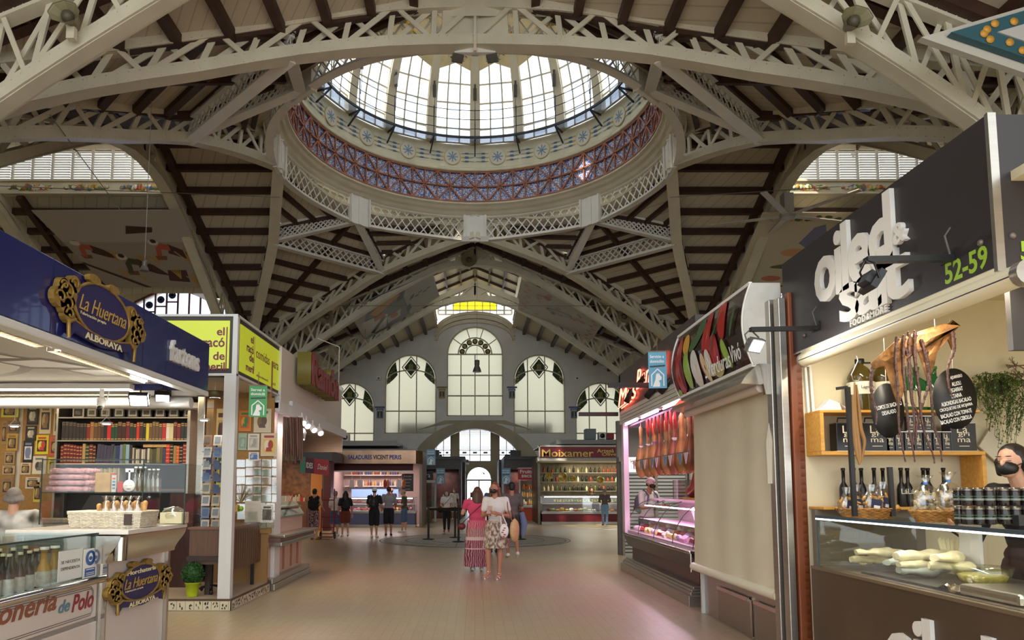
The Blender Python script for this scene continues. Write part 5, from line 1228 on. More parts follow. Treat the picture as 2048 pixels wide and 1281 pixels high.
#  meat and sausage stall, third on the left
X3=-2.84;y3a,y3b=10.0,12.2
CRM=C(196,164,144);STRIP=C(150,96,60)
o=thing('meat_counter',(X3,11.1,0),'third left counter with cream panels, wood strips and meat display','counter')
mb=MB();mb.bb(-4.6,X3+.06,y3a,y3b,0,.09);mb.bb(-4.6,X3+.03,y3a,y3b,.09,.16);mb.build('plinth',STL,o,bevel=.008)
mb=MB();mb.bb(-4.5,X3-.08,y3a,y3b-.1,.16,.98);mb.build('body',CRM,o)
mb=MB()
for y in(10.35,10.9,11.35,11.75):mb.bb(X3-.085,X3-.06,y,y+.05,.2,.6)
mb.build('wood_strip',STRIP,o,bevel=.008)
mb=MB();mb.bb(X3-.1,X3+.12,y3a+.1,y3b,.6,.66);mb.bb(X3-.1,X3+.16,y3a+.1,y3b+.05,.72,.76);mb.build('bumper',STL,o,bevel=.01);mb=MB();mb.bb(X3-.1,X3+.1,y3a+.1,y3b,.66,.72);mb.build('bumper_insert',C(110,80,70),o)
mb=MB();mb.bb(-4.3,X3-.05,y3a+.1,y3b-.1,.97,1.0);mb.bb(-4.4,X3-.1,y3a+.1,y3b-.1,1.12,1.14);mb.build('display_shelf',STL,o)
mb=MB();mb.prism([V((X3-.05,y3a+.1,1.0)),V((X3-.05,y3b-.1,1.0)),V((X3-.25,y3b-.1,1.3)),V((X3-.25,y3a+.1,1.3))],-X1*.008);mb.build('display_glass',GLS,o)
rr=random.Random(12)
for k in range(26):
 x,y=X3-.15-.08*(k%3)*1.4,y3a+.2+.075*k;g=[(170,70,66),(190,96,90),(200,150,130),(140,50,50)][k%4]
 mb=MB();mb.tube([(x,y,1.02+.04*(k%3)),(x-.12,y+.02,1.05+.04*(k%3)),(x-.22,y+.03,1.04+.04*(k%3))],[.02,.03,.018],8);solo('meat_pack',mb,C(*g,var=.25,vscale=20,rough=.35),'pack of red cured meat on the front slope of the third left counter','meat','meat packs on the left counter')
for k in range(20):
 x,y=-3.5-.18*(k%3),y3a+.2+.09*k;g=[(220,150,60),(200,60,50),(226,190,120),(240,120,60)][k%4]
 mb=MB();mb.ball((x,y,1.18),(.06,.05,.04),8,5);solo('deli_tub',mb,C(*g),'bright tub of deli food on the upper shelf of the third left counter','food','deli tubs on the left counter')
mb=MB();mb.bb(-5.2,-5.0,10.6,13.5,0,3);mb.bb(-5.2,X3-.9,13.4,13.5,0,2.9);struct('wall_meat_stall',mb,mat('warm_stall_wall',srgb(150,90,60),.6,var=.3,vscale=3))
cn=thing('stall_canopy',(X3,11.6,2.3),'white slanted canopy edge over the third left stall with ribbed underside','canopy')
a0,a1=atX(563,806,X3+.0),atX(664,862,X3+.0);mb=MB();yc1=15.2
mb.bb(X3-2.2,X3+.06,9.98,yc1,2.55,2.63);mb.bb(X3-.0,X3+.08,9.98,yc1,2.5,2.66);mb.build('roof',ALU,cn)
mb=MB();mb.bb(X3-2.2,X3,yc1-.05,yc1,2.2,2.6);mb.build('edge',STL,cn)
tube_lamp('display_tube',(X3-.15,10.1,2.48),(X3-.15,11.3,2.48),'bright pinkish tube under the canopy of the third left stall',PINKT,10,(1,.72,.6),body=True)
area('meat_counter_light',(X3-.7,11.3,2.4),.6,40,(1,.66,.46),sy=1.8)
for k,(px_,py_,y)in enumerate(((607,848,10.6),(616,854,11.0),(629,862,11.4),(642,868,11.8),(603,880,10.6))):
 spot_can('spotlight',atY(px_,py_,y),(.45,-.6,-.55)if k!=4 else(0,-.3,-.9),'white can spotlight under the third left canopy, %s'%['first from the left','second from the left','third from the left','rightmost, glowing warm','lowest, hanging below the others'][k],.055,.17,True,grp='can spotlights of the third left stall',power=3)
SAU=mat('cured_sausage',srgb(88,54,32),.45,var=.35,vscale=6,stretch=(1,1,.3))
for k in range(9):
 a=atY(568+4.4*k,838,10.25+.04*(k%3));z0=1.88-.05*(k%3);mb=MB();mb.tube([(a.x,a.y,2.45),(a.x+.01,a.y,2.2),(a.x+.014,a.y,z0+.2),(a.x+.02,a.y,z0)],[.016,.022,.026,.012],8);solo('hanging_sausage',mb,SAU,'long brown cured sausage hanging at the near end of the third left stall','sausage','hanging sausages')
LO=thing('letter_sign',(X3,12.5,2.7),'large olive and red three-dimensional letters standing above the third left stall','sign')
a0,a1=atX(586,778,X3+.05),atX(652,778,X3+.05);text('Ramón',C(124,44,46),LO,(X3+.28,(a0 .y+a1 .y)/2+.1,3.3),Y1,Z1,w=a1 .y-a0 .y-.25,h=.52,ext=.02,bold=.03);text('Ramón',C(112,104,42),LO,(X3+.05,(a0 .y+a1 .y)/2+.1,3.3),Y1,Z1,w=a1 .y-a0 .y-.25,h=.52,ext=.22,bold=.03,name='letter_body')
mb=MB();mb.bb(X3-.02,X3+.05,a0 .y,a1 .y,2.66,2.75);mb.build('rail',ALU,LO)
mb=MB();mb.bb(X3-.1,X3,10.3,15.0,2.66,3.5);solo('sign_backboard',mb,OFF,'off white board behind the olive letters','board')
#  oil and salt fish stall, front right
XO=2.6;YO0=5.87;YO1=3.45
DKS=mat('charcoal_fascia',srgb(44,38,38),.4);LET=C(226,222,214,rough=.4);GRNL=C(150,186,50)
o=thing('stall_fascia',(XO,4.7,2.5),'charcoal sign board with big white oiled & salt letters, upper right','sign')
zt0=3.3;mb=MB();mb.bb(XO,XO+.1,YO1,YO0,2.5,zt0);mb.bb(XO+.1,6,YO1,YO1+.1,2.5,zt0);mb.build('panel',DKS,o)
mb=MB();mb.bb(XO-.012,XO+.03,YO1-.02,YO1+.005,2.48,zt0);mb.bb(XO-.004,XO,YO1,YO0,2.49,2.505);mb.build('edge_trim',STL,o)
mb=MB()
for px_,py_ in((1962,486),(1609,672)):p=atX(px_,py_,XO);mb.ball(p,.018,10,6)
for px_,py_ in((2024,472),):p=atY(px_,py_,YO1);mb.ball(p,.018,10,6)
mb.build('bolt',C(120,112,104,metal=.6),o)
def rt(t,m,x0,x1,zc,h,**k):
 a,b=atX(x0,600,XO),atX(x1,600,XO);return text(t,m,o,(XO-.0,(a.y+b.y)/2,zc),-Y1,Z1,w=a.y-b.y,h=h,**k)
rt('oiled',LET,1638,1800,3.02,.49,ext=.03,bold=.025,spacing=.88)
rt('salt',LET,1686,1829,2.745,.38,ext=.03,bold=.024,spacing=.82)
rt('&',LET,1801,1828,2.955,.13,ext=.03,bold=.02)
rt('FOOD&MORE',LET,1703,1779,2.535,.045,ext=.02,bold=.02,spacing=1.2)
rt('52-59',GRNL,1893,1981,2.585,.12,ext=.002,bold=.02)
text('52',GRNL,o,atY(2062,502,YO1)-Y1*.002,X1,Z1,w=.11,h=.1,ext=.002,bold=.02)
for(bx,by,X2,lit,lb)in((1908,517,2.12,False,'black floodlight on an arm in front of the white letters, unlit'),(1638,657,2.08,True,'glowing floodlight on an arm at the left end of the charcoal sign')):
 b=atX(bx,by,XO);t=V((X2,b.y,b.z-.01));ob=thing('sign_floodlight',b,lb,'lamp','arm floodlights of the charcoal sign')
 mb=MB();mb.beam(b,t,.05,.03);mb.bb(XO-.012,XO,b.y-.03,b.y+.1,b.z-.01,b.z+.05);mb.build('arm',BLK,ob)
 mb=MB();mb.tube([b+V((-.02,0,.02)),b+V((-.05,-.01,.12)),b+V((-.01,0,.17))],.006,6);mb.build('cable',C(90,86,80),ob)
 hd=t+V((.03,0,-.12));aim=V((.75,-.05,-.5)).normalized()if not lit else V((.35,-.55,-.45)).normalized();a=aim.cross(Z1).normalized();M=Matrix((a,a.cross(aim),aim)).transposed()
 mb=MB();mb.box(hd,(.15,.11,.035),M);mb.box(hd-aim*.03,(.1,.07,.035),M);mb.tube([hd+a*.08,hd+a*.08+Z1*.06-aim*.03,t,hd-a*.08+Z1*.06-aim*.03,hd-a*.08],.006,6);mb.build('lamp_head',BLK if not lit else C(96,92,86),ob)
 mb=MB();mb.box(hd+aim*.02,(.12,.085,.006),M);mb.build('lens',LEDW if lit else BLK,ob)
 if lit:l=area('flood_light',(0,0,0),.1,10,(1,.96,.9));l.parent=ob;l.location=hd+aim*.04-b;l.rotation_euler=(-aim).to_track_quat('Z','Y').to_euler()
o=thing('awning_cassette',(XO,4.5,2.38),'white awning cassette with a dark stripe under the charcoal sign','awning');mb=MB()
mb.tube([(XO+.0,YO0-.35,2.42),(XO+.0,YO1-.15,2.42)],.055,16);mb.bb(XO-.01,XO+.1,YO1,YO0-.3,2.46,2.5);mb.build('cassette',mat('warm_glow_aluminium',srgb(232,222,190),.35),o)  # the tube's warm glow is put into the bright aluminium colour
mb=MB();mb.tube([(XO-.054,YO0-.35,2.412),(XO-.054,YO1-.15,2.412)],.0035,5);mb.build('stripe',C(30,30,60),o)
mb=MB();mb.tube([(XO,YO1-.2,2.42),(XO,YO1-.15,2.42)],.062,16);mb.tube([(XO,YO0-.35,2.42),(XO,YO0-.33,2.42)],.06,16);mb.build('end_cap',STL,o)
mb=MB();mb.bb(XO+.25,XO+.29,3.2,5.4,2.62,2.66);l_=tube_lamp('strip_light',(XO+.3,3.4,2.6),(XO+.3,5.3,2.6),'warm strip light hidden behind the charcoal sign board',power=26,grp=None)
YE=5.72;cw=mat('cream_stall_wall',srgb(214,202,168),.6,var=.05,vscale=2)
mb=MB();mb.bb(XO+.02,7.5,YE,YE+.12,0,3.0);struct('wall_stall_right',mb,cw)
mb=MB();mb.bb(XO+.1,7.5,1.5,YE,2.95,3.0);struct('ceiling_stall',mb,cw)
mb=MB();mb.bb(6.4,6.5,1.5,YE,0,3.0);struct('wall_stall_side',mb,cw)
mb=MB();a,b=atX(1580,1000,XO-.06),atX(1608,1000,XO-.06);mb.bb(XO-.03,XO+.07,YE-.0,YE+.1,0,3.02);solo('timber_post',mb,mat('red_brown_timber',srgb(126,66,34),.45,var=.12,vscale=3,stretch=(10,10,.08)),'red brown timber post between the two front right stalls','post',None,.008)
mb=MB();mb.bb(XO-.1,XO-.04,YE+.02,YE+.12,0,2.98);mb.bb(XO-.12,XO-.0,YE+.16,YE+.26,0,3.0);solo('steel_post',mb,STL,'stainless steel post beside the roller blind','post',None,.006)
yl=atX(1622,1132,XO).y;zc=.815;zg=1.185
o=thing('fish_counter',(XO,4.2,0),'dark bronze counter with glass case and white oiled lettering','counter')
BRW=mat('bronze_laminate',srgb(78,60,42),.45,var=.12,vscale=2)
mb=MB();mb.bb(XO,XO+.95,1.6,yl,.02,zc-.02);mb.build('body',BRW,o);mb=MB();mb.bb(XO-.005,XO+.95,1.6,yl,zc-.02,zc);mb.build('sill',C(120,102,80,metal=.3),o)
mb=MB();mb.bb(XO+.05,XO+.9,yl-.0,yl+.06,.02,zg+.06);mb.build('end_panel',C(110,100,88),o)
mb=MB();mb.bb(XO,XO+.006,1.6,yl-.12,zc,zg);mb.bb(XO,XO+.75,1.6,yl-.12,zg,zg+.008);mb.bb(XO,XO+.75,yl-.126,yl-.12,zc,zg);mb.build('case_glass',glass('fish_case_glass',(.95,.96,.93),.95),o)
mb=MB();mb.beam((XO-.004,1.6,zg-.006),(XO-.004,yl-.12,zg-.006),.008,.01);mb.build('led_edge',emis('led_edge_glow',(.9,.92,1),3),o)
mb=MB();mb.beam((XO-.002,1.6,zg+.012),(XO-.002,yl-.12,zg+.012),.014,.02);mb.beam((XO+.003,yl-.123,zc),(XO+.003,yl-.123,zg),.008,.008);mb.build('glass_rim',C(70,86,96,metal=.4),o)
area('case_led',(XO+.1,3.9,zg-.02),.04,9,(1,.97,.9),sy=2.4)
mb=MB();mb.bb(XO+.03,XO+.9,1.6,yl-.1,zc,zc+.006);mb.build('case_floor',STL,o)
a,b=atX(1778,1262,XO),atX(1992,1262,XO);text('oiled',LET,o,(XO-.0,(a.y+b.y)/2,.45),-Y1,Z1,w=a.y-b.y,h=.42,ext=.025,bold=.024,spacing=.86)
mb=MB();a=atZ(1872,1060,1.18);mb.bb(XO+.45,XO+.47,4.34,4.52,zc,zg);mb.build('case_bracket',ALU,o)
COD=mat('salt_cod',srgb(226,216,176),.55,var=.12,vscale=14,bump=.6);CODG=mat('cod_skin',srgb(190,196,184),.4,var=.15,vscale=10)
DX_=.3
def fillet(px_,py_,L,W,H,rot,lift,m,label,fold=0):
 c=atX(px_,py_,XO+DX_);c.z=max(c.z-.02,zc+.03);rr=random.Random(int(px_));mb=MB();mb.smooth=True;n,k=14,10;R=Matrix.Rotation(rot,3,'Z');vs=[]
 for i in range(n+1):
  t=i/n;w_=W*(math.sin(PI*(.08+.86*t))**.6)*(1-.25*t);h=H*(math.sin(PI*(.1+.8*t))**.5)*(1+.22*math.sin(9*t+px_)+.1*math.sin(23*t));bend=.015*math.sin(5*t+px_)
  for j in range(k):th=2*PI*j/k;vs.append(c+R@V((L*(t-.5),w_*math.cos(th)*.5+bend,H*.5+h*.5*math.sin(th)+rr.uniform(-.005,.005))))
 mb.add(vs,[(i*k+j,i*k+(j+1)%k,(i+1)*k+(j+1)%k,(i+1)*k+j)for i in range(n)for j in range(k)]);mb.add(vs[:k],[tuple(range(k))]);mb.add(vs[-k:],[tuple(range(k))])
 return solo('cod_fillet',mb,m,label,'fish','salt cod fillets in the glass case')
FL=[(1742,1122,.3,.13,.035,.2,0,'front left'),(1762,1108,.34,.13,.035,-.1,.0,'back left, pointing at the glass end'),(1735,1135,.2,.12,.03,.9,.0,'smallest, at the left end'),(1800,1128,.3,.14,.04,.5,0,'middle left with grey skin'),(1850,1148,.34,.15,.045,.05,0,'front centre, lowest of the pile'),(1852,1134,.36,.15,.04,-.05,.045,'front centre, second layer of the pile'),(1848,1118,.38,.16,.045,.12,.085,'topmost of the centre pile'),(1900,1120,.3,.14,.04,.5,.04,'right of the centre pile, leaning'),(1905,1138,.24,.13,.04,-.3,.0,'right end beside the glass bowl')]
for a in FL:fillet(*a[:4],a[4]*1.7,a[5],a[6]*1.7,CODG if 'grey' in a[7]or 'lowest' in a[7]else COD,'pale salt cod fillet, '+a[7])
mb=MB();rr=random.Random(4);c=atX(1875,1105,XO+.4)
for k in range(7):a=-.9+.3*k;d=V((math.cos(a)*.05,.0,.09+.02*(k%2)));q=c+V((.1,.03*k-.1,-.03));mb.prism([q,q+V((.0,.03,0)),q+V((0,.03+math.sin(a)*.05,.1)),q+V((0,math.sin(a)*.05,.12))],V((.006,0,0)))
solo('cod_tails',mb,COD,'upright dried cod tails behind the pile of fillets','fish')
c=atX(1965,1150,XO+.35);c.z=zc+.03;GB=glass('bowl_glass',(.93,.94,.88),.85);o=thing('glass_bowl',c,'glass bowl of shredded cod in oil at the right of the case','bowl');mb=MB();mb.lathe(c,[(.09,0),(.12,.03),(.15,.11),(.155,.11),(.125,.025),(.001,.01)],28);mb.build('glass_side',GB,o);mb=MB();mb.lathe(c,[(.001,.012),(.11,.02),(.125,.06),(.09,.07),(.001,.065)],20);mb.build('shredded_fish',mat('oily_cod',srgb(206,190,110),.25,var=.2,vscale=30,bump=.8),o)
c=atX(1935,1128,XO+.5);c.z=zc+.05;mb=MB();mb.lathe(c,[(.06,0),(.09,.07),(.094,.07),(.064,.004),(.001,.004)],24);solo('glass_bowl',mb,GB,'smaller glass bowl behind the bowl of shredded cod','bowl')
c=atX(1960,1175,XO+.2);c.z=zc+.01;mb=MB();rr=random.Random(6);vs=[]
for i in range(13):
 for j in range(9):vs.append(V((c.x-.13+.03*j,c.y-.22+.035*i,c.z+rr.uniform(0,.04))))
mb.add(vs,[(i*9+j,i*9+j+1,(i+1)*9+j+1,(i+1)*9+j)for i in range(12)for j in range(8)]);solo('foil_sheet',mb,CHR,'crumpled silver foil at the front of the glass case','foil')
c=atX(2050,1190,XO+.25);c.z=zc+.01;mb=MB();mb.bb(c.x-.18,c.x+.2,c.y-.2,c.y+.25,c.z,c.z+.06);solo('steel_tray',mb,STL,'brushed steel tray lid at the right edge of the glass case','tray',None,.02)
mb=MB();mb.bb(XO+.08,XO+.6,3.9,5.0,zc+.007,zc+.02);solo('slate_tray',mb,C(60,60,56),'flat dark tray under the pile of cod','tray')
OAK=mat('honey_oak',srgb(206,150,66),.5,var=.12,vscale=3,stretch=(1,12,12))
def wx(px_,y=YE-.1):return atY(px_,900,y).x
def wz(py_,y=YE-.1):return atY(1700,py_,y).z
x0,x1,x2=wx(1623),wx(1937),wx(1905);za,zb4=wz(825),wz(905);o=thing('wall_shelf',((x0+x1)/2,YE-.1,1.2),'honey oak box shelf holding black oil tins and bottles','shelf')
mb=MB();D0,D1=YE-.26,YE-.01
mb.bb(x0,x1,D0,D1,za-.02,za);mb.bb(x0,x1+.02,D0,D1,zb4-.03,zb4);mb.build('board',OAK,o,bevel=.003);mb=MB();mb.bb(x0,x0+.03,D0,D1,zb4,za-.02);mb.build('side_panel',OAK,o,bevel=.003);mb=MB();mb.bb(x1-.01,x1+.02,D0,D1,1.2,zb4-.03);mb.build('side_panel',OAK,o,bevel=.003)
zl=wz(1014);mb=MB();mb.bb(x0,x1,D0,D1,zl-.02,zl);mb.build('lower_board',OAK,o,bevel=.003)
TIN=C(26,24,26,'black_tin',rough=.3);CRT=C(226,214,186)
def tin(cx,z,w_,h,label,grp,big=True):
 o=thing('oil_tin',(cx,YE-.16,z),label,'tin',grp);d=w_*.55;mb=MB();mb.bb(cx-w_/2,cx+w_/2,YE-.22,YE-.22+d,z,z+h);mb.build('tin_body',TIN,o,bevel=.006)
 mb=MB();mb.bb(cx-w_/2-.002,cx+w_/2+.002,YE-.222,YE-.218+d,z+h-.006,z+h);mb.bb(cx-w_/2-.002,cx+w_/2+.002,YE-.222,YE-.218+d,z,z+.005);mb.build('rim',STL,o)
 if big:mb=MB();mb.tube([(cx-w_*.3,YE-.16,z+h),(cx-w_*.27,YE-.16,z+h+.04),(cx+w_*.1,YE-.16,z+h+.04),(cx+w_*.14,YE-.16,z+h)],.006,6);mb.build('handle',BLK,o)
 for i,t in enumerate(('Lá','gri','ma')):text(t,CRT,o,(cx+(.0 if i else-.01),YE-.2225,z+h*(.76-.19*i)),X1,Z1,w=w_*(.42,.44,.5)[i],h=h*(.26,.17,.13)[i],ext=.001)
 mb=MB();mb.bb(cx-w_*.2,cx+w_*.2,YE-.2235,YE-.2225,z+h*.17,z+h*.19);mb.build('small_print',CRT,o);return o
for px_,lb in((1684,'large black oil tin with a handle, leftmost on the oak shelf'),(1738,'large black oil tin partly behind the hanging stockfish'),(1908,'large black oil tin at the right end of the oak shelf')):tin(wx(px_),zb4,.2,.225,lb,'large black oil tins')
for k in range(7):tin(wx(1764+18.5*k),zb4,.068,.155,'small black oil tin in the lower row, %s from the left'%['first','second','third','fourth','fifth','sixth','last'][k],'small black oil tins',False)
for k in range(3):tin(wx(1806+17*k),zb4+.158,.066,.12,'small black oil tin of the upper row, %s'%['left','middle','right'][k],'small black oil tins',False)
for i,px_ in enumerate((1684,1697,1720,1737,1763,1790,1812,1834,1853,1874)):
 x=wx(px_);y=YE-.1-.06*(i%2);o=bottle('oil_bottle',(x,y,zl),.3,.034,TIN,BLK,None,'tall black oil bottle on the lower oak board, %s from the left'%['first','second','third','fourth','fifth','sixth','seventh','eighth','ninth','tenth'][i],grp='black oil bottles under the oak shelf',neck=.4,nr=.013)
 if i>4:text('Lá',CRT,o,(x,y-.0355,zl+.12),X1,Z1,h=.04,ext=.001)
x=wx(1895);o=thing('sauce_jar',(x,YE-.12,zl),'jar with a pale label at the right end of the lower oak board','jar');mb=MB();mb.lathe((x,YE-.12,zl),[(.035,0),(.035,.08),(.03,.09)],14);mb.build('glass',C(60,44,30),o);mb=MB();mb.lathe((x,YE-.12,zl+.088),[(.034,0),(.034,.02),(.001,.02)],14);mb.build('lid',C(206,196,150),o);mb=MB();mb.lathe((x,YE-.12,zl+.02),[(.0355,0),(.0355,.05)],14,cap=False);mb.build('paper_label',CRT,o)
JG=C(70,58,22,rough=.1,coat=.5)
for px_,s,lb in((1722,1,'large ribbed oil jug with a black cap on the oak shelf'),(1768,.92,'second oil jug behind the dried octopus')):
 x=wx(px_);c=V((x,YE-.14,za));o=thing('oil_jug',c,lb,'jug','oil jugs on the oak shelf');pr=[(.09*s,0),(.098*s,.02)]
 for k in range(9):pr+=[(.094*s,.04+.026*k),(.1*s,.053+.026*k)]
 pr+=[(.092*s,.29),(.06*s,.345),(.028*s,.37),(.028*s,.39)];mb=MB();mb.lathe(c,pr,18);mb.build('jug_body',JG,o);mb=MB();mb.lathe(c+Z1*.385,[(.034,0),(.034,.035),(.001,.036)],14);mb.box(c+V((.05,0,.39)),(.07,.012,.012));mb.build('cap',BLK,o)
 mb=MB();mb.lathe(c+Z1*.13,[(.102*s,0),(.102*s,.1)],18,cap=False);mb.build('paper_label',C(206,200,180),o);text('Lágrima',BLK,o,c+V((0,-.104*s,.18)),X1,Z1,w=.1,h=.03,ext=.001)
GRB=mat('green_demijohn_glass',srgb(30,96,50),.08,coat=.5)
for px_,dy in((1812,0),(1842,.03),(1873,0)):
 c=V((wx(px_),YE-.12+dy,za));o=bottle('demijohn',c,.36,.075,GRB,C(60,130,70),C(206,196,160),'green glass demijohn with a cream label, %s of three on the shelf'%{1812:'left',1842:'middle',1873:'right'}[px_],grp='green demijohns on the oak shelf',neck=.25,nr=.02)
c=V((wx(1658),YE-.14,za));mb=MB();mb.prism([c+V((-.1,0,0)),c+V((.1,0,0)),c+V((.08,0,.07)),c+V((.0,0,.1)),c+V((-.03,0,.06))],Y1*.1);mb.prism([c+V((.08,0,.07)),c+V((.16,-.02,.0)),c+V((.15,-.02,-.0)),c+V((.07,0,.08))],Y1*.08);solo('white_box',mb,WHT,'white plastic router box on the left end of the oak shelf','box')
mb=MB()
for dx in(0,.04):mb.tube([(wx(1630)+dx,YE-.02,za),(wx(1626)+dx,YE-.02,2.5)],.012,8)
solo('wall_conduit',mb,WHT,'pair of white conduits on the wall above the oak shelf','pipe')
for px_,X_,zt_,zb_ in((1702,2.95,1.98,1.05),(1778,3.05,1.75,1.05)):
 a=V((atY(px_-6,800,5.1).x,5.1,atY(px_-6,775 if px_<1750 else 935,5.1).z));b=V((atY(px_+7,1020,5.1).x,5.1,1.21));mb=MB();mb.beam(a,b,.028,.03)
 if px_<1750:mb.beam(a,a+V((-.08,0,-.01)),.02,.02)
 solo('black_stand',mb,BLK,'black metal sneeze-guard upright, %s'%('left, taller one' if px_<1750 else 'right, shorter one'),'stand','black uprights on the glass case')
OCT=mat('dried_octopus_skin',srgb(160,112,62),.6,var=.4,vscale=14,bump=.8,trans=0);ARM=mat('dried_octopus_arm',srgb(84,56,50),.55,var=.35,vscale=30,bump=.8)
yO=4.62;P2=lambda x,y,dy=0:V((0,0,CZ))+ray(x,y)*((yO+dy)/ray(x,y).y)
o=thing('dried_octopus',P2(1830,760),'large dried octopus with long suckered arms hanging above the case','octopus');mb=MB();mb.smooth=True
for ou in([(1905,640),(1921,652),(1888,648),(1840,662),(1795,680),(1772,700),(1742,728),(1748,738),(1770,732),(1782,765),(1797,812),(1806,790),(1812,720),(1836,700),(1846,730),(1858,768),(1868,735),(1874,706),(1892,668),(1905,700),(1908,668)],):
 mb.prism([P2(x,y,.012*math.sin(x*.1))for x,y in ou],V((0,.012,0)))
mb.smooth=False;mb.build('skin',OCT,o);mb=MB()
A=[[(1794,675),(1791,720),(1796,790),(1798,850),(1803,885),(1811,925)],[(1808,672),(1806,730),(1812,800),(1818,860),(1826,900),(1830,925)],[(1818,665),(1818,740),(1822,790),(1829,840),(1826,890),(1832,870)],[(1830,663),(1830,720),(1838,780),(1842,830),(1850,870),(1866,910),(1869,928)],[(1842,680),(1856,730),(1862,790),(1868,850),(1880,890),(1884,925)],[(1745,735),(1742,770),(1746,800),(1753,830),(1752,850)],[(1905,665),(1908,700),(1896,735),(1898,775),(1906,795)],[(1851,700),(1858,760),(1848,800),(1834,850),(1832,880)],[(1812,700),(1822,745),(1824,800),(1836,830),(1838,860)]]
for i,a in enumerate(A):
 pts=smooth_pts([P2(x,y,-.02+.012*(i%3))for x,y in a],26);n=len(pts);r=[.012*(1-.65*k/(n-1))+.0015*math.sin(k*2.3)for k in range(n)];mb.tube(pts,r,7)
 for k in range(0,n-4):mb.ball(pts[k]+V((.008*(1 if k%2 else-1),-.009,0))*(r[k]/.012),.0055*(1-.5*k/n),5,4)
mb.build('arm',ARM,o);mb=MB();q=P2(1870,655);mb.tube([q,q+Z1*.12,V((q.x,q.y,2.6))],.003,5);mb.build('hook',STL,o)
o=thing('stockfish',P2(1715,850),'thin dried fish hanging from a steel hook by the left upright','fish');mb=MB()
for i,a in enumerate(([(1709,765),(1711,830),(1716,880),(1720,915),(1718,930)],[(1713,770),(1718,820),(1722,860),(1729,885),(1722,925)],[(1706,790),(1709,850),(1713,900),(1719,930)])):pts=smooth_pts([P2(x,y,.3)for x,y in a],14);mb.tube(pts,[.006+.009*math.sin(PI*k/14)for k in range(15)],7)
mb.build('dried_strip',C(150,110,60,var=.35,vscale=12),o);mb=MB();mb.tube([P2(x,y,.3)for x,y in((1713,712),(1716,722),(1703,750),(1706,762),(1716,763),(1721,754))],.004,6);mb.build('hook',STL,o)
M=Matrix((X1,Z1,-Y1)).transposed()
for(cx,cy,rx,ry,y,lines,lb)in((1909,798,43,60,4.9,[('AJOARRIERO',755,24),('ALLIOLI',768,18),('ESGARRAT',780,26),('TITAINA',792,22),('ALBONDIGAS BACALAO',804,60),('CROQUETAS DE MOJAMA',816,66),('BACALAO CON TOMATE',828,62),('BACALAO CON CEBOLLA',840,62)],'black oval menu board with a list of cod dishes'),(1775,822,32,54,5.15,[('LOMOS DE BACALAO',812,50),('DESALADO',825,28)],'black oval board reading LOMOS DE BACALAO DESALADO')):
 c=atY(cx,cy,y);s_=y*1.0/F*1.03;o=thing('menu_board',c,lb,'sign','black oval menu boards');mb=MB();mb.lathe(c,[(rx*s_,0),(rx*s_,.006),(.001,.0065)],36,sy=ry/rx,M=M);mb.build('disc',BLK,o);ua=V((1,0,.22)).normalized();va=V((-.22,0,1)).normalized()
 for t,py_,w_ in lines:p=atY(cx+(py_-cy)*.0+2,py_,y);text(t,WHT,o,p-Y1*.0075,ua,va,w=w_*s_,h=8*s_,ext=.001,bold=.01)
 mb=MB();mb.tube([c+V((0,0,ry*s_)),V((c.x,c.y,2.6))],.002,4);mb.build('cord',WHT,o)
rr=random.Random(21);pc=V((atY(1998,775,YE-.12).x,YE-.13,atY(1998,775,YE-.12).z));o=thing('trailing_plant',pc,'green trailing plant hanging on the cream wall at right','plant');mb=MB();st=MB();PL1=mat('trailing_leaf',srgb(86,108,40),.5,var=.45,vscale=25)
for k in range(80):
 a=rr.uniform(-1.5,1.5);L=rr.uniform(.2,.62)*(1-.25*abs(a));p=pc+V((a*.1,-.03,rr.uniform(0,.06)));pts=[p]
 for i in range(14):t=i/13;p=pc+V((a*(.1+.09*math.sin(PI*min(1,t*1.2))),-.03-.06*math.sin(PI*t)*rr.uniform(.6,1.2),.07-L*t**1.3+.04*math.sin(t*6+k)));pts.append(p)
 st.tube(pts,.0015,3,False)
 for p in pts[1:]:
  for j in range(3):d=V((rr.uniform(-1,1),rr.uniform(-1,.2),rr.uniform(-1,.6))).normalized()*rr.uniform(.016,.028);e=d.cross(Z1).normalized()*.006;mb.poly([p,p+d*.5+e,p+d,p+d*.5-e])
mb.build('leaves',PL1,o);st.build('stem',C(80,90,44),o);mb=MB();mb.ball(pc+V((0,.02,.0)),(.1,.06,.07),10,6);mb.build('planter',C(60,64,40),o)
mb=MB();c=atY(1985,890,YE-.08);mb.prism([atY(1958,893,YE-.06),atY(1985,850,YE-.06),atY(2025,905,YE-.06),atY(2003,933,YE-.06)],Y1*.02);solo('wall_card',mb,C(206,196,170),'pale square card hanging under the trailing plant','picture')
mb=MB();
def twig(p,d,L,k):
 if k==0 or L<.02:return
 q=p+d*L;mb.tube([p,q],.0018*k*.6,4,False)
 for j in range(2):e=(d+V((rr.uniform(-.7,.7),rr.uniform(-.3,.1),rr.uniform(-.5,.7)))).normalized();twig(q,e,L*.72,k-1)
b=atY(2055,780,YE-.05)
for j in range(6):twig(b+V((0,0,.04*j)),V((-.8,-.1,rr.uniform(-.2,.9))).normalized(),.07,5)
solo('dry_twigs',mb,C(120,96,70),'bare dry twigs at the right edge above the trailing plant','twigs')
mb=MB();mb.bb(3.0,3.6,3.9,3.94,atY(2030,700,3.9).z,atY(2030,582,3.9).z+.02);solo('speaker_panel',mb,C(50,46,44),'dark grey panel hanging under the sign at the right edge','panel')
WB=mat('brown_wicker',srgb(170,118,56),.6,var=.25,vscale=30);PB=glass('snack_bag',(.97,.96,.93),.8,.18)
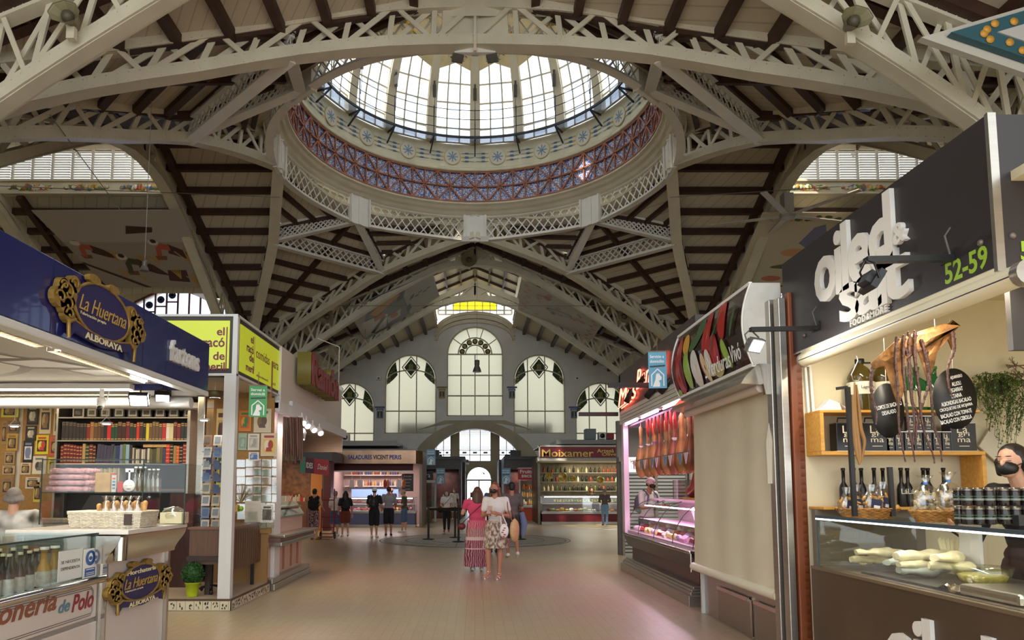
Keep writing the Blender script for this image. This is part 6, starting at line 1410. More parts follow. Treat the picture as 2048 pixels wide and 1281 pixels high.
def bask(px0,px1,py_,label,fill,nb,z0=1.194,hh=.065):
 a,b=atZ(px0,py_,z0),atZ(px1,py_,z0);c=V(((a.x+b.x)/2,a.y+.02,z0));rx=(b.x-a.x)/2;o=thing('snack_basket',c,label,'basket','oval wicker baskets on the fish counter');mb=MB()
 for r in range(7):
  t=r/6;q=rx*(.72+.28*t);P=[c+V((q*math.cos(u),q*.62*math.sin(u),hh*t+.003+.003*(1 if(i+r)%2 else-1)))for i,u in((i,2*PI*i/40)for i in range(41))];mb.tube(P,.006,4,False)
 mb.lathe(c,[(rx*.7,0),(rx*.98,hh*.95),(rx*.68,.006),(.001,.006)],30,sy=.6);mb.build('wicker',WB,o)
 return o,c,rx
o,c,rx=bask(1677,1801,1037,'oval wicker basket with bags of fried snacks, left one on the fish counter',0,3)
CRK=mat('fried_crackling',srgb(206,160,84),.45,var=.3,vscale=14,bump=.6);MSH=mat('dried_mushroom',srgb(190,172,134),.55,var=.35,vscale=16,bump=.6)
def snackbag(c,w_,h,m,label,n=26,lab=True,tie=False):
 rr=random.Random(int(c.x*1000));o=thing('snack_bag',c,label,'bag','clear bags of snacks on the fish counter');mb=MB()
 for k in range(n):
  q=c+V((rr.uniform(-.42,.42)*w_,rr.uniform(-.25,.25)*w_,rr.uniform(.12,.6)*h));M_=Euler((rr.uniform(0,6),rr.uniform(0,6),0)).to_matrix();mb.ball(q,(.1*w_*rr.uniform(.8,1.6),.07*w_,.05*w_),7,5,M=M_)
 mb.build('snack',m,o);mb=MB();mb.smooth=True
 mb.lathe(c,[(w_*.35,.01),(w_*.52,h*.2),(w_*.5,h*.55),(w_*.28,h*.74),(w_*(.05 if tie else.2),h*.82),(w_*.28,h*1.02)],12,sy=.62,cap=False);mb.build('plastic_bag',PB,o)
 if lab:mb=MB();mb.box(c+V((-.0,-w_*.33,h*.36)),(w_*.42,.004,h*.34),Matrix.Rotation(.15,3,'Y'));mb.build('paper_label',C(40,44,76),o);mb=MB();mb.box(c+V((-.0,-w_*.34,h*.28)),(w_*.26,.003,h*.1),Matrix.Rotation(.15,3,'Y'));mb.build('label_print',WHT,o)
 else:mb=MB();mb.lathe(c+Z1*h*.8,[(w_*.07,0),(w_*.07,h*.05)],8,cap=False);mb.build('blue_tie',C(60,120,190),o)
for dx,dy,w_,h,t in((-.15,-.02,.15,.2,'leftmost'),(-.06,.03,.14,.22,'second, partly hidden'),(.02,-.03,.17,.22,'third, with the widest label'),(.13,.02,.19,.24,'rightmost, full of golden crackling')):snackbag(c+V((dx,dy,.02)),w_,h,CRK,'clear bag of fried snacks in the left basket, '+t,lab=dx<.1 or True)
o,c,rx=bask(1826,1935,1044,'oval wicker basket with a tied bag of dried mushrooms, right one',1,2)
snackbag(c+V((-.07,0,.015)),.2,.28,MSH,'tied clear bag of dried mushrooms, left one in the right basket',34,False,True);snackbag(c+V((.08,.0,.015)),.2,.3,MSH,'tied clear bag of dried mushrooms, right one in the right basket',34,False,True)
c=atZ(1800,1010,1.21);o=thing('wooden_scoop',c,'wooden scoop sticking out of the left basket','scoop');mb=MB();mb.tube([c,c+V((.12,0,.035))],.008,8);mb.ball(c+V((.16,0,.035)),(.045,.03,.022),12,8);mb.build('scoop_body',C(206,160,96),o)
c=atZ(1832,1030,1.2);mb=MB();mb.box(c+Z1*.03,(.06,.02,.06));solo('price_sign',mb,BLK,'small black price sign left of the mushroom basket','sign')
JL=C(34,26,26,'dark_jam',rough=.15);LID=C(120,112,100,metal=.8,rough=.3);GLB=C(130,136,130);yj=4.25
j0=atY(1936,1040,yj).x
proto=None
for r in range(2):
 for k in range(6):
  for q in range(2):
   x=j0+.066*k+(.02 if k>2 else 0);y=yj+.07*q;z=1.194+.112*r
   if proto is None:
    o=proto=thing('preserve_jar',(x,y,z),'','jar','stacked preserve jars');mb=MB();mb.lathe((x,y,z),[(.027,0),(.03,.006),(.03,.075),(.025,.09)],16);mb.build('jar_body',JL,o)
    mb=MB();mb.lathe((x,y,z+.088),[(.03,0),(.031,.018),(.001,.019)],16);mb.build('lid',LID,o);mb=MB();mb.lathe((x,y,z+.03),[(.0306,0),(.0306,.012)],16,cap=False);mb.build('label_band',GLB,o);mb=MB();mb.lathe((x,y,z+.05),[(.0306,0),(.0306,.008)],16,cap=False);mb.build('green_mark',C(60,90,60),o)
   else:o=copy_tree(proto);o.location=(x,y,z)
   o['label']='dark preserve jar with a metal lid, %s layer, %s row, right of the mushrooms'%('upper' if r else 'lower','back' if q else 'front');o['group']='stacked preserve jars, %s layer, %s row'%('upper' if r else 'lower','back' if q else 'front')
mb=MB();a=atY(2030,1052,4.1);mb.box((a.x+.06,4.08,1.225),(.14,.05,.06));solo('card_reader',mb,BLK,'black card reader at the right edge of the counter','reader')
#  vegetable stall with the roller blind
XV=2.62;y0v,y1v=6.0,8.3
o=thing('blind_stall',(XV,7.1,0),'stainless counter front under the closed roller blind','counter')
mb=MB();mb.bb(XV,XV+1.2,y0v,y1v,.0,.62);mb.build('body',STL,o);mb=MB();a=atX(1412,1170,XV);
for(ya,yb)in((6.05,6.75),(6.85,7.75)):mb.bb(XV-.015,XV,ya,yb,.02,.36)
mb.build('door',mat('satin_steel_door',srgb(150,136,122),.3,.7),o,bevel=.004);mb=MB()
for(ya,yb)in((6.05,6.75),(6.85,7.75)):mb.bb(XV-.035,XV-.015,ya+.02,yb-.02,.34,.375)
mb.bb(XV-.03,XV-.015,6.78,6.82,.02,.36);mb.build('handle',CHR,o)
mb=MB();mb.beam((XV-.01,y1v-.05,0),(XV-.01,y1v-.05,.62),.04,.05);mb.build('corner_leg',ALU,o)
mb=MB();mb.bb(XV+.1,XV+.2,y0v,y1v,.62,2.4);mb.bb(XV+.02,XV+1.2,y1v-.04,y1v,.62,2.5);struct('wall_blind_stall',mb,C(150,140,120))
CAN=mat('white_blind_canvas',srgb(214,204,180),.7,var=.04,vscale=2,bump=.15)
o=thing('roller_blind',(XV-.05,7.1,.5),'large white canvas roller blind pulled down over the vegetable stall','blind');mb=MB();mb.smooth=True;n=24
yb0,yb1=6.02,8.28
A=[]
for i in range(n+1):y=yb0+(yb1-yb0)*i/n;A.append(V((XV-.06+.006*math.sin(i*1.1),y,2.4)))
B=[V((XV-.1+.008*math.sin(i*.8+1),yb0+(yb1-yb0)*i/n,.55))for i in range(n+1)];Mid=[a.lerp(b,.5)+V((.012*math.sin(i*.9),0,0))for i,(a,b)in enumerate(zip(A,B))]
mb.strip(A,Mid);mb.strip(Mid,B);mb.build('canvas',CAN,o);mb=MB();mb.tube([(XV-.1,yb0-.02,.52),(XV-.1,yb1+.02,.52)],.045,16);mb.build('bottom_bar',mat('white_blind_bar',srgb(226,218,196),.4),o)
mb=MB();mb.tube([(XV-.1,yb0-.045,.52),(XV-.1,yb0-.02,.52)],.05,18);mb.build('end_disc',C(206,196,160),o);mb=MB();mb.tube([(XV-.12,yb0-.03,.47),(XV-.14,yb0-.03,.43),(XV-.11,yb0-.03,.42),(XV-.1,yb0-.03,.45),(XV-.07,yb0-.03,.42),(XV-.09,yb0-.03,.47)],.004,5);mb.build('clip',C(60,50,40),o)
p=atX(1553,1160,XV-.105);mb=MB();mb.use(C(206,206,206)).bb(XV-.107,XV-.105,p.y-.03,p.y+.03,p.z-.04,p.z+.04);mb.use(C(60,90,150)).bb(XV-.109,XV-.107,p.y-.02,p.y+.02,p.z-.015,p.z+.02);mb.build('maker_sticker',None,o)
mb=MB();mb.smooth=True;c=V((XV-.12,5.97,1.75))
for k in range(4):mb.tube([c+V((0,.0,.22)),c+V((.01*k-.02,-.015*k,.05)),c+V((.012*k-.03,-.01*k,-.3))],[.02,.035,.02],7)
solo('hanging_cloth',mb,C(200,190,170),'white cloth hung on the post beside the blind','cloth')
SB=thing('curved_sign',(2.4,7.1,2.4),'curved sign with printed vegetables and Verduras lettering','sign')
ys0,ys1=5.98,8.15;zc0,zc1=2.46,3.17
def cv_(s,t,h=0):
 y=ys1+(ys0-ys1)*s;z=zc0+(zc1-zc0)*t;x=2.42-.13*math.sin(PI*(.12+.76*t));return V((x-h,y,z))
PRT=mat('printed_dark_backing',srgb(46,26,22),.18,var=.3,vscale=3,coat=.6)
mb=MB();mb.smooth=True
for j in range(12):mb.strip([cv_(i/10,j/12)for i in range(11)],[cv_(i/10,(j+1)/12)for i in range(11)])
mb.build('printed_face',PRT,SB)
def blob(m,cx,cy,rx,ry,rot=0,shear=0):
 mb=MB();mb.use(m);mb.smooth=True;n,k=22,5;vs=[cv_(cx,cy,.004)]
 for q in range(1,k+1):
  for i in range(n):a=2*PI*i/n;u=rx*q/k*math.cos(a);v_=ry*q/k*math.sin(a);vs.append(cv_(cx+(u*math.cos(rot)-v_*math.sin(rot)),min(.99,max(.01,cy+(u*math.sin(rot)+v_*math.cos(rot))*2.6)),.004+.0008*BC[0]))
 fs=[(0,1+i,1+(i+1)%n)for i in range(n)]+[(1+(q-1)*n+i,1+(q-1)*n+(i+1)%n,1+q*n+(i+1)%n,1+q*n+i)for q in range(1,k)for i in range(n)];mb.add(vs,fs);BC[0]+=1
 return mb
BC=[0];REDP=C(176,28,26,rough=.25);DRD=C(110,20,24);LGR=C(150,180,50,rough=.25);ONW=C(220,210,196,rough=.25);YPP=C(214,160,50);DGR=C(60,96,50)
allb=MB()
for m_,cx,cy,rx,ry,rot in((DRD,.05,.6,.03,.12,0),(REDP,.13,.62,.045,.12,.1),(REDP,.09,.45,.03,.08,.3),(YPP,.24,.72,.05,.07,.6),(YPP,.27,.6,.02,.06,.2),(DGR,.4,.68,.1,.035,.35),(DGR,.46,.82,.06,.05,.2),(REDP,.56,.62,.055,.14,-.1),(REDP,.74,.8,.05,.14,.35),(REDP,.66,.36,.06,.1,.1),(DRD,.04,.28,.03,.12,0),(REDP,.12,.25,.05,.1,.1),(DRD,.17,.3,.03,.1,0),(LGR,.26,.32,.05,.11,0),(LGR,.06,.05,.03,.02,0),(ONW,.39,.27,.06,.11,.1),(DRD,.51,.3,.04,.07,0),(C(220,196,150),.52,.22,.03,.09,.3),(ONW,.58,.3,.035,.06,.3),(ONW,.61,.14,.06,.03,.1),(C(190,180,120),.68,.1,.06,.03,.2),(LGR,.8,.26,.03,.08,.3),(DGR,.9,.6,.012,.07,-.3),(DGR,.68,.6,.006,.12,-.5)):
 b=blob(m_,cx,cy,rx,ry,rot)
 if m_ not in allb.mats:allb.mats.append(m_)
 allb.cur=allb.mats.index(m_);allb.smooth=True;allb.add(b.v,b.f)
allb.build('printed_vegetables',None,SB)
text('Verduras',WHT,SB,cv_(.7,.17,.03),-Y1,Z1+V((-.15,0,0)),w=.62,h=.15,ext=.002,shear=.1);text('Vivó',WHT,SB,cv_(.91,.2,.03),-Y1,Z1+V((-.15,0,0)),w=.24,h=.15,ext=.002,shear=.1)
mb=MB();E_=[cv_(1,t/12)for t in range(13)];Q=[V((2.62,ys0,zc1)),V((2.62,ys0,zc0))];mb.prism(E_+Q,V((0,-.02,0)));E_=[cv_(0,t/12)for t in range(13)];mb.prism(E_+[V((2.62,ys1,zc1)),V((2.62,ys1,zc0))],V((0,.02,0)));mb.build('end_cap',C(200,196,186,var=.06,vscale=8),SB)
mb=MB()
for t in(0,1):a,b=cv_(0,t),cv_(1,t);mb.beam(a,b,.03,.03)
mb.tube([cv_(0,t/12)for t in range(13)],.012,6);mb.tube([cv_(1,t/12)for t in range(13)],.012,6);mb.build('frame',WHT,SB)
o=thing('steel_hood',(2.4,7.1,2.25),'polished stainless hood under the curved vegetable sign','hood');mb=MB()
mb.prism([V((2.4,ys0,2.46)),V((2.62,ys0,2.46)),V((2.62,ys0,2.28)),V((2.26,ys0,2.3)),V((2.3,ys0,2.36))],V((0,ys1+.05-ys0,0)));mb.prism([V((2.4,ys0,2.46)),V((2.62,ys0,2.46)),V((2.62,ys0,2.2)),V((2.45,ys0,2.2))],V((0,-.05,0)));mb.build('hood_body',mat('hood_steel',srgb(168,162,152),.2,.9),o)
mb=MB();mb.tube([(2.45,ys0+.05,2.27),(2.45,ys1,2.27)],.04,12);mb.build('blind_roll',C(206,190,176),o)
#  ham stall
XH=2.62;yh0,yh1=8.7,12.65
o=thing('ham_counter',(XH,10.6,0),'dark red ham counter with a curved glass display, right of the aisle','counter')
MAR=mat('maroon_panel',srgb(72,36,32),.3,var=.08,vscale=2);mb=MB()
mb.bb(XH-.06,3.9,yh0-.05,yh1,0,.13);mb.bb(XH-.03,3.9,yh0-.03,yh1-.03,.13,.17);mb.bb(XH-.01,3.9,yh0,yh1-.05,.17,.2);mb.bb(XH+.02,3.9,yh0+.02,yh1-.08,.2,.23);mb.build('plinth',STL,o,bevel=.004)
mb=MB();mb.bb(XH+.12,3.8,yh0+.1,yh1-.15,.23,.62);mb.build('body',MAR,o);mb=MB();mb.prism([V((XH,yh0,.62)),V((XH+.08,yh0,.42)),V((XH+.14,yh0,.42)),V((XH+.14,yh0,.62))],V((0,yh1-yh0,0)));mb.build('apron',C(46,34,32,rough=.3),o)
mb=MB();mb.bb(XH-.03,3.9,yh0-.02,yh1,.62,.66);mb.beam((XH-.01,yh0-.01,.4),(XH-.01,yh0-.01,.64),.02,.02);mb.build('rail',CHR,o,bevel=.01)
mb=MB();mb.smooth=True;n=8;prf=[(XH+.02,.68),(XH+.03,.78),(XH+.09,.92),(XH+.18,1.05),(XH+.3,1.17),(XH+.5,1.24),(XH+.7,1.25)]
mb.strip([V((x,yh0,z))for x,z in prf],[V((x,yh1-.1,z))for x,z in prf]);mb.build('curved_glass',GLS,o)
mb=MB()
for y in(yh1-.1,11.6,10.6,9.6,yh0):mb.tube([(x,y,z)for x,z in prf],.006,5)
mb.tube([(XH+.7,yh0,1.25),(XH+.7,yh1-.1,1.25)],.012,6);mb.build('glass_rib',C(60,60,64),o)
mb=MB();mb.bb(XH+.05,3.6,yh0+.05,yh1-.15,.66,.7);mb.bb(XH+.45,XH+1.0,yh0+.05,yh1-.15,1.22,1.25);mb.bb(XH+.25,XH+.7,yh0+.05,yh1-.15,.9,.905);mb.bb(3.55,3.6,yh0+.05,yh1-.15,.7,1.2);mb.build('display_shelf',mat('pinkish_marble',srgb(206,176,190),.3),o)
tube_lamp('display_tube',(XH+.32,yh0+.1,1.13),(XH+.32,yh1-.3,1.13),'thin pink display tube inside the ham counter glass',PINKT,26,(1,.6,.85),r=.01,body=False)
rr=random.Random(31);MC_=[(226,190,206),(206,150,180),(190,120,130),(230,214,196),(176,60,60),(214,190,120),(150,90,90),(200,176,214)]
for k in range(64):
 y=yh0+.15+(yh1-yh0-.35)*((k*7)%64)/64;r_=k%4;x=XH+.16+.13*r_;z=.71+.035*r_;g=MC_[rr.randrange(8)];mb=MB();R=Euler((rr.uniform(-.3,.3),rr.uniform(-.5,.2),rr.uniform(0,3))).to_matrix()
 if k%3:mb.box((x,y,z+.04),(.13,.1,.05),R,.8)
 else:mb.ball((x,y,z+.04),(.08,.05,.04),10,6,M=R)
 solo('packed_meat',mb,C(*g,var=.2,vscale=16,rough=.35),'wrapped pack of meat or cheese in the pink lit glass case','meat','meat and cheese packs in the ham counter',.004)
for y in(9.4,10.2):mb=MB();mb.box((XH+.55,y,1.0),(.02,.3,.3),Euler((0,-.3,0)).to_matrix());solo('price_bag',mb,C(214,60,60)if y<10 else C(226,200,210),'%s bag standing at the back of the pink lit case'%('red' if y<10 else 'pale pink'),'bag')
mb=MB();mb.bb(XH-.0,XH+.09,yh1-.14,yh1,.66,2.62);solo('post',mb,mat('pink_lit_white_post',srgb(222,196,206),.4),'white corner post of the ham stall lit pink','post',None,.006)  # pink lamp light is mixed into the white of the post
o=thing('neon_sign',(XH,10.6,2.8),'dark grey sign board with red neon script over the ham stall','sign')
mb=MB();mb.bb(XH,XH+.12,yh0-.4,yh1+.15,2.78,3.48);mb.bb(XH,5.2,yh1+.05,yh1+.15,2.78,3.48);mb.build('board',C(66,58,54),o);NEO=emis('red_neon',(1,.12,.07),6)
def neon(t,x0,x1,zc_,h):a,b=atX(x0,760,XH),atX(x1,760,XH);text(t,NEO,o,(XH-.03,(a.y+b.y)/2,zc_),-Y1,Z1,w=a.y-b.y,h=h,ext=.012,shear=.35,bold=-.012,name='neon_letters')
neon('Mas',1240,1277,3.03,.3);neon('Benafal',1277,1336,3.14,.3)
mb=MB();mb.tube([(XH-.03,yh1+.1,2.86),(XH-.03,yh1-.9,2.9)],.008,6);mb.tube([(XH-.03,yh1-.2,2.83),(XH-.03,yh1-1.0,2.86)],.009,6);mb.build('neon_underline',NEO,o)
mb=MB()
for k in range(4):mb.bb(XH-.01,XH+.1,yh0-.4,yh1+.1,2.56+.056*k,2.608+.056*k)
mb.bb(XH,5,yh1,yh1+.08,2.56,2.78);mb.bb(XH,5.0,yh0-.4,yh1+.1,2.78,2.8);solo('slatted_fascia',mb,C(206,206,196),'white slatted fascia strip under the neon sign board','fascia')
for k,(ya,yb)in enumerate(((12.4,11.5),(11.2,10.2),(9.9,8.9))):tube_lamp('display_tube',(XH+.02,ya,2.53),(XH+.02,yb,2.53),'violet white tube under the slatted fascia, %s from the aisle end'%['first','second','third'][k],PINKT,9,(1,.6,.9),r=.014,body=False,grp='violet tubes of the ham stall')
mb=MB();mb.bb(XH+.1,5.1,yh0-.3,yh1,2.5,2.53);solo('ceiling_panel',mb,C(120,80,110),'purple lit ceiling panel above the hanging hams','ceiling panel')  # purple glow of the tubes is painted into the panel colour
for k,(px_,py_,ln)in enumerate(((1253,805,0),(1278,770,0),(1293,795,0),(1320,785,0))):
 p=atX(px_,py_,XH-.1);d=V((-.3,.3,-.4))if k else V((-.25,.3,-.6));spot_can('track_spot',p,d,'black track spotlight over the ham stall, %s from the left'%['first','second','third','fourth'][k],.05,.24,False,BLK,'black spotlights of the ham stall')
for px_,py_,x1_,lb in((1308,771,1.95,'black horizontal lamp bar in front of the red neon'),(1236,829,1.9,'black horizontal lamp bar at the far corner of the ham stall')):
 p=atX(px_,py_,XH);mb=MB();mb.beam(p,(x1_,p.y,p.z),.06,.07);solo('lamp_bar',mb,BLK,lb,'bar','black lamp bars')
service_sign(atY(1315,740,7.9),(1,-.12,0),'light blue hanging banner reading Servicio a domicilio',('Servicio a','domicilio'),C(92,158,190),w=.2,h=.42)
HAM=[mat('ham_rind_%d'%i,srgb(*c),.35,var=.35,vscale=7,bump=.3,coat=.15)for i,c in enumerate(((160,108,58),(140,96,46),(140,74,46),(112,88,42)))]
def ham(c,L,m,label,grp,band=None):
 c=V(c);o=thing('hanging_ham',c,label,'ham',grp);mb=MB();f=[(.015,0),(.028,-.03),(.026,-.08),(.022,-.2),(.028,-.28),(.05,-.38),(.085,-.5),(.098,-.6),(.085,-.7),(.05,-.77),(.012,-.8)]
 mb.smooth=True;mb.lathe(c,[(r*L/.8,z*L/.8)for r,z in f],14,sy=.65);mb.build('ham_leg',m,o);mb=MB();mb.tube([c,c+Z1*.1],.004,5);mb.build('rope',C(200,190,170),o)
 if band:mb=MB();mb.lathe(c-Z1*.3*L/.8,[(.036,0),(.04,-.06)],12,sy=.7,cap=False);mb.build('band',band,o)
 return o
for i in range(3):p=atX(1280+14*i,800,XH+.12);ham((p.x,p.y,2.44),.85,HAM[i%2],'whole ham hanging in the separate far group, %s of three'%['left','middle','right with a violet band'][i],'hams of the far group',C(110,70,160)if i==2 else C(206,190,200))
for i in range(11):
 y=10.95-.19*i;ham((XH+.14+.04*(i%2),y,2.42),.8,HAM[(i*3)%4],'whole ham in the long hanging row over the counter','hams in the long hanging row',C(210,200,196)if i%3==0 else None)
for i in range(9):
 y=10.9-.2*i;ham((XH+.34,y+.1,2.42),.8,HAM[(i*3+1)%4],'whole ham in the second row behind the front hams','hams in the second hanging row')
for i in range(8):p=V((XH+.06,11.0-.22*i,2.48));mb=MB();mb.tube([p,p-Z1*.14,p-Z1*.26+V((.02,.03,0))],[.018,.022,.012],7);solo('small_sausage',mb,C(150,36,34,rough=.35),'small red sausage hanging above the ham row','sausage','small red sausages')
YI=15.2;o=thing('shop_sign',atY(1285,930,YI),'white lit shop sign strips seen through the ham stall','sign');a,b,c_=atY(1252,945,YI),atY(1305,915,YI),atY(1390,905,YI);mb=MB();mb.bb(a.x,b.x,YI,YI+.1,a.z,b.z);mb.bb(b.x+.02,c_.x,YI-.1,YI,a.z+.12,b.z+.12);mb.build('light_box',mat('lit_sign_white',srgb(226,226,222),.4,emit=.6),o)
text('TOT DEL CAMP',C(196,60,60),o,((a.x+b.x)/2,YI-.005,a.z+.22),X1,Z1,w=.4,h=.09,ext=.003);text('C/NAL MERCAT',C(90,96,140),o,((a.x+b.x)/2,YI-.005,a.z+.1),X1,Z1,w=.36,h=.06,ext=.003);text('POLLOS MAESPA',C(50,80,160),o,(b.x+.5,YI-.105,a.z+.24),X1,Z1,w=.5,h=.08,ext=.003)
mb=MB();mb.lathe((b.x+.15,YI-.102,a.z+.32),[(.12,0),(.12,.004),(.08,.005)],20,M=M);mb.build('round_logo',C(170,90,90),o)
SHT=mat('roller_shutter_slats',srgb(196,200,196),.45)
def shutter(name,x0,x1,y,z0,z1,label,frame=True):
 o=thing(name,((x0+x1)/2,y,z0),label,'shutter','closed roller shutters');mb=MB();n=int((z1-z0)/.075)
 for k in range(n):mb.prism([V((x0,y,z0+.075*k)),V((x1,y,z0+.075*k)),V((x1,y-.02,z0+.075*k+.04)),V((x1,y,z0+.075*k+.072)),V((x0,y,z0+.075*k+.072)),V((x0,y-.02,z0+.075*k+.04))][:2]+[V((x1,y-.02,z0+.075*k+.05)),V((x0,y-.02,z0+.075*k+.05))],Y1*.02)
 mb.build('slats',SHT,o);mb=MB();mb.bb(x0-.05,x0,y-.05,y+.03,z0,z1);mb.bb(x1,x1+.05,y-.05,y+.03,z0,z1);mb.build('frame',STL,o)
a=a.x;shutter('roller_shutter',3.2,3.78,YI+.15,0,2.0,'grey roller shutter left of the man in the cap');shutter('roller_shutter',3.9,4.5,YI+.05,0,2.0,'grey roller shutter right behind the man in the cap');shutter('roller_shutter',4.6,6.2,YI-.1,0,2.1,'wide grey roller shutter behind the ham holders')
mb=MB();mb.bb(3.1,6.4,YI+.1,YI+.25,2.0,2.1);mb.bb(3.1,6.4,YI+.25,YI+.4,0,2.9);struct('wall_shutter_row',mb,C(110,104,96))
area('ham_stall_light',(3.4,10.4,2.4),1.0,16,(1,.7,.85),sy=3);area('aisle_stall_light',(4,13.8,2.6),1.5,50,(1,.97,.9))
for k,(y,h)in enumerate(((10.6,.42),(10.0,.36))):
 c=V((XH+.62,y,1.25));o=thing('ham_holder',c,'carved ham clamped in a wooden stand, %s on the counter'%('taller left one' if k==0 else 'right one'),'ham','hams in wooden stands');mb=MB();mb.bb(c.x-.1,c.x+.1,c.y-.25,c.y+.2,1.25,1.28);mb.beam(c+V((0,-.2,.02)),c+V((0,-.2,.25)),.04,.04);mb.build('wooden_stand',OAK,o)
 mb=MB();mb.tube([c+V((0,.12,.1)),c+V((0,.0,.12)),c+V((0,-.1,.2)),c+V((0,-.16,h))],[.06,.11,.07,.03],12);mb.build('ham_leg',C(130,56,40,var=.3,vscale=10,rough=.35),o)
mb=MB();mb.bb(XH+.5,XH+.85,9.3,9.75,1.25,1.42);solo('sliced_ham_box',mb,C(150,60,70,var=.4,vscale=25),'tray of sliced ham packs on the counter beside the stands','box');mb=MB();mb.bb(XH+.5,XH+.8,10.95,11.25,1.25,1.55);solo('leaflet_holder',mb,glass('leaflet_holder',(.9,.85,.88),.6),'clear plastic holder left of the ham stands','holder')
mb=MB();
for k in range(9):x,y=XH-.0+.03*(k%2),11.8-.36*k;mb.use(C(96,150,186)if k%2 else C(226,200,206)).prism([V((x,y,1.86)),V((x,y-.16,1.86)),V((x,y-.08,1.72))],V((.01,0,0)))
mb.use(C(90,90,90)).beam((XH+.01,12.0,1.87),(XH+.01,8.7,1.87),.01,.01);solo('bunting',mb,None,'string of small blue and pink paper pennants under the hams','bunting')
c=V((0,0,0));o=thing('ceiling_fan',c,'large unlit ceiling fan with long pale blades above the charcoal sign','fan');c=atY(1575,432,21.5);o.location=c
mb=MB();mb.lathe(c,[(.2,-.08),(.26,0),(.2,.08)],16);mb.box(c+Z1*.4,(.3,.3,.6));mb.build('motor',C(150,146,136),o);mb=MB();mb.tube([c+Z1*.3,V((c.x,c.y,11.2))],.06,8);mb.build('rod',STEEL,o)
for k in range(5):
 a=.25+2*PI*k/5;d=V((math.cos(a),math.sin(a),.0));mb=MB();mb.beam(c+d*.1,c+d*2.3,.18,.03);mb.build('blade',C(176,166,146),o)
#  stalls across the far side of the crossing
def goods(x0,x1,y,z,n,cols,label,cat,grp,h=(.08,.16),w=.6,seed=1,name='product',shape='box',d=.1):
 r=random.Random(seed);ps={}
 for k in range(n):
  x=x0+(x1-x0)*(k+.5)/n;ww=(x1-x0)/n*w;hh=r.uniform(*h);c=cols[r.randrange(len(cols))];mb=MB()
  if shape=='bottle':mb.lathe((x,y,z),prof_bottle(hh,ww*.45),8)
  elif shape=='ball':mb.ball((x,y,z+hh/2),(ww*.6,d/2,hh/2),8,5)
  else:mb.bb(x-ww/2,x+ww/2,y-d/2,y+d/2,z,z+hh)
  solo(name,mb,C(*c,rough=.35),label,cat,grp)
def stall_case(x0,x1,y,zb,zt,label,base,goodsf=None,d=.9,name='display_counter'):
 o=thing(name,((x0+x1)/2,y,0),label,'counter');mb=MB();mb.bb(x0,x1,y,y+d,.1,zb);mb.build('base_panel',base,o)
 mb=MB();mb.bb(x0-.03,x1+.03,y-.03,y+d,zb,zb+.07);mb.bb(x0-.03,x1+.03,y-.02,y+d,0,.1);mb.bb(x0,x1,y+.1,y+d,zt-.02,zt);mb.build('steel_trim',STL,o)
 mb=MB();mb.bb(x0,x1,y+.02,y+.026,zb+.07,zt-.02);mb.build('glass_front',GLS,o);mb=MB();mb.bb(x0+.02,x1-.02,y+.1,y+d-.05,zb+.07,zb+.09);mb.bb(x0+.02,x1-.02,y+.35,y+d-.05,(zb+zt)/2+.03,(zb+zt)/2+.045);mb.bb(x0,x1,y+d-.03,y+d,zb,zt);mb.build('display_shelf',C(220,206,206),o)
 tube_lamp('display_tube',(x0+.1,y+.12,zt-.05),(x1-.1,y+.12,zt-.05),'bright tube inside the glass top of the '+label,LEDW,14,(1,.9,.95),r=.012,body=False);return o
YV=26.9;vx0,vx1=atY(664,1000,YV).x,atY(828,1000,YV).x
def vz(py,y=YV):return atY(750,py,y).z
zS0,zS1=vz(929),vz(903)
o=thing('stall_sign',((vx0+vx1)/2,YV,zS0),'brushed steel sign reading SALADURES VICENT PERIS in blue letters','sign');BRS=mat('bronzed_steel_sign',srgb(150,120,96),.28,.85,var=.25,vscale=1.5)
mb=MB();mb.bb(vx0-.05,vx1+.1,YV-.5,YV-.4,zS0,zS1);mb.prism([V((vx1+.1,YV-.5,zS0)),V((vx1+.32,YV,zS0)),V((vx1+.32,YV,zS1)),V((vx1+.1,YV-.5,zS1))],V((-.02,.1,0)));mb.build('panel',BRS,o)
BLT=C(44,66,150);BLK2=C(34,30,60)
def vt(t,x0,x1,m):a,b=atY(x0,915,YV-.5),atY(x1,915,YV-.5);text(t,m,o,((a.x+b.x)/2,YV-.502,a.z),X1,Z1,w=b.x-a.x,h=.17,ext=.01,bold=.03)
vt('SALADURES',696,744,BLT);vt('VICENT',746,777,BLK2);vt('PERIS',779,803,BLT)
mb=MB();mb.bb(vx0-.03,vx1+.1,YV-.45,YV+2.5,zS1,zS1+.06);mb.bb(vx0-.1,vx0,YV-.1,YV+2.5,0,zS1);mb.bb(vx1+.2,vx1+.3,YV,YV+2.5,0,zS1);mb.bb(vx0,vx1+.2,YV+2.3,YV+2.4,0,zS1);struct('wall_centre_left_stall',mb,C(150,136,130))
mb=MB();mb.use(C(70,30,34)).prism([V((vx0,YV-.4,zS0)),V((vx1,YV-.4,zS0)),V((vx1,YV-.6,vz(943))),V((vx0,YV-.6,vz(943)))],V((0,.03,0)));mb.use(WHT).beam((vx0,YV-.6,vz(944)),(vx1,YV-.6,vz(944)),.04,.05);solo('awning',mb,None,'dark red awning with a white edge bar over the steel and blue stall','awning')
stall_case(vx0+.05,vx1+.05,YV-.2,.52,1.12,'meat counter of the blue lettered stall',C(96,104,140));yb=YV+.25
goods(vx0+.15,vx1-.05,YV+.05,.62,22,[(206,150,70),(190,60,50),(226,170,80),(200,110,120),(150,50,40)],'small heap of meat or sausages low in the case of the blue lettered stall','meat','meat heaps in the blue lettered stall',(.06,.12),.85,5,'meat_heap','ball',.2)
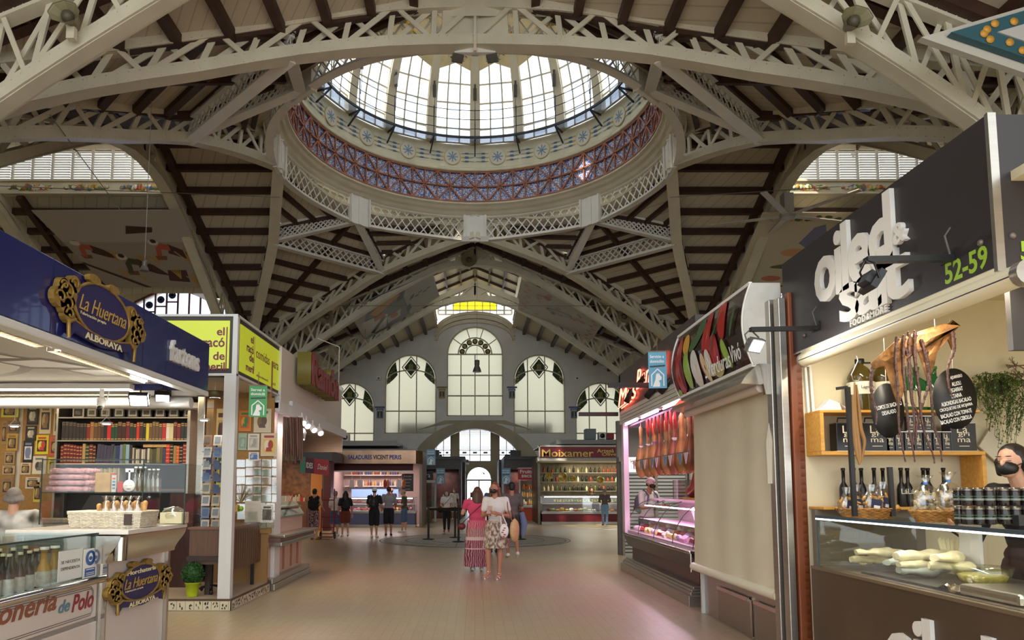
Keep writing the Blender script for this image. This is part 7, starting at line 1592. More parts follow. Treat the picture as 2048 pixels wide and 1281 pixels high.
goods(vx0+.15,vx1-.05,YV+.35,.9,16,[(206,150,150),(226,206,200),(190,90,90),(170,110,80)],'piece of cured meat on the upper shelf of the blue lettered stall case','meat','cured pieces in the blue lettered stall',(.06,.12),.8,6,'cured_meat','ball',.16)
o=thing('back_shelves',((vx0+vx1)/2,YV+2.2,1),'pale back shelves of the blue lettered stall','shelves');mb=MB()
for z in(1.55,2.0,2.4):mb.bb(vx0+.1,vx1-.7,YV+2.0,YV+2.29,z-.03,z)
mb.build('shelf',C(206,196,190),o);mb=MB();mb.bb(vx0+.4,vx1-.8,YV+1.9,YV+1.95,1.05,1.42);mb.build('lit_panel',mat('lit_blue_case',srgb(120,150,206),.4,emit=.5),o)
for z,sd in((1.55,1),(2.0,2),(2.4,3)):goods(vx0+.3,vx1-.8,YV+2.1,z,20,[(190,150,60),(60,50,30),(150,40,40),(206,190,160),(40,60,130)],'bottle or packet on the %s back shelf of the blue lettered stall'%{1.55:'lowest',2.0:'middle',2.4:'top'}[z],'bottle','shelf goods of the blue lettered stall, %s shelf'%{1.55:'lowest',2.0:'middle',2.4:'top'}[z],(.18,.28),.6,sd,'shelf_bottle','bottle')
for px_,lb,c_ in((704,'white bag hanging left of centre in the blue lettered stall',(226,214,210)),(721,'white printed shirt-shaped bag hanging in the blue lettered stall',(230,220,220)),(798,'white printed bag hanging right of centre in the blue lettered stall',(230,222,222)),(770,'red sausage bundle hanging in the blue lettered stall',(170,50,50)),(776,'orange packet hanging in the blue lettered stall',(196,120,80)),(808,'long cured piece hanging beside the menu board',(176,110,60))):
 c=atY(px_,968,YV-.1);mb=MB();mb.box(c,(.2,.04,.28),None,.7)if c_[0]>200 else mb.ball(c,(.07,.05,.17),8,6);mb.tube([c+Z1*.12,c+Z1*.45],.005,4);solo('hanging_bag' if c_[0]>200 else 'hanging_meat',mb,C(*c_),lb,'bag' if c_[0]>200 else 'meat')
a,b=atY(804,983,YV+.1),atY(827,948,YV+.1);o=thing('menu_board',((a.x+b.x)/2,YV+.1,a.z),'black chalk menu board at the right end of the blue lettered stall','sign');mb=MB();mb.bb(a.x,b.x,YV+.1,YV+.13,a.z,b.z);mb.build('board',BLK,o)
for k,t in enumerate(('Embutido','Selecto Pata','Jamon','Queso','Lomo')):text(t,OFF,o,((a.x+b.x)/2,YV+.098,b.z-.1-.12*k),X1,Z1,w=.28 if k<2 else.18,h=.04,ext=.001)
area('stall_light',((vx0+vx1)/2,YV+.8,2.5),2.4,150,(1,.72,.68),sy=1)
a,b=atY(620,1040,24.5),atY(645,940,24.5);mb=MB();mb.bb(a.x,b.x,24.5,24.55,.0,b.z);solo('wood_panel',mb,C(190,116,44),'orange wooden panel behind the red trolley','panel')
a,b=atY(645,1050,24.4),atY(663,900,24.4);mb=MB();mb.bb(a.x,b.x,24.4,24.9,0,b.z);solo('pillar_panel',mb,C(84,28,34),'dark maroon panel beside the steel stall with blue letters','panel')
a,b=atY(572,1055,24.7),atY(620,940,24.7);mb=MB();mb.bb(a.x-2,b.x,24.7,24.8,0,2.4);struct('wall_left_rear',mb,mat('warm_goods_wall',srgb(120,76,46),.5,var=.5,vscale=6));mb=MB();mb.bb(a.x-.3,b.x,24.3,24.7,0,1.0);solo('low_counter',mb,C(110,70,50),'brown low counter of the rear left stall','counter');goods(a.x,b.x-.1,24.5,1.0,12,[(200,60,50),(220,150,70),(206,190,160)],'small bright packet on the rear left stall','packet','packets of the rear left stall',(.1,.25),.7,9,'packet')
area('left_rear_light',(-6.2,23,2.3),1.2,40,(1,.75,.45))
a,b=atY(612,950,17.5),atY(654,917,17.5);o=thing('banner_sign',((a.x+b.x)/2,17.5,a.z),'slanted red and maroon sign strip ending in the name Daniel','sign');ub=V((1,.3,-.13)).normalized();cc=(a+b)/2
mb=MB();mb.use(C(90,30,50)).prism([cc+ub*-.27-Z1*.19,cc-ub*.06-Z1*.19,cc-ub*.06+Z1*.19,cc-ub*.27+Z1*.19],Y1*.03);mb.use(C(176,36,40)).prism([cc-ub*.06-Z1*.19,cc+ub*.3-Z1*.19,cc+ub*.3+Z1*.19,cc-ub*.06+Z1*.19],Y1*.03);mb.use(C(70,150,120)).prism([cc+ub*-.4-Z1*.19,cc-ub*.27-Z1*.19,cc-ub*.27+Z1*.19,cc-ub*.4+Z1*.19],Y1*.03);mb.build('panel',None,o)
text('IDES',WHT,o,cc-ub*.165-Y1*.02,ub,Z1,w=.16,h=.14,ext=.003,bold=.03);text('Daniel',WHT,o,cc+ub*.15-Y1*.02,ub,Z1,w=.24,h=.13,ext=.003,shear=.3)
def roofbox(name,Y,x0,x1,y0,y1,d,m,lb,cat):a,b=atY(x0,y1,Y),atY(x1,y0,Y);mb=MB();mb.bb(a.x,b.x,Y,Y+d,a.z,b.z);return solo(name,mb,m,lb,cat)
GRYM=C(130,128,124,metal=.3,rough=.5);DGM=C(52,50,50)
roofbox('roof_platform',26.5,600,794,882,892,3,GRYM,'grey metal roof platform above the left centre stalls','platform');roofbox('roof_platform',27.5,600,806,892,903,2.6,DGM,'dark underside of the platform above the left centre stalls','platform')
roofbox('dark_canopy',24.2,590,664,903,922,2,C(84,82,88),'dark grey canopy left of the steel sign','canopy')
roofbox('air_unit',26.8,663,681,862,882,.6,C(96,98,96),'dark grey air unit on the left platform','machine');o=roofbox('air_unit',26.8,683,697,868,882,.4,C(214,210,200),'small white fan box on the left platform','machine');c=atY(690,875,26.78);mb=MB();mb.lathe(c,[(.1,0),(.1,.02),(.001,.02)],14,M=M);mb.build('fan_hole',BLK,o)
c=atY(677,790,16);o=thing('dome_camera',c,'white dome security camera on a thin pole near the left arched window','camera');mb=MB();mb.lathe(c,[(.085,0),(.11,.06),(.11,.14),(.05,.2),(.001,.21)],18);mb.build('housing',WHT,o);mb=MB();mb.ball(c,(.075,.075,.07),12,8);mb.build('lens',C(40,36,36,rough=.1),o);mb=MB();mb.tube([c+Z1*.2,c+V((0,0,1.1)),c+V((-.5,0,1.3))],.012,6);mb.build('pole',STEEL,o)
for px_,py_,nm in((757,757,'left'),(1153,757,'right')):c=atY(px_,py_,YW-.15);o=thing('security_camera',c,'small white camera on the far wall %s of the middle windows'%nm,'camera');mb=MB();mb.box(c,(.28,.25,.2));mb.build('housing',WHT,o);mb=MB();mb.box(c+V((.02,-.13,-.02)),(.1,.02,.08));mb.build('lens',BLK,o)
for px_,py_,y,lb in((954,738,30,'grey conical lamp hanging on a wire before the central arched window'),(289,536,14,'conical steel lamp hanging before the banner of farm workers')):
 c=atY(px_,py_,y);s_=y/30;o=thing('hanging_lamp',c,lb,'lamp');mb=MB();mb.lathe(c,[(.19*s_,-.14*s_),(.15*s_,0),(.09*s_,.14*s_),(.11*s_,.16*s_),(.11*s_,.36*s_),(.06*s_,.38*s_)],14);mb.build('shade',C(110,106,98,metal=.4),o);mb=MB();mb.tube([c+Z1*.38*s_,V((c.x,c.y,10.6 if y>20 else 9.4))],.008,4);mb.build('wire',C(150,146,136),o)
for px_,py_,y,s_,lb in((140,38,9.95,.24,'horn loudspeaker on the overhead truss, upper left corner'),(1703,48,9.95,.24,'horn loudspeaker on the overhead truss, upper right'),(938,521,29.4,.34,'round loudspeaker at the peak of the far nave truss'),(655,635,28.8,.3,'round loudspeaker on the left slope of the far truss'),(1248,634,28.8,.3,'round loudspeaker on the right slope of the far truss')):
 c=atY(px_,py_,y);o=thing('loudspeaker',c,lb,'loudspeaker','horn loudspeakers');mb=MB();Mh=Matrix((X1,Z1,-Y1)).transposed();mb.lathe(c,[(s_*.3,-.12),(s_*.5,.0),(s_*.95,.16),(s_,.17),(s_*.9,.15),(s_*.4,0)],8 if y<15 else 16,M=Mh,sy=.75 if y<15 else 1,smooth=False);mb.build('horn',C(140,132,100),o);mb=MB();mb.ball(c-Y1*.06,s_*.38,12,8);mb.build('driver',C(84,78,60),o);mb=MB();mb.box(c+V((0,.06,-s_*.8)),(.12,.08,.18));mb.build('bracket',STEEL,o)
for s in(-1,1):c=atY(950+s*35,115,14.0);flood('floodlight',c,(s*.1,.35,.9),'dark floodlight fixed under the near dome truss, %s one'%('left' if s<0 else 'right'),.2,0,'floodlights under the near dome truss',False,C(90,86,80));c=atY(950+s*19,480,25.6);mb=MB();mb.box(c,(.3,.2,.2));solo('junction_box',mb,C(196,190,176),'pale box lamp under the far end of the dome ring, %s one'%('left' if s<0 else 'right'),'lamp','box lamps under the dome ring')
mb=MB();mb.beam((0,14.1,10.55),(0,14.1,13.0),.06,.06);solo('steel_post',mb,STEEL,'slim vertical post at the middle of the near dome truss','post')
#  right side: Moixamer stall
YM=29.3
def mx(px_):return atY(px_,980,YM).x
def mz(py_):return atY(1150,py_,YM).z
m0=mx(1078);m1=mx(1420);o=thing('stall_sign',((m0+m1)/2,YM,mz(915)),'dark red sign reading Moixamer in gold over the salads stall','sign');mb=MB();mb.bb(m0,m1,YM-.6,YM-.5,mz(916),mz(897));mb.build('panel',C(120,24,34),o);GLD=C(216,190,96)
def mt(t,x0,x1,py_,h):a,b=atY(x0,py_,YM-.6),atY(x1,py_,YM-.6);text(t,GLD,o,((a.x+b.x)/2,YM-.602,a.z),X1,Z1,w=b.x-a.x,h=h,ext=.01,bold=.01)
mt('Moixamer',1084,1187,907,.3);mt('Artesà de Salaons',1194,1284,902,.15);mt('Olives Fumats',1204,1280,909,.13)
mb=MB();mb.bb(m0-.1,m1,YM-.62,YM-.48,mz(896),mz(893));mb.bb(m0-.05,m0+.0,YM-.62,YM-.48,mz(916),mz(893));mb.prism([V((m0-.1,YM-.7,mz(924))),V((m0-.1,YM-.5,mz(916))),V((m0-.1,YM+.1,mz(916))),V((m0-.1,YM+.1,mz(926)))],V((m1-m0,0,0)));solo('awning',mb,C(206,200,186),'pale awning box under the dark red gold lettered sign','awning')
mb=MB();mb.bb(m0-.05,m0+.05,YM,YM+3,0,mz(916));mb.bb(m0,m1,YM+2.6,YM+2.7,0,mz(916));mb.bb(m0,m1,YM-.4,YM+2.7,mz(895),mz(893));struct('wall_centre_right_stall',mb,mat('olive_grey_metal',srgb(120,112,92),.35,.5,var=.3,vscale=1.5))
stall_case(m0+.1,m1-1,YM-.3,.42,1.15,'long olives counter of the gold lettered stall',C(104,20,30),d=1.0)
goods(m0+.3,m1-1.2,YM-.05,.52,30,[(206,120,50),(220,200,160),(150,160,60),(196,150,60),(230,224,210),(110,60,40)],'tray of olives or salad in the gold lettered stall case','food','food trays in the gold lettered stall',(.08,.16),.9,12,'food_tray','ball',.25)
goods(m0+.6,m1-1.2,YM+.2,.9,44,[(190,180,90),(160,170,80),(206,200,140)],'small jar in the row of olive jars inside the gold lettered stall case','jar','row of olive jars',(.12,.13),.7,13,'olive_jar','bottle')
for z,sd in((1.35,21),(1.75,22),(2.15,23)):
 mb=MB();mb.bb(m0+.1,m1-1,YM+1.9,YM+2.2,z-.03,z);solo('shelf',mb,GRYM,'back shelf of the gold lettered stall, %s'%{1.35:'lowest',1.75:'middle',2.15:'top'}[z],'shelf','back shelves of the gold lettered stall')
 goods(m0+.3,m1-1.1,YM+2.0,z,30,[(30,30,26),(40,44,30),(150,60,36),(206,196,160),(90,100,50)],'bottle on the %s back shelf of the gold lettered stall'%{1.35:'lowest',1.75:'middle',2.15:'top'}[z],'bottle','bottles of the gold lettered stall, %s shelf'%{1.35:'lowest',1.75:'middle',2.15:'top'}[z],(.2,.3),.6,sd,'shelf_bottle','bottle')
for k,(px_,r)in enumerate(((1098,.16),(1125,.2),(1145,.13),(1200,.15))):c=atY(px_,952+3*k,YM+.4);mb=MB();mb.lathe(c,[(r,0),(r,.03),(r*.86,.03),(r*.86,0)],18,M=M,cap=False);mb.lathe(c,[(r*.9,.0),(.001,.05)],18,M=M);solo('hanging_pan',mb,C(190,166,100,metal=.8,rough=.25),'round brass pan hanging in the gold lettered stall, %s'%['leftmost','largest','smallest','rightmost'][k],'pan','brass pans of the gold lettered stall')
area('stall_light',((m0+m1)/2-.5,YM+.8,2.6),3,180,(1,.86,.6),sy=1)
roofbox('roof_platform',29.5,1114,1245,880,889,3,GRYM,'grey metal roof platform above the gold lettered stall','platform');roofbox('air_unit',30,1172,1192,858,879,.6,C(110,120,120),'grey glass fronted air unit on the right platform','machine')
o=roofbox('air_unit',29.9,1198,1211,865,879,.4,C(214,210,200),'small white fan box on the right platform','machine');c=atY(1205,872,29.88);mb=MB();mb.lathe(c,[(.1,0),(.1,.02),(.001,.02)],14,M=M);mb.build('fan_hole',BLK,o);roofbox('red_box',30,1215,1228,867,879,.4,C(150,24,30),'small red box on the right platform','box')
YF=32.5
def fx(p):return atY(p,980,YF).x
def fz(p):return atY(1050,p,YF).z
o=thing('fruit_kiosk',(fx(1053),YF,0),'orange kiosk with a red Fruits secs sign beside the gold lettered stall','kiosk');mb=MB();mb.bb(fx(1043),fx(1070),YF,YF+.8,0,fz(1016));mb.build('counter_front',C(214,84,30),o);mb=MB();mb.bb(fx(1036),fx(1069),YF-.1,YF+.0,fz(960),fz(938));mb.build('sign_panel',C(196,36,34),o);mb=MB();mb.bb(fx(1040),fx(1072),YF-.1,YF+.8,fz(1016),fz(1012));mb.bb(fx(1040),fx(1043),YF+.7,YF+.8,0,fz(938));mb.bb(fx(1036),fx(1070),YF,YF+1,fz(938),fz(936));mb.build('frame',ALU,o)
text('Fruits',WHT,o,(fx(1053),YF-.102,fz(944)),X1,Z1,w=.6,h=.17,ext=.005,bold=.03);text('secs',WHT,o,(fx(1053),YF-.102,fz(953)),X1,Z1,w=.46,h=.13,ext=.005,bold=.03)
mb=MB();mb.bb(fx(1043),fx(1070),YF+.75,YF+.8,fz(1012),fz(962));mb.build('back_panel',C(96,86,60),o)
for z in(fz(1012),fz(996),fz(980)):goods(fx(1044),fx(1069),YF+.5,z,7,[(206,110,40),(190,150,60),(150,60,30),(200,190,140)],'bag of nuts or dried fruit in the orange kiosk, %s row'%{0:'lowest',1:'middle',2:'top'}[[fz(1012),fz(996),fz(980)].index(z)],'bag','dried fruit bags, %s row'%{0:'lowest',1:'middle',2:'top'}[[fz(1012),fz(996),fz(980)].index(z)],(.16,.3),.8,int(z*100),'fruit_bag','ball',.16)
tube_lamp('vertical_tube',(fx(1070.5),YF-.1,fz(1014)),(fx(1070.5),YF-.1,fz(966)),'bluish vertical tube light at the corner of the orange kiosk',LEDW,4,(.8,.85,1),r=.03,body=False)
YNt=31.0;o=thing('glass_stall',(atY(852,980,YNt).x,YNt,0),'glass fronted stall with a black sign ending in tura','stall');q=lambda p:atY(p,980,YNt).x;qz=lambda p:atY(850,p,YNt).z
mb=MB();mb.bb(q(838),q(866),YNt-.1,YNt,qz(961),qz(943));mb.build('sign_panel',BLK,o);text('tura',WHT,o,(q(851),YNt-.102,qz(952)),X1,Z1,w=.42,h=.16,ext=.004);mb=MB();mb.bb(q(836),q(872),YNt-.12,YNt+1.4,qz(966),qz(961));mb.bb(q(838),q(872),YNt,YNt+1.2,qz(1020),qz(1016));mb.bb(q(868),q(872),YNt+.3,YNt+.4,0,qz(961));mb.build('frame',ALU,o);mb=MB();mb.bb(q(838),q(868),YNt,YNt+.01,qz(1016),qz(966));mb.build('glass_front',GLS,o);mb=MB();mb.bb(q(830),q(862),YNt,YNt+1,0,qz(1020));mb.build('lower_panel',C(120,110,50,var=.4,vscale=5),o)
c=V((q(860),YNt+.4,qz(1016)));mb=MB();mb.lathe(c,[(.4,0),(.4,.03),(.36,.04),(.001,.5)],16);solo('glass_cloche',mb,GLS2,'clear conical cover on the counter of the glass fronted stall','cover');mb=MB();mb.tube([V((q(843),YNt+.2,qz(1010))),V((q(845),YNt+.2,qz(995))),V((q(843),YNt+.2,qz(982)))],[.04,.09,.05],8);solo('yellow_fruit',mb,C(206,190,40),'yellow fruit bunch in the glass fronted stall','fruit')
for s,nm,xa,xb in((-1,'left',840,922),(1,'right',1000,1075)):
 for k,y in enumerate((33.5,38.0)):
  a,b=atY(xa+10*k if s<0 else xa-10*k+8,960,y),atY(xb+8*k if s<0 else xb,918+8*k,y);z=1.4+(980-918-6*k)*y/F;mb=MB();mb.bb(a.x,b.x,y,y+3.2,z-.5-.1*k,z-.05);mb.bb(a.x,b.x+(.2 if s<0 else 0),y-.1,y+3.3,z-.05,z+.1)
  o=solo('stall_roof',mb,C(66,62,58),'dark roof of a closed stall on the %s of the entrance, %s'%(nm,'nearer' if k==0 else 'farther'),'roof');
  mb=MB();x_=b.x-.1 if s<0 else a.x;mb.bb(x_,x_+.1,y+.1,y+3.2,0,z-.5);mb.bb(a.x,b.x,y+1.2,y+1.3,0,z-.4);solo('closed_stall',mb,C(90,52,50,var=.5,vscale=3)if s<0 else C(110,60,56,var=.5,vscale=3),'dim shop front under the %s dark roof %s of the entrance'%('nearer' if k==0 else 'farther',nm),'shop front')
  mb=MB();mb.box((a.x+.6,y+1,z+.25),(.5,.5,.35));solo('air_unit',mb,C(40,38,38),'black machine on the %s dark roof %s of the entrance'%('nearer' if k==0 else 'farther',nm),'machine')
  area('stall_glow',((a.x+b.x)/2,y+.6,z-.6),.8,14,(1,.9,.75))
for px_,py_,y,lb in((862,915,25.5,'small light blue banner hanging above the dark roof on the left'),(881,953,30.5,'small light blue banner beside the black tura sign'),(1012,953,33.3,'small light blue banner right of the entrance')):service_sign(atY(px_,py_,y),(1,0,0),lb,('Servicio','domicilio'),C(110,160,186),w=.4*y/32,h=.72*y/32)
for px_,lb in((1204,'left light blue banner inside the ham stall'),(1362,'blue grey banner with house logo inside the ham stall')):
 if px_>1300:service_sign(atY(1336,928,12.2),(1,0,0),lb,('Servicio','domicilio'),C(96,140,160),w=.2,h=.2)
def stanchion(x,y,lb):
 o=thing('queue_post',(x,y,0),lb,'barrier','black queue posts');mb=MB();mb.lathe((x,y,.006),[(.17,0),(.17,.015),(.05,.03)],20);mb.build('base',BLK,o);mb=MB();mb.tube([(x,y,.03),(x,y,.9)],.03,10);mb.build('pole',BLK,o)
Q=[(-1.31,20.17,'black queue post at the left of the grey floor medallion'),(-.58,20.9,'black queue post behind the others, left of the woman in pink'),(-.44,19.21,'nearest black queue post left of the woman in pink'),(1.28,20.17,'black queue post right of the walking man in grey'),(-.12,19.9,'black queue post mostly hidden by the woman in pink')]
for x,y,lb in Q:stanchion(x,y,lb)
for i,(a,b)in enumerate(((0,1),(0,2),(1,4),(4,3))):
 p,r=V((Q[a][0],Q[a][1],.85)),V((Q[b][0],Q[b][1],.85));mb=MB();mb.beam(p,r,.008,.06);solo('queue_belt',mb,BLK,'black belt between queue posts, %s'%['from the left post to the rear one','from the left post to the nearest one','from the rear post to the hidden one','behind the two women to the right post'][i],'belt','queue belts')
t0=V((-4.25,20.55,0));o=thing('sack_trolley',t0,'red upright sack trolley standing beside the woman in floral shorts','trolley');RT=C(140,20,24,rough=.35);mb=MB()
for dx in(-.16,.2):mb.tube([t0+V((dx,0,.12)),t0+V((dx,0,1.42))],.018,8)
for z in(.14,.32,.62,1.1):mb.tube([t0+V((-.16,0,z)),t0+V((.2,0,z))],.014,6)
mb.tube([t0+V((.2,0,.62)),t0+V((.38,-.05,.63))],.014,6);mb.bb(t0 .x-.2,t0 .x+.24,t0 .y-.35,t0 .y-.02,.05,.07);mb.build('frame',RT,o)
for dx in(-.18,.22):mb=MB();mb.tube([t0+V((dx-.02,.05,.1)),t0+V((dx+.02,.05,.1))],.1,14);mb.build('wheel',BLK,o)
#  banners on the roof slopes
def slopefn(O,u,v):return plane_fn(O,u,v)
def banner(name,corners,label,base,shapes):
 """corners: lower left, lower right, upper right, upper left as seen"""
 a,b,c,d=[V(p)for p in corners];o=thing(name,a,label,'banner');N=(b-a).cross(d-a).normalized()
 if N.z>0:N=-N
 fn=lambda s,t,h=0:a*(1-s)*(1-t)+b*s*(1-t)+c*s*t+d*(1-s)*t+N*h;mb=MB();mb.prism([a,b,c,d],-N*.01);mb.build('cloth',base,o);decal('printed_picture',o,fn,shapes,.002);return o
def onslope(px_,py_,kind,drop=.45):
 r=ray(px_,py_)
 if kind=='T':k=(Z0-drop+SL*YC-CZ)/(r.z+SL*r.y)
 else:k=(Z0-drop-CZ)/(r.z+SL*abs(r.x))
 return V((0,0,CZ))+r*k
BNW=C(176,166,156,'banner_cloth',rough=.8);DKB=C(70,30,30);ORG=C(176,84,60);WHE=C(176,140,70);GNB=C(70,66,44)
def wheat(cx,cy,s):
 out=[]
 for k in range(-3,4):out.append((WHE,[(cx,cy-s),(cx+.15*s,cy-s),(cx+k*.28*s+.06*s,cy+s*(1-.12*abs(k))),(cx+k*.28*s-.06*s,cy+s*(.92-.12*abs(k)))]))
 return out
S=[(C(158,146,134),[(0,0),(1,0),(1,.62),(0,.62)])]
for w_ in((.3,.45,.07),(.27,.22,.06),(.52,.4,.07),(.62,.4,.06),(.88,.45,.09),(.73,.2,.07),(.86,.12,.08),(.4,.14,.04)):S+=wheat(*w_)
def man(cx,cy,s,top,bot,flip=1):
 s*=1.35
 f=lambda P:[(cx+flip*x*s,cy+y*s*1.6)for x,y in P]
 return[(bot,f([(.1,-.2),(.9,-.5),(1.6,-.62),(1.0,.0),(.3,.35)])),(top,f([(-.7,-.45),(-.5,.1),(-.1,.4),(.35,.3),(.3,-.05),(-.2,.05),(-.45,-.5)])),(C(206,196,184),f(ell(-.45,.45,.3,.17,n=10))),(C(50,36,34),f(ell(-.4,.52,.17,.12,n=8))),(C(120,76,50),f([(-.75,-.6),(-.2,-.6),(-.1,-.35),(-.8,-.35)]))]
S+=man(.14,.52,.09,ORG,DKB)+man(.42,.32,.11,GNB,DKB)+man(.74,.52,.1,ORG,DKB,1)+[(DKB,[(.62,.1),(.8,.08),(.82,.25),(.66,.25)]),(DKB,[(.52,.72),(.72,.74),(.74,.8),(.56,.82)])]+[(DKB,[(.0,.36),(.42,.0),(.36,.0),(0,.32)])]
banner('banner',[onslope(x,y,'T',.75)for x,y in((215,574),(430,576),(362,420),(62,421))],'pale banner picturing farm workers among wheat on the left transept ceiling',BNW,S)
S=[(C(110,108,118),[(0,.0),(.62,0),(.62,1),(.25,1),(.1,.5)]),(C(206,200,196),[(.02,.1),(.3,.05),(.38,.4),(.12,.5)]),(C(60,50,58),[(.1,.12),(.14,.08),(.36,.36),(.32,.4)]),(C(196,140,76),[(.18,.62),(.4,.82),(.6,.78),(.42,.62),(.26,.5)]),(ORG,[(.2,.48),(.36,.52),(.34,.38),(.2,.38)]),(C(200,196,190),[(.05,.32),(.2,.36),(.22,.5),(.06,.52)]),(C(186,180,176),[(.34,.12),(.5,.14),(.54,.34),(.36,.3)]),(ORG,ell(.44,.26,.05,.07)),(C(70,56,66),[(.52,.6),(.6,.62),(.7,.98),(.62,.98)]),(C(70,56,66),[(.6,.1),(.66,.2),(.66,.36),(.6,.28)]),(C(64,52,62),[(.66,.45),(.72,.5),(.74,.62),(.69,.55)])]+[(C(70,60,68),ell(.76+.05*k,.5+.06*(k%2),.03,.02,.5))for k in range(4)]
banner('banner',[onslope(x,y,'N',.6)for x,y in((731,682),(879,593),(865,545),(693,618))],'grey and white banner with books and a hand, left slope of far nave',C(196,196,192,'banner_cloth_white',rough=.8),S)
S=[]
rr=random.Random(3)
for k in range(9):S.append((C(190,130,110),ell(.06+.04*(k%2),.1+.1*k,.03,.035,n=8)));S.append((C(190,130,110),ell(.9+.04*(k%2),.1+.1*k,.03,.03,n=8)))
for k in range(22):a=rr.uniform(0,3);S.append((C(*[(176,110,90),(196,160,110),(150,146,140),(96,90,88)][k%4]),ell(rr.uniform(.2,.8),rr.uniform(.12,.9),rr.uniform(.02,.05),.015+.01*(k%3),a,10)))
S+=[(C(110,104,96),ell(.5,.5,.17,.07,.2)),(C(150,146,136),ell(.5,.5,.14,.05,.2)),(ORG,ell(.32,.8,.05,.06))]
banner('banner',[onslope(x,y,'N',.6)for x,y in((1036,620),(1185,680),(1212,636),(1044,560))],'white banner with drawn fruit and seeds on the right slope of the far nave',C(206,200,192,'banner_cloth_cream',rough=.8),S)
S=[(C(120,120,150),[(.3,.62),(.36,.82),(.42,.86),(.46,.7),(.6,.56),(.66,.5),(.68,.62),(.74,.5),(.66,.44),(.55,.48),(.4,.52)]),(C(160,56,56),ell(.62,.72,.05,.035)),(C(160,56,56),ell(.74,.74,.05,.035)),(C(206,150,110),ell(.3,.5,.09,.05)),(C(206,160,120),ell(.45,.46,.08,.04)),(C(90,100,60),ell(.35,.32,.17,.035,.1)),(C(206,130,80),ell(.4,.22,.07,.04)),(C(190,110,80),ell(.22,.14,.06,.04)),(C(70,76,96),ell(.34,.14,.05,.03)),(C(90,80,130),ell(.56,.12,.06,.05))]
for k in range(16):S+=[(C(84,90,66),ell(.06+.06*k,.93+.02*math.sin(k*1.4),.025,.018,k)),(C(84,90,66),ell(.05+.035*k,.03+.012*math.sin(k*1.4),.016,.014,k)),(C(196,160,90),ell(.08+.06*k,.9,.008,.01))]
banner('banner',[onslope(x,y,'T',.75)for x,y in((1462,576),(1790,576),(1850,425),(1525,425))],'cream banner with a fish, cherries and vegetables on the right transept ceiling',C(196,186,160,'banner_cloth_warm',rough=.8),S)
for k,(a,b)in enumerate((((497,612,29),(1403,612,29)),((0,372,20),(560,395,20)),((100,230,12.5),(240,420,18)),((1340,395,20),(1700,372,20)))):mb=MB();mb.tube([atY(*a),atY(*b)],.012,4);solo('steel_cable',mb,C(120,116,108),'thin grey cable strung %s'%['across the hall below the far nave truss','across the left transept below its windows','diagonally in front of the left transept windows','across the right transept below its windows'][k],'cable')
#  people
REM=[]
def organic(name,mb,m,parent,vox=.014,sm=3):
 o=mb.build(name,m,parent,local=True);r=o.modifiers.new('r','REMESH');r.mode='VOXEL';r.voxel_size=vox;r.use_smooth_shade=True
 s=o.modifiers.new('s','SMOOTH');s.iterations=sm;s.factor=.5;REM.append(o);return o
def cap(mb,a,b,r0,r1,n=10):
 a,b=V(a),V(b);mb.tube([a,a.lerp(b,.5),b],[r0,(r0+r1)/2,r1],n);mb.ball(a,r0,n,6);mb.ball(b,r1,n,6)
SKIN=mat('skin_light',srgb(206,156,128),.5,var=.05,vscale=5);SKIN2=mat('skin_tan',srgb(176,122,92),.5,var=.05,vscale=5);DARK=C(34,26,24,'dark_hair',rough=.5);BRN=C(84,52,36,'brown_hair',rough=.45);GREYH=C(130,120,112,'grey_hair',rough=.55)
def hand(mb,w,e,H,side,curl=.5,palm=None):
 """palm, five separate fingers; w wrist, e elbow"""
 d=(V(w)-V(e)).normalized();p=V(palm or(0,-1,0));p=(p-d*p.dot(d)).normalized();sd=d.cross(p)*side;s=H/1.7;c=V(w)+d*.045*s
 mb.ball(c,.03*s,8,6,M=Matrix((sd,p,d)).transposed()@Matrix.Diagonal(V((1.25,.55,1.6))));cap(mb,w,c,.019*s,.022*s,8)
 for k,L in enumerate((.066,.074,.07,.056)):
  b=V(w)+d*.085*s+sd*(k-1.5)*.0195*s;q=b+d*L*.5*s+p*curl*.014*s;t=q+(d*(1-curl*.7)+p*curl).normalized()*L*.5*s;cap(mb,b,q,.0092*s,.0085*s,7);cap(mb,q,t,.0085*s,.007*s,7)
 b=V(w)+d*.03*s-sd*.03*s;q=b+(d*.7-sd*.75).normalized()*.035*s;cap(mb,b,q,.0115*s,.01*s,7);cap(mb,q,q+(d+p*.4).normalized()*.028*s,.01*s,.008*s,7)
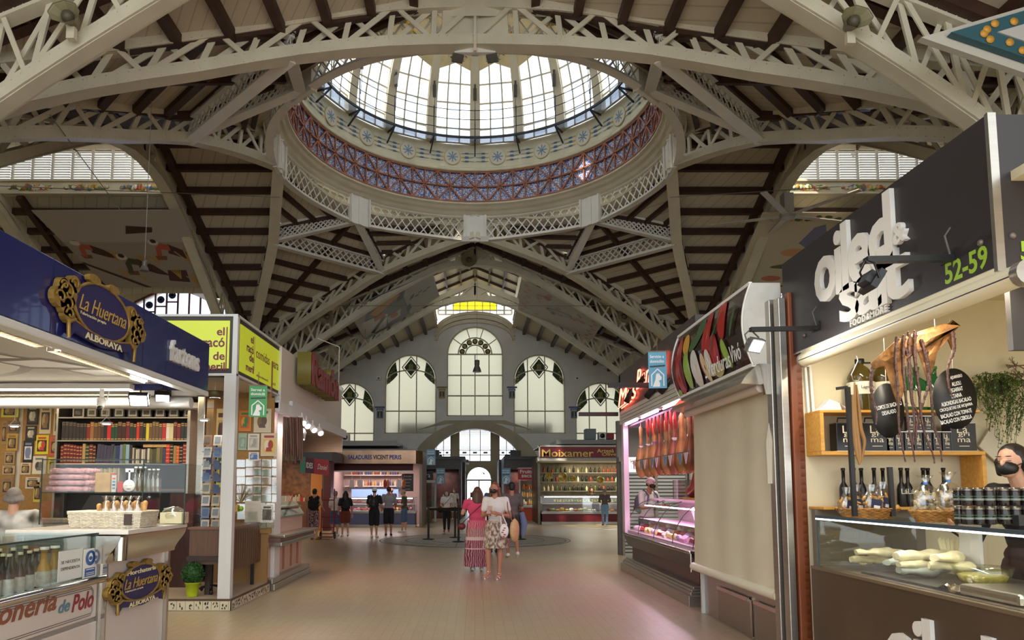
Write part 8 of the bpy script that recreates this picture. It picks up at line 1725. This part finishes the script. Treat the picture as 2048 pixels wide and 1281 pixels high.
def person(label,x,y,H,rz,skin=SKIN,hair=DARK,hairlen=0,top=None,sleeve=.5,bottom=None,blen=.45,kind='shorts',shoes=WHT,arms=((0,0),(0,0)),legs=((0,0),(0,0)),mask=None,capm=None,vox=.014,z=0,head=(0,0),lean=0,wide=1,hands=True,lids=False,skirt=None,sandals=False,arms_at=None,bun=False):
 """local frame: x right, y forward (the way the person faces), z up"""
 o=thing('person',(x,y,z),label,'person',None,rz);h=H;Y_=lambda a:a*h
 L=lambda X,Yy,Z:V((X*h,(Yy+lean*max(0,Z-.5))*h,Z*h))
 sh=[L(-.108*wide,0,.815),L(.108*wide,0,.815)];el,wr=[],[]
 for i,s in enumerate((-1,1)):
  if arms_at and arms_at[i]:e,w=arms_at[i];el.append(L(*e));wr.append(L(*w))
  else:f,b=arms[i];el.append(L(s*.145*wide,-.02+f*.12,.64+f*.03));wr.append(L(s*(.155*wide-b*.08),.02+f*.2+b*.13,.485+f*.06+b*.14))
 hp=[L(-.052*wide,0,.52),L(.052*wide,0,.52)];kn,an,to=[],[],[]
 for i,s in enumerate((-1,1)):
  f,b=legs[i];kn.append(L(s*.055,f*.11+b*.06,.285));an.append(L(s*.05,f*.2-b*.1,.05+b*.05+.02*abs(f)));to.append(an[-1]+V((s*.008*h,(.085 if b<.6 else.05)*h,(-.028-.03*b-.02*abs(f))*h)))
 bd=MB();bd.smooth=True;hx,hy=head;hc=L(hx*.02,.01+hy*.03,.93)
 bd.ball(L(0,-.0,.74),(.092*wide*h,.058*h,.105*h),14,8);bd.ball(L(0,.002,.64),(.078*wide*h,.052*wide*h,.08*h),14,8);bd.ball(L(0,-.005,.55),(.092*wide*h,.064*wide*h,.07*h),14,8)
 cap(bd,L(-.1*wide,0,.81),L(.1*wide,0,.81),.03*h,.03*h);cap(bd,L(0,-.005,.8),hc-V((0,.012*h,.03*h)),.036*h,.03*h)
 bd.ball(hc+V((0,-.006*h,.014*h)),(.043*h,.053*h,.052*h),14,10);bd.ball(hc+V((hx*.01*h,.02*h,-.022*h)),(.033*h,.034*h,.04*h),12,8)
 bd.ball(hc+V((hx*.01*h,.056*h,-.006*h)),(.008*h,.012*h,.014*h),8,6)
 for s in(-1,1):bd.ball(hc+V((s*.044*h,-.004*h,-.002*h)),(.006*h,.012*h,.017*h),8,6)
 for i,s in enumerate((-1,1)):
  cap(bd,sh[i],el[i],.029*h,.023*h);cap(bd,el[i],wr[i],.023*h,.0145*h);hand(bd,wr[i],el[i],h,s)if hands else bd.ball(wr[i],.03*h,8,6)
  cap(bd,hp[i],kn[i],.052*h*wide,.033*h);cap(bd,kn[i],an[i],.032*h,.019*h);bd.ball(kn[i].lerp(an[i],.28)-V((0,.01*h,0)),(.03*h,.032*h,.06*h),10,6);cap(bd,an[i],an[i]-V((0,.012*h,.022*h)),.021*h,.02*h);cap(bd,an[i]-V((0,0,.02*h)),to[i],.02*h,.017*h)
 organic('body',bd,skin,o,vox*.8,2)
 if top:
  g=MB();g.smooth=True;e=.012;g.ball(L(0,0,.735),((.096*wide+e*.6)*h,.07*h,.1*h),14,8);g.ball(L(0,0,.64),((.086*wide)*h,.064*wide*h,.08*h),14,8);g.ball(L(0,0,.57),(.097*wide*h,.072*wide*h,.055*h),14,8)
  cap(g,L(-.098*wide,0,.812),L(.098*wide,0,.812),.036*h,.036*h)
  if sleeve:
   for i in(0,1):
    cap(g,sh[i],sh[i].lerp(el[i],min(1,sleeve*2)*.72 if sleeve<.9 else 1),.038*h,.034*h)
    if sleeve>.9:cap(g,el[i],el[i].lerp(wr[i],.92),.032*h,.024*h)
  organic('shirt',g,top,o,vox)
 if bottom and kind in('shorts','trousers'):
  g=MB();g.smooth=True;g.ball(L(0,-.003,.545),(.1*wide*h,.074*wide*h,.065*h),14,8)
  for i in(0,1):
   cap(g,hp[i],hp[i].lerp(kn[i],min(1,blen*1.5)),.06*h*wide,(.056 if kind=='shorts' else.042)*h)
   if kind=='trousers':cap(g,kn[i],kn[i].lerp(an[i],.95),.042*h,.031*h)
  organic(kind,g,bottom,o,vox)
 if kind=='skirt':
  g=MB();g.smooth=True;n=40;r0,r1,zb=skirt[:3];rows=14;vs=[]
  for k in range(rows+1):
   t=k/rows
   for j in range(n):a=2*PI*j/n;r=(r0+(r1-r0)*t**.7)*(1+.045*t*math.sin(a*9+k*.2)+.02*t*math.sin(a*5));vs.append(V((math.cos(a)*r*h,math.sin(a)*r*(skirt[3]if len(skirt)>3 else.78)*h+.05*t*h*legs[0][0],(.6+(zb-.6)*t)*h)))
  g.add(vs,[(k*n+j,k*n+(j+1)%n,(k+1)*n+(j+1)%n,(k+1)*n+j)for k in range(rows)for j in range(n)]);g.build('skirt',bottom,o,local=True)
 g=MB()
 for i,s in enumerate((-1,1)):
  g.smooth=True
  if sandals:
   d=to[i]-an[i];cap(g,an[i]+V((0,-.018*h,-.036*h)),to[i]+V((0,.01*h,-.014*h)),.014*h,.01*h,8);g.tube([an[i]+V((-.02*h,.0,0)),an[i]+V((0,.022*h,.004*h)),an[i]+V((.02*h,0,0)),an[i]+V((0,-.022*h,0)),an[i]+V((-.02*h,0,0))],.004*h,6);g.tube([to[i]+V((-.022*h,-.015*h,-.005*h)),to[i]+V((0,-.012*h,.02*h)),to[i]+V((.022*h,-.015*h,-.005*h))],.006*h,6)
  else:cap(g,an[i]+V((0,-.014*h,-.018*h)),to[i],.026*h,.023*h,10)
 if sandals:g.build('sandals',shoes,o,local=True)
 else:organic('shoes',g,shoes,o,vox,1)
 g=MB();g.smooth=True
 if not capm or hairlen:
  g.ball(hc+V((0,-.014*h,.024*h)),(.048*h,.054*h,.05*h),14,8);g.ball(hc+V((0,-.03*h,-.004*h)),(.045*h,.034*h,.045*h),12,8)
  g.ball(hc+V((0,-.016*h,.01*h)),(.0475*h,.04*h,.045*h),12,8)
  if hairlen:
   for j in range(-3,4):a=j*.42;b_=hc+V((math.sin(a)*.046*h,-math.cos(a)*.04*h,0));cap(g,b_,b_+V((math.sin(a)*.01*h,-.012*h,-hairlen*h*(1-.06*abs(j)))),.022*h,.014*h,8)
  if bun:g.ball(hc+V((0,-.065*h,.02*h)),.026*h,8,6)
  organic('hair',g,hair,o,vox*.7,2)
 if capm:
  g=MB();g.smooth=True;g.ball(hc+V((0,-.008*h,.026*h)),(.052*h,.058*h,.05*h),14,8);cf=capm[1];g.ball(hc+V((0,cf*.07*h,.024*h)),(.036*h,.04*h,.006*h),12,6);organic('cap',g,capm[0],o,vox*.8,2)
  if not hairlen:g=MB();g.smooth=True;g.ball(hc+V((0,-.026*h,-.004*h)),(.046*h,.036*h,.03*h),12,8);g.build('hair',hair,o,local=True)
 g=MB();g.smooth=True
 if lids:
  for s in(-1,1):g.use(BLK).ball(hc+V((s*.017*h,.05*h,.002*h)),(.011*h,.004*h,.0018*h),8,4);g.use(hair).ball(hc+V((s*.018*h,.05*h,.02*h)),(.012*h,.003*h,.002*h),6,4)
 else:
  for s in(-1,1):g.use(WHT).ball(hc+V((s*.016*h+hx*.01*h,.0475*h,.006*h)),(.008*h,.004*h,.0045*h),8,6);g.use(BLK).ball(hc+V((s*.016*h+hx*.01*h,.0505*h,.005*h)),(.0038*h,.002*h,.004*h),6,4);g.use(hair).ball(hc+V((s*.017*h+hx*.01*h,.05*h,.018*h)),(.011*h,.003*h,.0022*h),6,4)
 g.build('eyes',None,o,local=True)
 g=MB();g.smooth=True
 if mask:
  g.ball(hc+V((hx*.01*h,.026*h,-.024*h)),(.037*h,.038*h,.03*h),14,8)
  for s in(-1,1):g.tube([hc+V((s*.03*h,.03*h,-.018*h)),hc+V((s*.047*h,-.005*h,.0))],.0018*h,4)
  g.build('face_mask',mask,o,local=True)
 else:g.ball(hc+V((hx*.01*h,.0505*h,-.03*h)),(.014*h,.005*h,.004*h),8,5);g.build('mouth',C(150,80,76),o,local=True)
 return o,dict(L=L,wr=wr,el=el,sh=sh,hc=hc,hp=hp,rz=rz)
def world(o,p):return V(o.location)+Matrix.Rotation(o.rotation_euler.z,3,'Z')@V(p)
def held(name,o,label,cat,parts):
 """an object carried by person o, built in the person's frame: parts = [(name, mb, material)]"""
 t=thing(name,o.location,label,cat,None,o.rotation_euler.z)
 for n,mb,m in parts:mb.build(n,m,t,local=True)
 return t
def rucksack(o,d,h,m,label):
 g=MB();g.smooth=True;L=d['L'];g.ball(L(0,-.115,.7),(.085*h,.055*h,.12*h),14,10);p=MB();p.smooth=True;p.ball(L(0,-.165,.655),(.06*h,.02*h,.05*h),12,8);s_=MB();s_.smooth=True
 for s in(-1,1):s_.tube([L(s*.06,-.075,.79),L(s*.065,-.01,.86),L(s*.07,.07,.8),L(s*.085,.078,.7),L(s*.09,-.06,.62)],.011*h,6)
 held('rucksack',o,label,'rucksack',[('main_pocket',g,m),('front_pocket',p,m),('strap',s_,m)])
BT=C(26,24,28,'black_cloth',rough=.8);WT=C(222,214,208,'white_cloth',rough=.8);FLO=mat('floral_cloth',srgb(34,30,34),.8,col2=srgb(190,150,150),vscale=26,detail=1)
PNK=C(206,70,104,'pink_cloth',rough=.8)
def skirt_mat():
 m=bpy.data.materials.new('banded_lace_skirt');m.use_nodes=True;nt=m.node_tree;b=nt.nodes['Principled BSDF'];tc=nt.nodes.new('ShaderNodeTexCoord');sx=nt.nodes.new('ShaderNodeSeparateXYZ');r=nt.nodes.new('ShaderNodeValToRGB');r.color_ramp.interpolation='CONSTANT';mr=nt.nodes.new('ShaderNodeMapRange');mr.inputs['From Max'].default_value=.95;w=nt.nodes.new('ShaderNodeTexWave');w.inputs['Scale'].default_value=9;w.inputs['Distortion'].default_value=7
 e=[(0,(120,50,70)),(.4,(206,180,170)),(.42,(134,60,80)),(.56,(206,186,176)),(.62,(160,110,104)),(.78,(196,76,100)),(.93,(206,180,160))]
 while len(r.color_ramp.elements)<len(e):r.color_ramp.elements.new(.5)
 for i,(p,c)in enumerate(e):r.color_ramp.elements[i].position=p;r.color_ramp.elements[i].color=(*srgb(*c),1)
 mx=nt.nodes.new('ShaderNodeMix');mx.data_type='RGBA';mx.inputs[7].default_value=(*srgb(206,180,176),1);cr=nt.nodes.new('ShaderNodeMath');cr.operation='GREATER_THAN';cr.inputs[1].default_value=.72;ml=nt.nodes.new('ShaderNodeMath');ml.operation='MULTIPLY';ml.inputs[1].default_value=.55
 nt.links.new(tc.outputs['Object'],sx.inputs[0]);nt.links.new(sx.outputs[2],mr.inputs[0]);nt.links.new(mr.outputs[0],r.inputs[0]);nt.links.new(tc.outputs['Object'],w.inputs[0]);nt.links.new(w.outputs['Fac'],cr.inputs[0]);nt.links.new(cr.outputs[0],ml.inputs[0]);nt.links.new(ml.outputs[0],mx.inputs[0]);nt.links.new(r.outputs[0],mx.inputs[6]);nt.links.new(mx.outputs[2],b.inputs[0]);b.inputs['Roughness'].default_value=.85;return m
LACE=skirt_mat();PAT=mat('leaf_print_skirt',srgb(206,190,170),.8,col2=srgb(110,84,74),vscale=34,detail=1,stretch=(1,1,.5))
o,d=person('woman in a pink top and long patterned skirt seen from behind, holding up a phone',.04,12.42,1.45,.12,SKIN,BRN,.13,PNK,.3,LACE,kind='skirt',skirt=(.115,.165,.06),wide=1.22,arms_at=(((-.17,.06,.68),(-.1,.17,.8)),((.16,.09,.72),(.09,.2,.89))),vox=.011,bun=False);h=1.45;L=d['L']
g=MB();g.box(L(0,.24,.9),(.17,.012,.09));held('phone',o,'black phone held up by the woman in pink','phone',[('phone_body',g,BLK)])
g=MB();g.smooth=True;g.ball(L(-.19,-.02,.53),(.07,.05,.06),12,8);s_=MB();s_.tube([L(-.18,-.03,.57),L(-.06,-.1,.7),L(.08,-.08,.82),L(.11,0,.86),L(.06,.08,.78),L(-.16,.06,.58)],.006,6);held('shoulder_bag',o,'small dark red shoulder bag of the woman in pink','bag',[('bag_body',g,C(96,26,26)),('strap',s_,C(70,30,30))])
o,d=person('woman in white T-shirt, black mask and short patterned skirt, walking and reading her phone',.33,11.4,1.52,PI-.35,SKIN2,C(110,66,42,'auburn_hair',rough=.4),.14,WT,.4,PAT,kind='skirt',skirt=(.09,.135,.32,1.02),legs=((.2,.0),(.6,.3)),mask=BLK,shoes=WT,sandals=True,head=(.3,.4),arms_at=(((-.15,-.01,.64),(-.09,.15,.67)),((.145,.0,.64),(.02,.17,.68))),vox=.011);h=1.52;L=d['L']
g=MB();g.box(L(.0,.205,.715),(.07,.01,.14),Euler((.6,0,0)).to_matrix());held('phone',o,'phone in the hands of the woman in the white T-shirt','phone',[('phone_body',g,C(190,160,150))])
g=MB();g.smooth=True;g.lathe(L(-.2,-.02,.5),[(.001,-.03),(.15,-.035),(.185,0),(.15,.035),(.001,.03)],24,M=Matrix((Y1,Z1,X1)).transposed());s_=MB();s_.smooth=True;s_.tube([L(-.2,-.08,.58),L(-.15,-.06,.72),L(-.12,0,.86),L(-.15,.05,.72),L(-.2,.05,.58)],.009,6);held('straw_bag',o,'round straw bag on the shoulder of the woman in the white T-shirt','bag',[('bag_body',g,mat('straw',srgb(206,170,120),.7,var=.12,vscale=40)),('strap',s_,C(120,84,60))])
g=MB();g.smooth=True;g.ball(L(-.13,.12,.5),(.075,.04,.11),12,10);s_=MB();s_.smooth=True
for k in(-1,1):s_.tube([L(-.13+.03*k,.12,.56),L(-.1+.01*k,.12,.67)],.009,6)
p=MB();p.smooth=True
for k in range(6):p.ball(L(-.145+.012*(k%3),.147,.53-.022*k),(.02,.006,.01),6,4)
held('plastic_bag',o,'white plastic bag with red print on the arm of the woman in white','bag',[('bag_body',g,WHT),('handle',s_,WHT),('red_print',p,C(190,60,70))])
o,d=person('man in a grey T-shirt and dark shorts walking away behind the two women',.76,14.76,1.56,.1,SKIN2,DARK,0,C(100,92,92,rough=.8),.5,C(50,46,50),.62,legs=((.2,.1),(-.35,.7)),arms=((.2,0),(.5,.6)));h=1.56;L=d['L']
g=MB();g.smooth=True;g.tube([L(.13,-.02,.6),L(.16,-.03,.45),L(.14,-.02,.3)],[.05,.07,.04],10);held('tied_shirt',o,'light blue shirt hanging from the hip of the man in grey','shirt',[('cloth',g,C(110,126,160,rough=.9))])
person('dark-haired person in blue mostly hidden behind the woman in the white T-shirt',.42,15.9,1.57,.3,SKIN,DARK,0,C(70,84,120,rough=.8),.5,BT,.9,kind='trousers',shoes=BLK,hands=False)
o,d=person('woman in a white T-shirt and black leggings with a blue mask, facing the camera',-.95,23.99,1.37,PI,SKIN,BRN,.06,WT,.4,BT,.9,kind='trousers',shoes=C(170,50,70),mask=C(150,190,210),arms=((.1,.8),(.1,.8)),legs=((.1,0),(.1,0)),vox=.013);L=d['L'];h=1.37
g=MB();g.smooth=True;g.ball(L(.15,.03,.52),(.1,.05,.09),12,8);s_=MB();s_.tube([L(.15,.03,.58),L(0,.085,.72),L(-.1,.04,.84),L(-.08,-.07,.78),L(.13,-.03,.58)],.007,6);held('shoulder_bag',o,'black shoulder bag of the woman facing the camera','bag',[('bag_body',g,BLK),('strap',s_,BLK)])
o,d=person('woman in a black vest and dark floral shorts seen from behind at the left counter',-4.53,20.17,1.43,-.25,SKIN,DARK,0,BT,0,FLO,.85,sandals=True,shoes=C(150,84,50),bun=True,arms=((.1,.2),(.4,.6)));rucksack(o,d,1.43,BT,'black rucksack of the woman in floral shorts')
person('man in a white T-shirt and blue shorts behind the red trolley',-4.22,21.6,1.36,-.2,SKIN,GREYH,0,WT,.5,C(84,100,140,rough=.9),.6,arms=((.3,.5),(.4,.6)),hands=False)
o,d=person('woman in a black T-shirt and rust shorts walking left with a rucksack',-3.85,21.22,1.36,.35,SKIN,DARK,.1,BT,.5,C(120,52,36,rough=.9),.5,legs=((.2,0),(-.25,.5)),arms=((.2,.3),(.1,0)));rucksack(o,d,1.36,BT,'black rucksack of the woman in rust shorts')
o,d=person('man in a white cap, black T-shirt and black and white shorts seen from behind',-2.93,20.79,1.46,-.1,SKIN,DARK,0,BT,.5,BT,.85,capm=(WHT,1),legs=((.1,0),(-.05,0)),arms=((.3,.6),(.3,.5)));rucksack(o,d,1.46,C(36,32,30),'dark rucksack of the man in the white cap')
person('man in a dark red cap standing beside the man in the white cap',-2.62,21.7,1.49,.1,SKIN2,DARK,0,C(150,146,150,rough=.8),.5,BT,.8,capm=(C(90,30,30),1),shoes=BLK,arms=((.2,.4),(.2,.3)),hands=False)
o,d=person('bald man in an olive T-shirt and denim shorts reading a tablet',-2.32,23.43,1.4,PI/2-.2,SKIN,GREYH,0,C(84,78,62,rough=.8),.5,C(90,110,140,rough=.9),.8,mask=C(150,180,200),capm=(SKIN,.1),arms=((.2,.9),(.2,.9)),legs=((.15,0),(-.1,0)),head=(0,.6));L=d['L'];h=1.4
g=MB();g.box(L(0,.22,.68),(.16,.012,.22),Euler((.7,0,0)).to_matrix());held('tablet',o,'black tablet held by the man in the olive T-shirt','tablet',[('tablet_body',g,BLK)])
g=MB();g.smooth=True;g.ball(L(.13,0,.55),(.05,.09,.08),10,8);held('shoulder_bag',o,'black bag on the hip of the man in the olive T-shirt','bag',[('bag_body',g,BLK)])
person('dark-haired seller behind the counter of the blue lettered stall',atY(783,980,28.2).x,28.2,1.48,PI+.4,SKIN2,DARK,0,C(40,36,60),.9,BT,.9,kind='trousers',mask=BLK,hands=False)
person('man in white near the entrance, farther one in line with the doors',-.98,33.6,1.45,PI,SKIN2,DARK,0,WT,.5,C(206,200,190),.8,mask=WHT,hands=False)
person('person in white top and black shorts near the entrance, left of another',-1.32,33.2,1.38,PI-.3,SKIN,DARK,.05,WT,.5,BT,.6,hands=False)
person('grey-haired man in a grey sweater and blue jeans at the gold lettered stall',5.08,27.96,1.45,0,SKIN,GREYH,0,C(96,86,86,rough=.9),1,C(110,150,190,rough=.9),.9,kind='trousers',shoes=C(110,110,110),arms=((.3,.9),(.3,.9)),hands=False)
person('seller in dark clothes behind the counter of the gold lettered stall',atY(1183,980,30.6).x,30.6,1.46,PI,SKIN2,BRN,.04,BT,.9,BT,.9,kind='trousers',hands=False)
o,d=person('man in a pink backward cap, black mask and white T-shirt at the ham counter',3.2,13.35,1.62,PI+.55,SKIN2,DARK,0,WT,.6,C(70,70,76),.9,kind='trousers',mask=BLK,capm=(C(206,166,170),-1),lean=.12,head=(.6,1.2),arms_at=(((-.15,.06,.66),(-.1,.2,.68)),((.15,.06,.66),(.06,.22,.68))),vox=.011);rucksack(o,d,1.62,C(96,90,100),'grey rucksack of the man in the pink cap');L=d['L'];h=1.62
g=MB();g.box(L(0,.25,.73),(.07,.01,.14),Euler((.8,0,0)).to_matrix());held('phone',o,'phone held by the man in the pink cap','phone',[('phone_body',g,BLK)])
hx_=atY(2052,925,4.6);person('dark-haired shopkeeper in a black mask and black top looking down at the right edge',hx_.x+.1,4.72,1.7,PI/2+.45,SKIN,DARK,.05,BT,1,BT,.9,kind='trousers',mask=BLK,lean=.1,head=(.2,1.6),lids=True,bun=True,arms_at=(((-.16,.06,.63),(-.17,.2,.655)),((.16,.08,.63),(.1,.3,.68))),vox=.009)
b=atY(1953,1068,4.35)
sx=atY(28,1000,7.0).x;o,d=person('grey-haired woman in a white floral blouse behind the horchata counter, seen from behind',sx,7.0,1.42,.25,SKIN,GREYH,.02,mat('white_floral_blouse',srgb(214,208,200),.8,col2=srgb(84,80,60),vscale=9,detail=.5),.5,BT,.9,kind='trousers',wide=1.25,vox=.011)
dg=bpy.context.evaluated_depsgraph_get();NEWM=[]
for o in REM:NEWM.append((o,bpy.data.meshes.new_from_object(o.evaluated_get(dg))))
for o,me in NEWM:
 o.modifiers.clear();m_=o.data.materials[0]if o.data.materials else None;o.data=me
 if not me.materials:me.materials.append(m_)
 for p in me.polygons:p.use_smooth=True
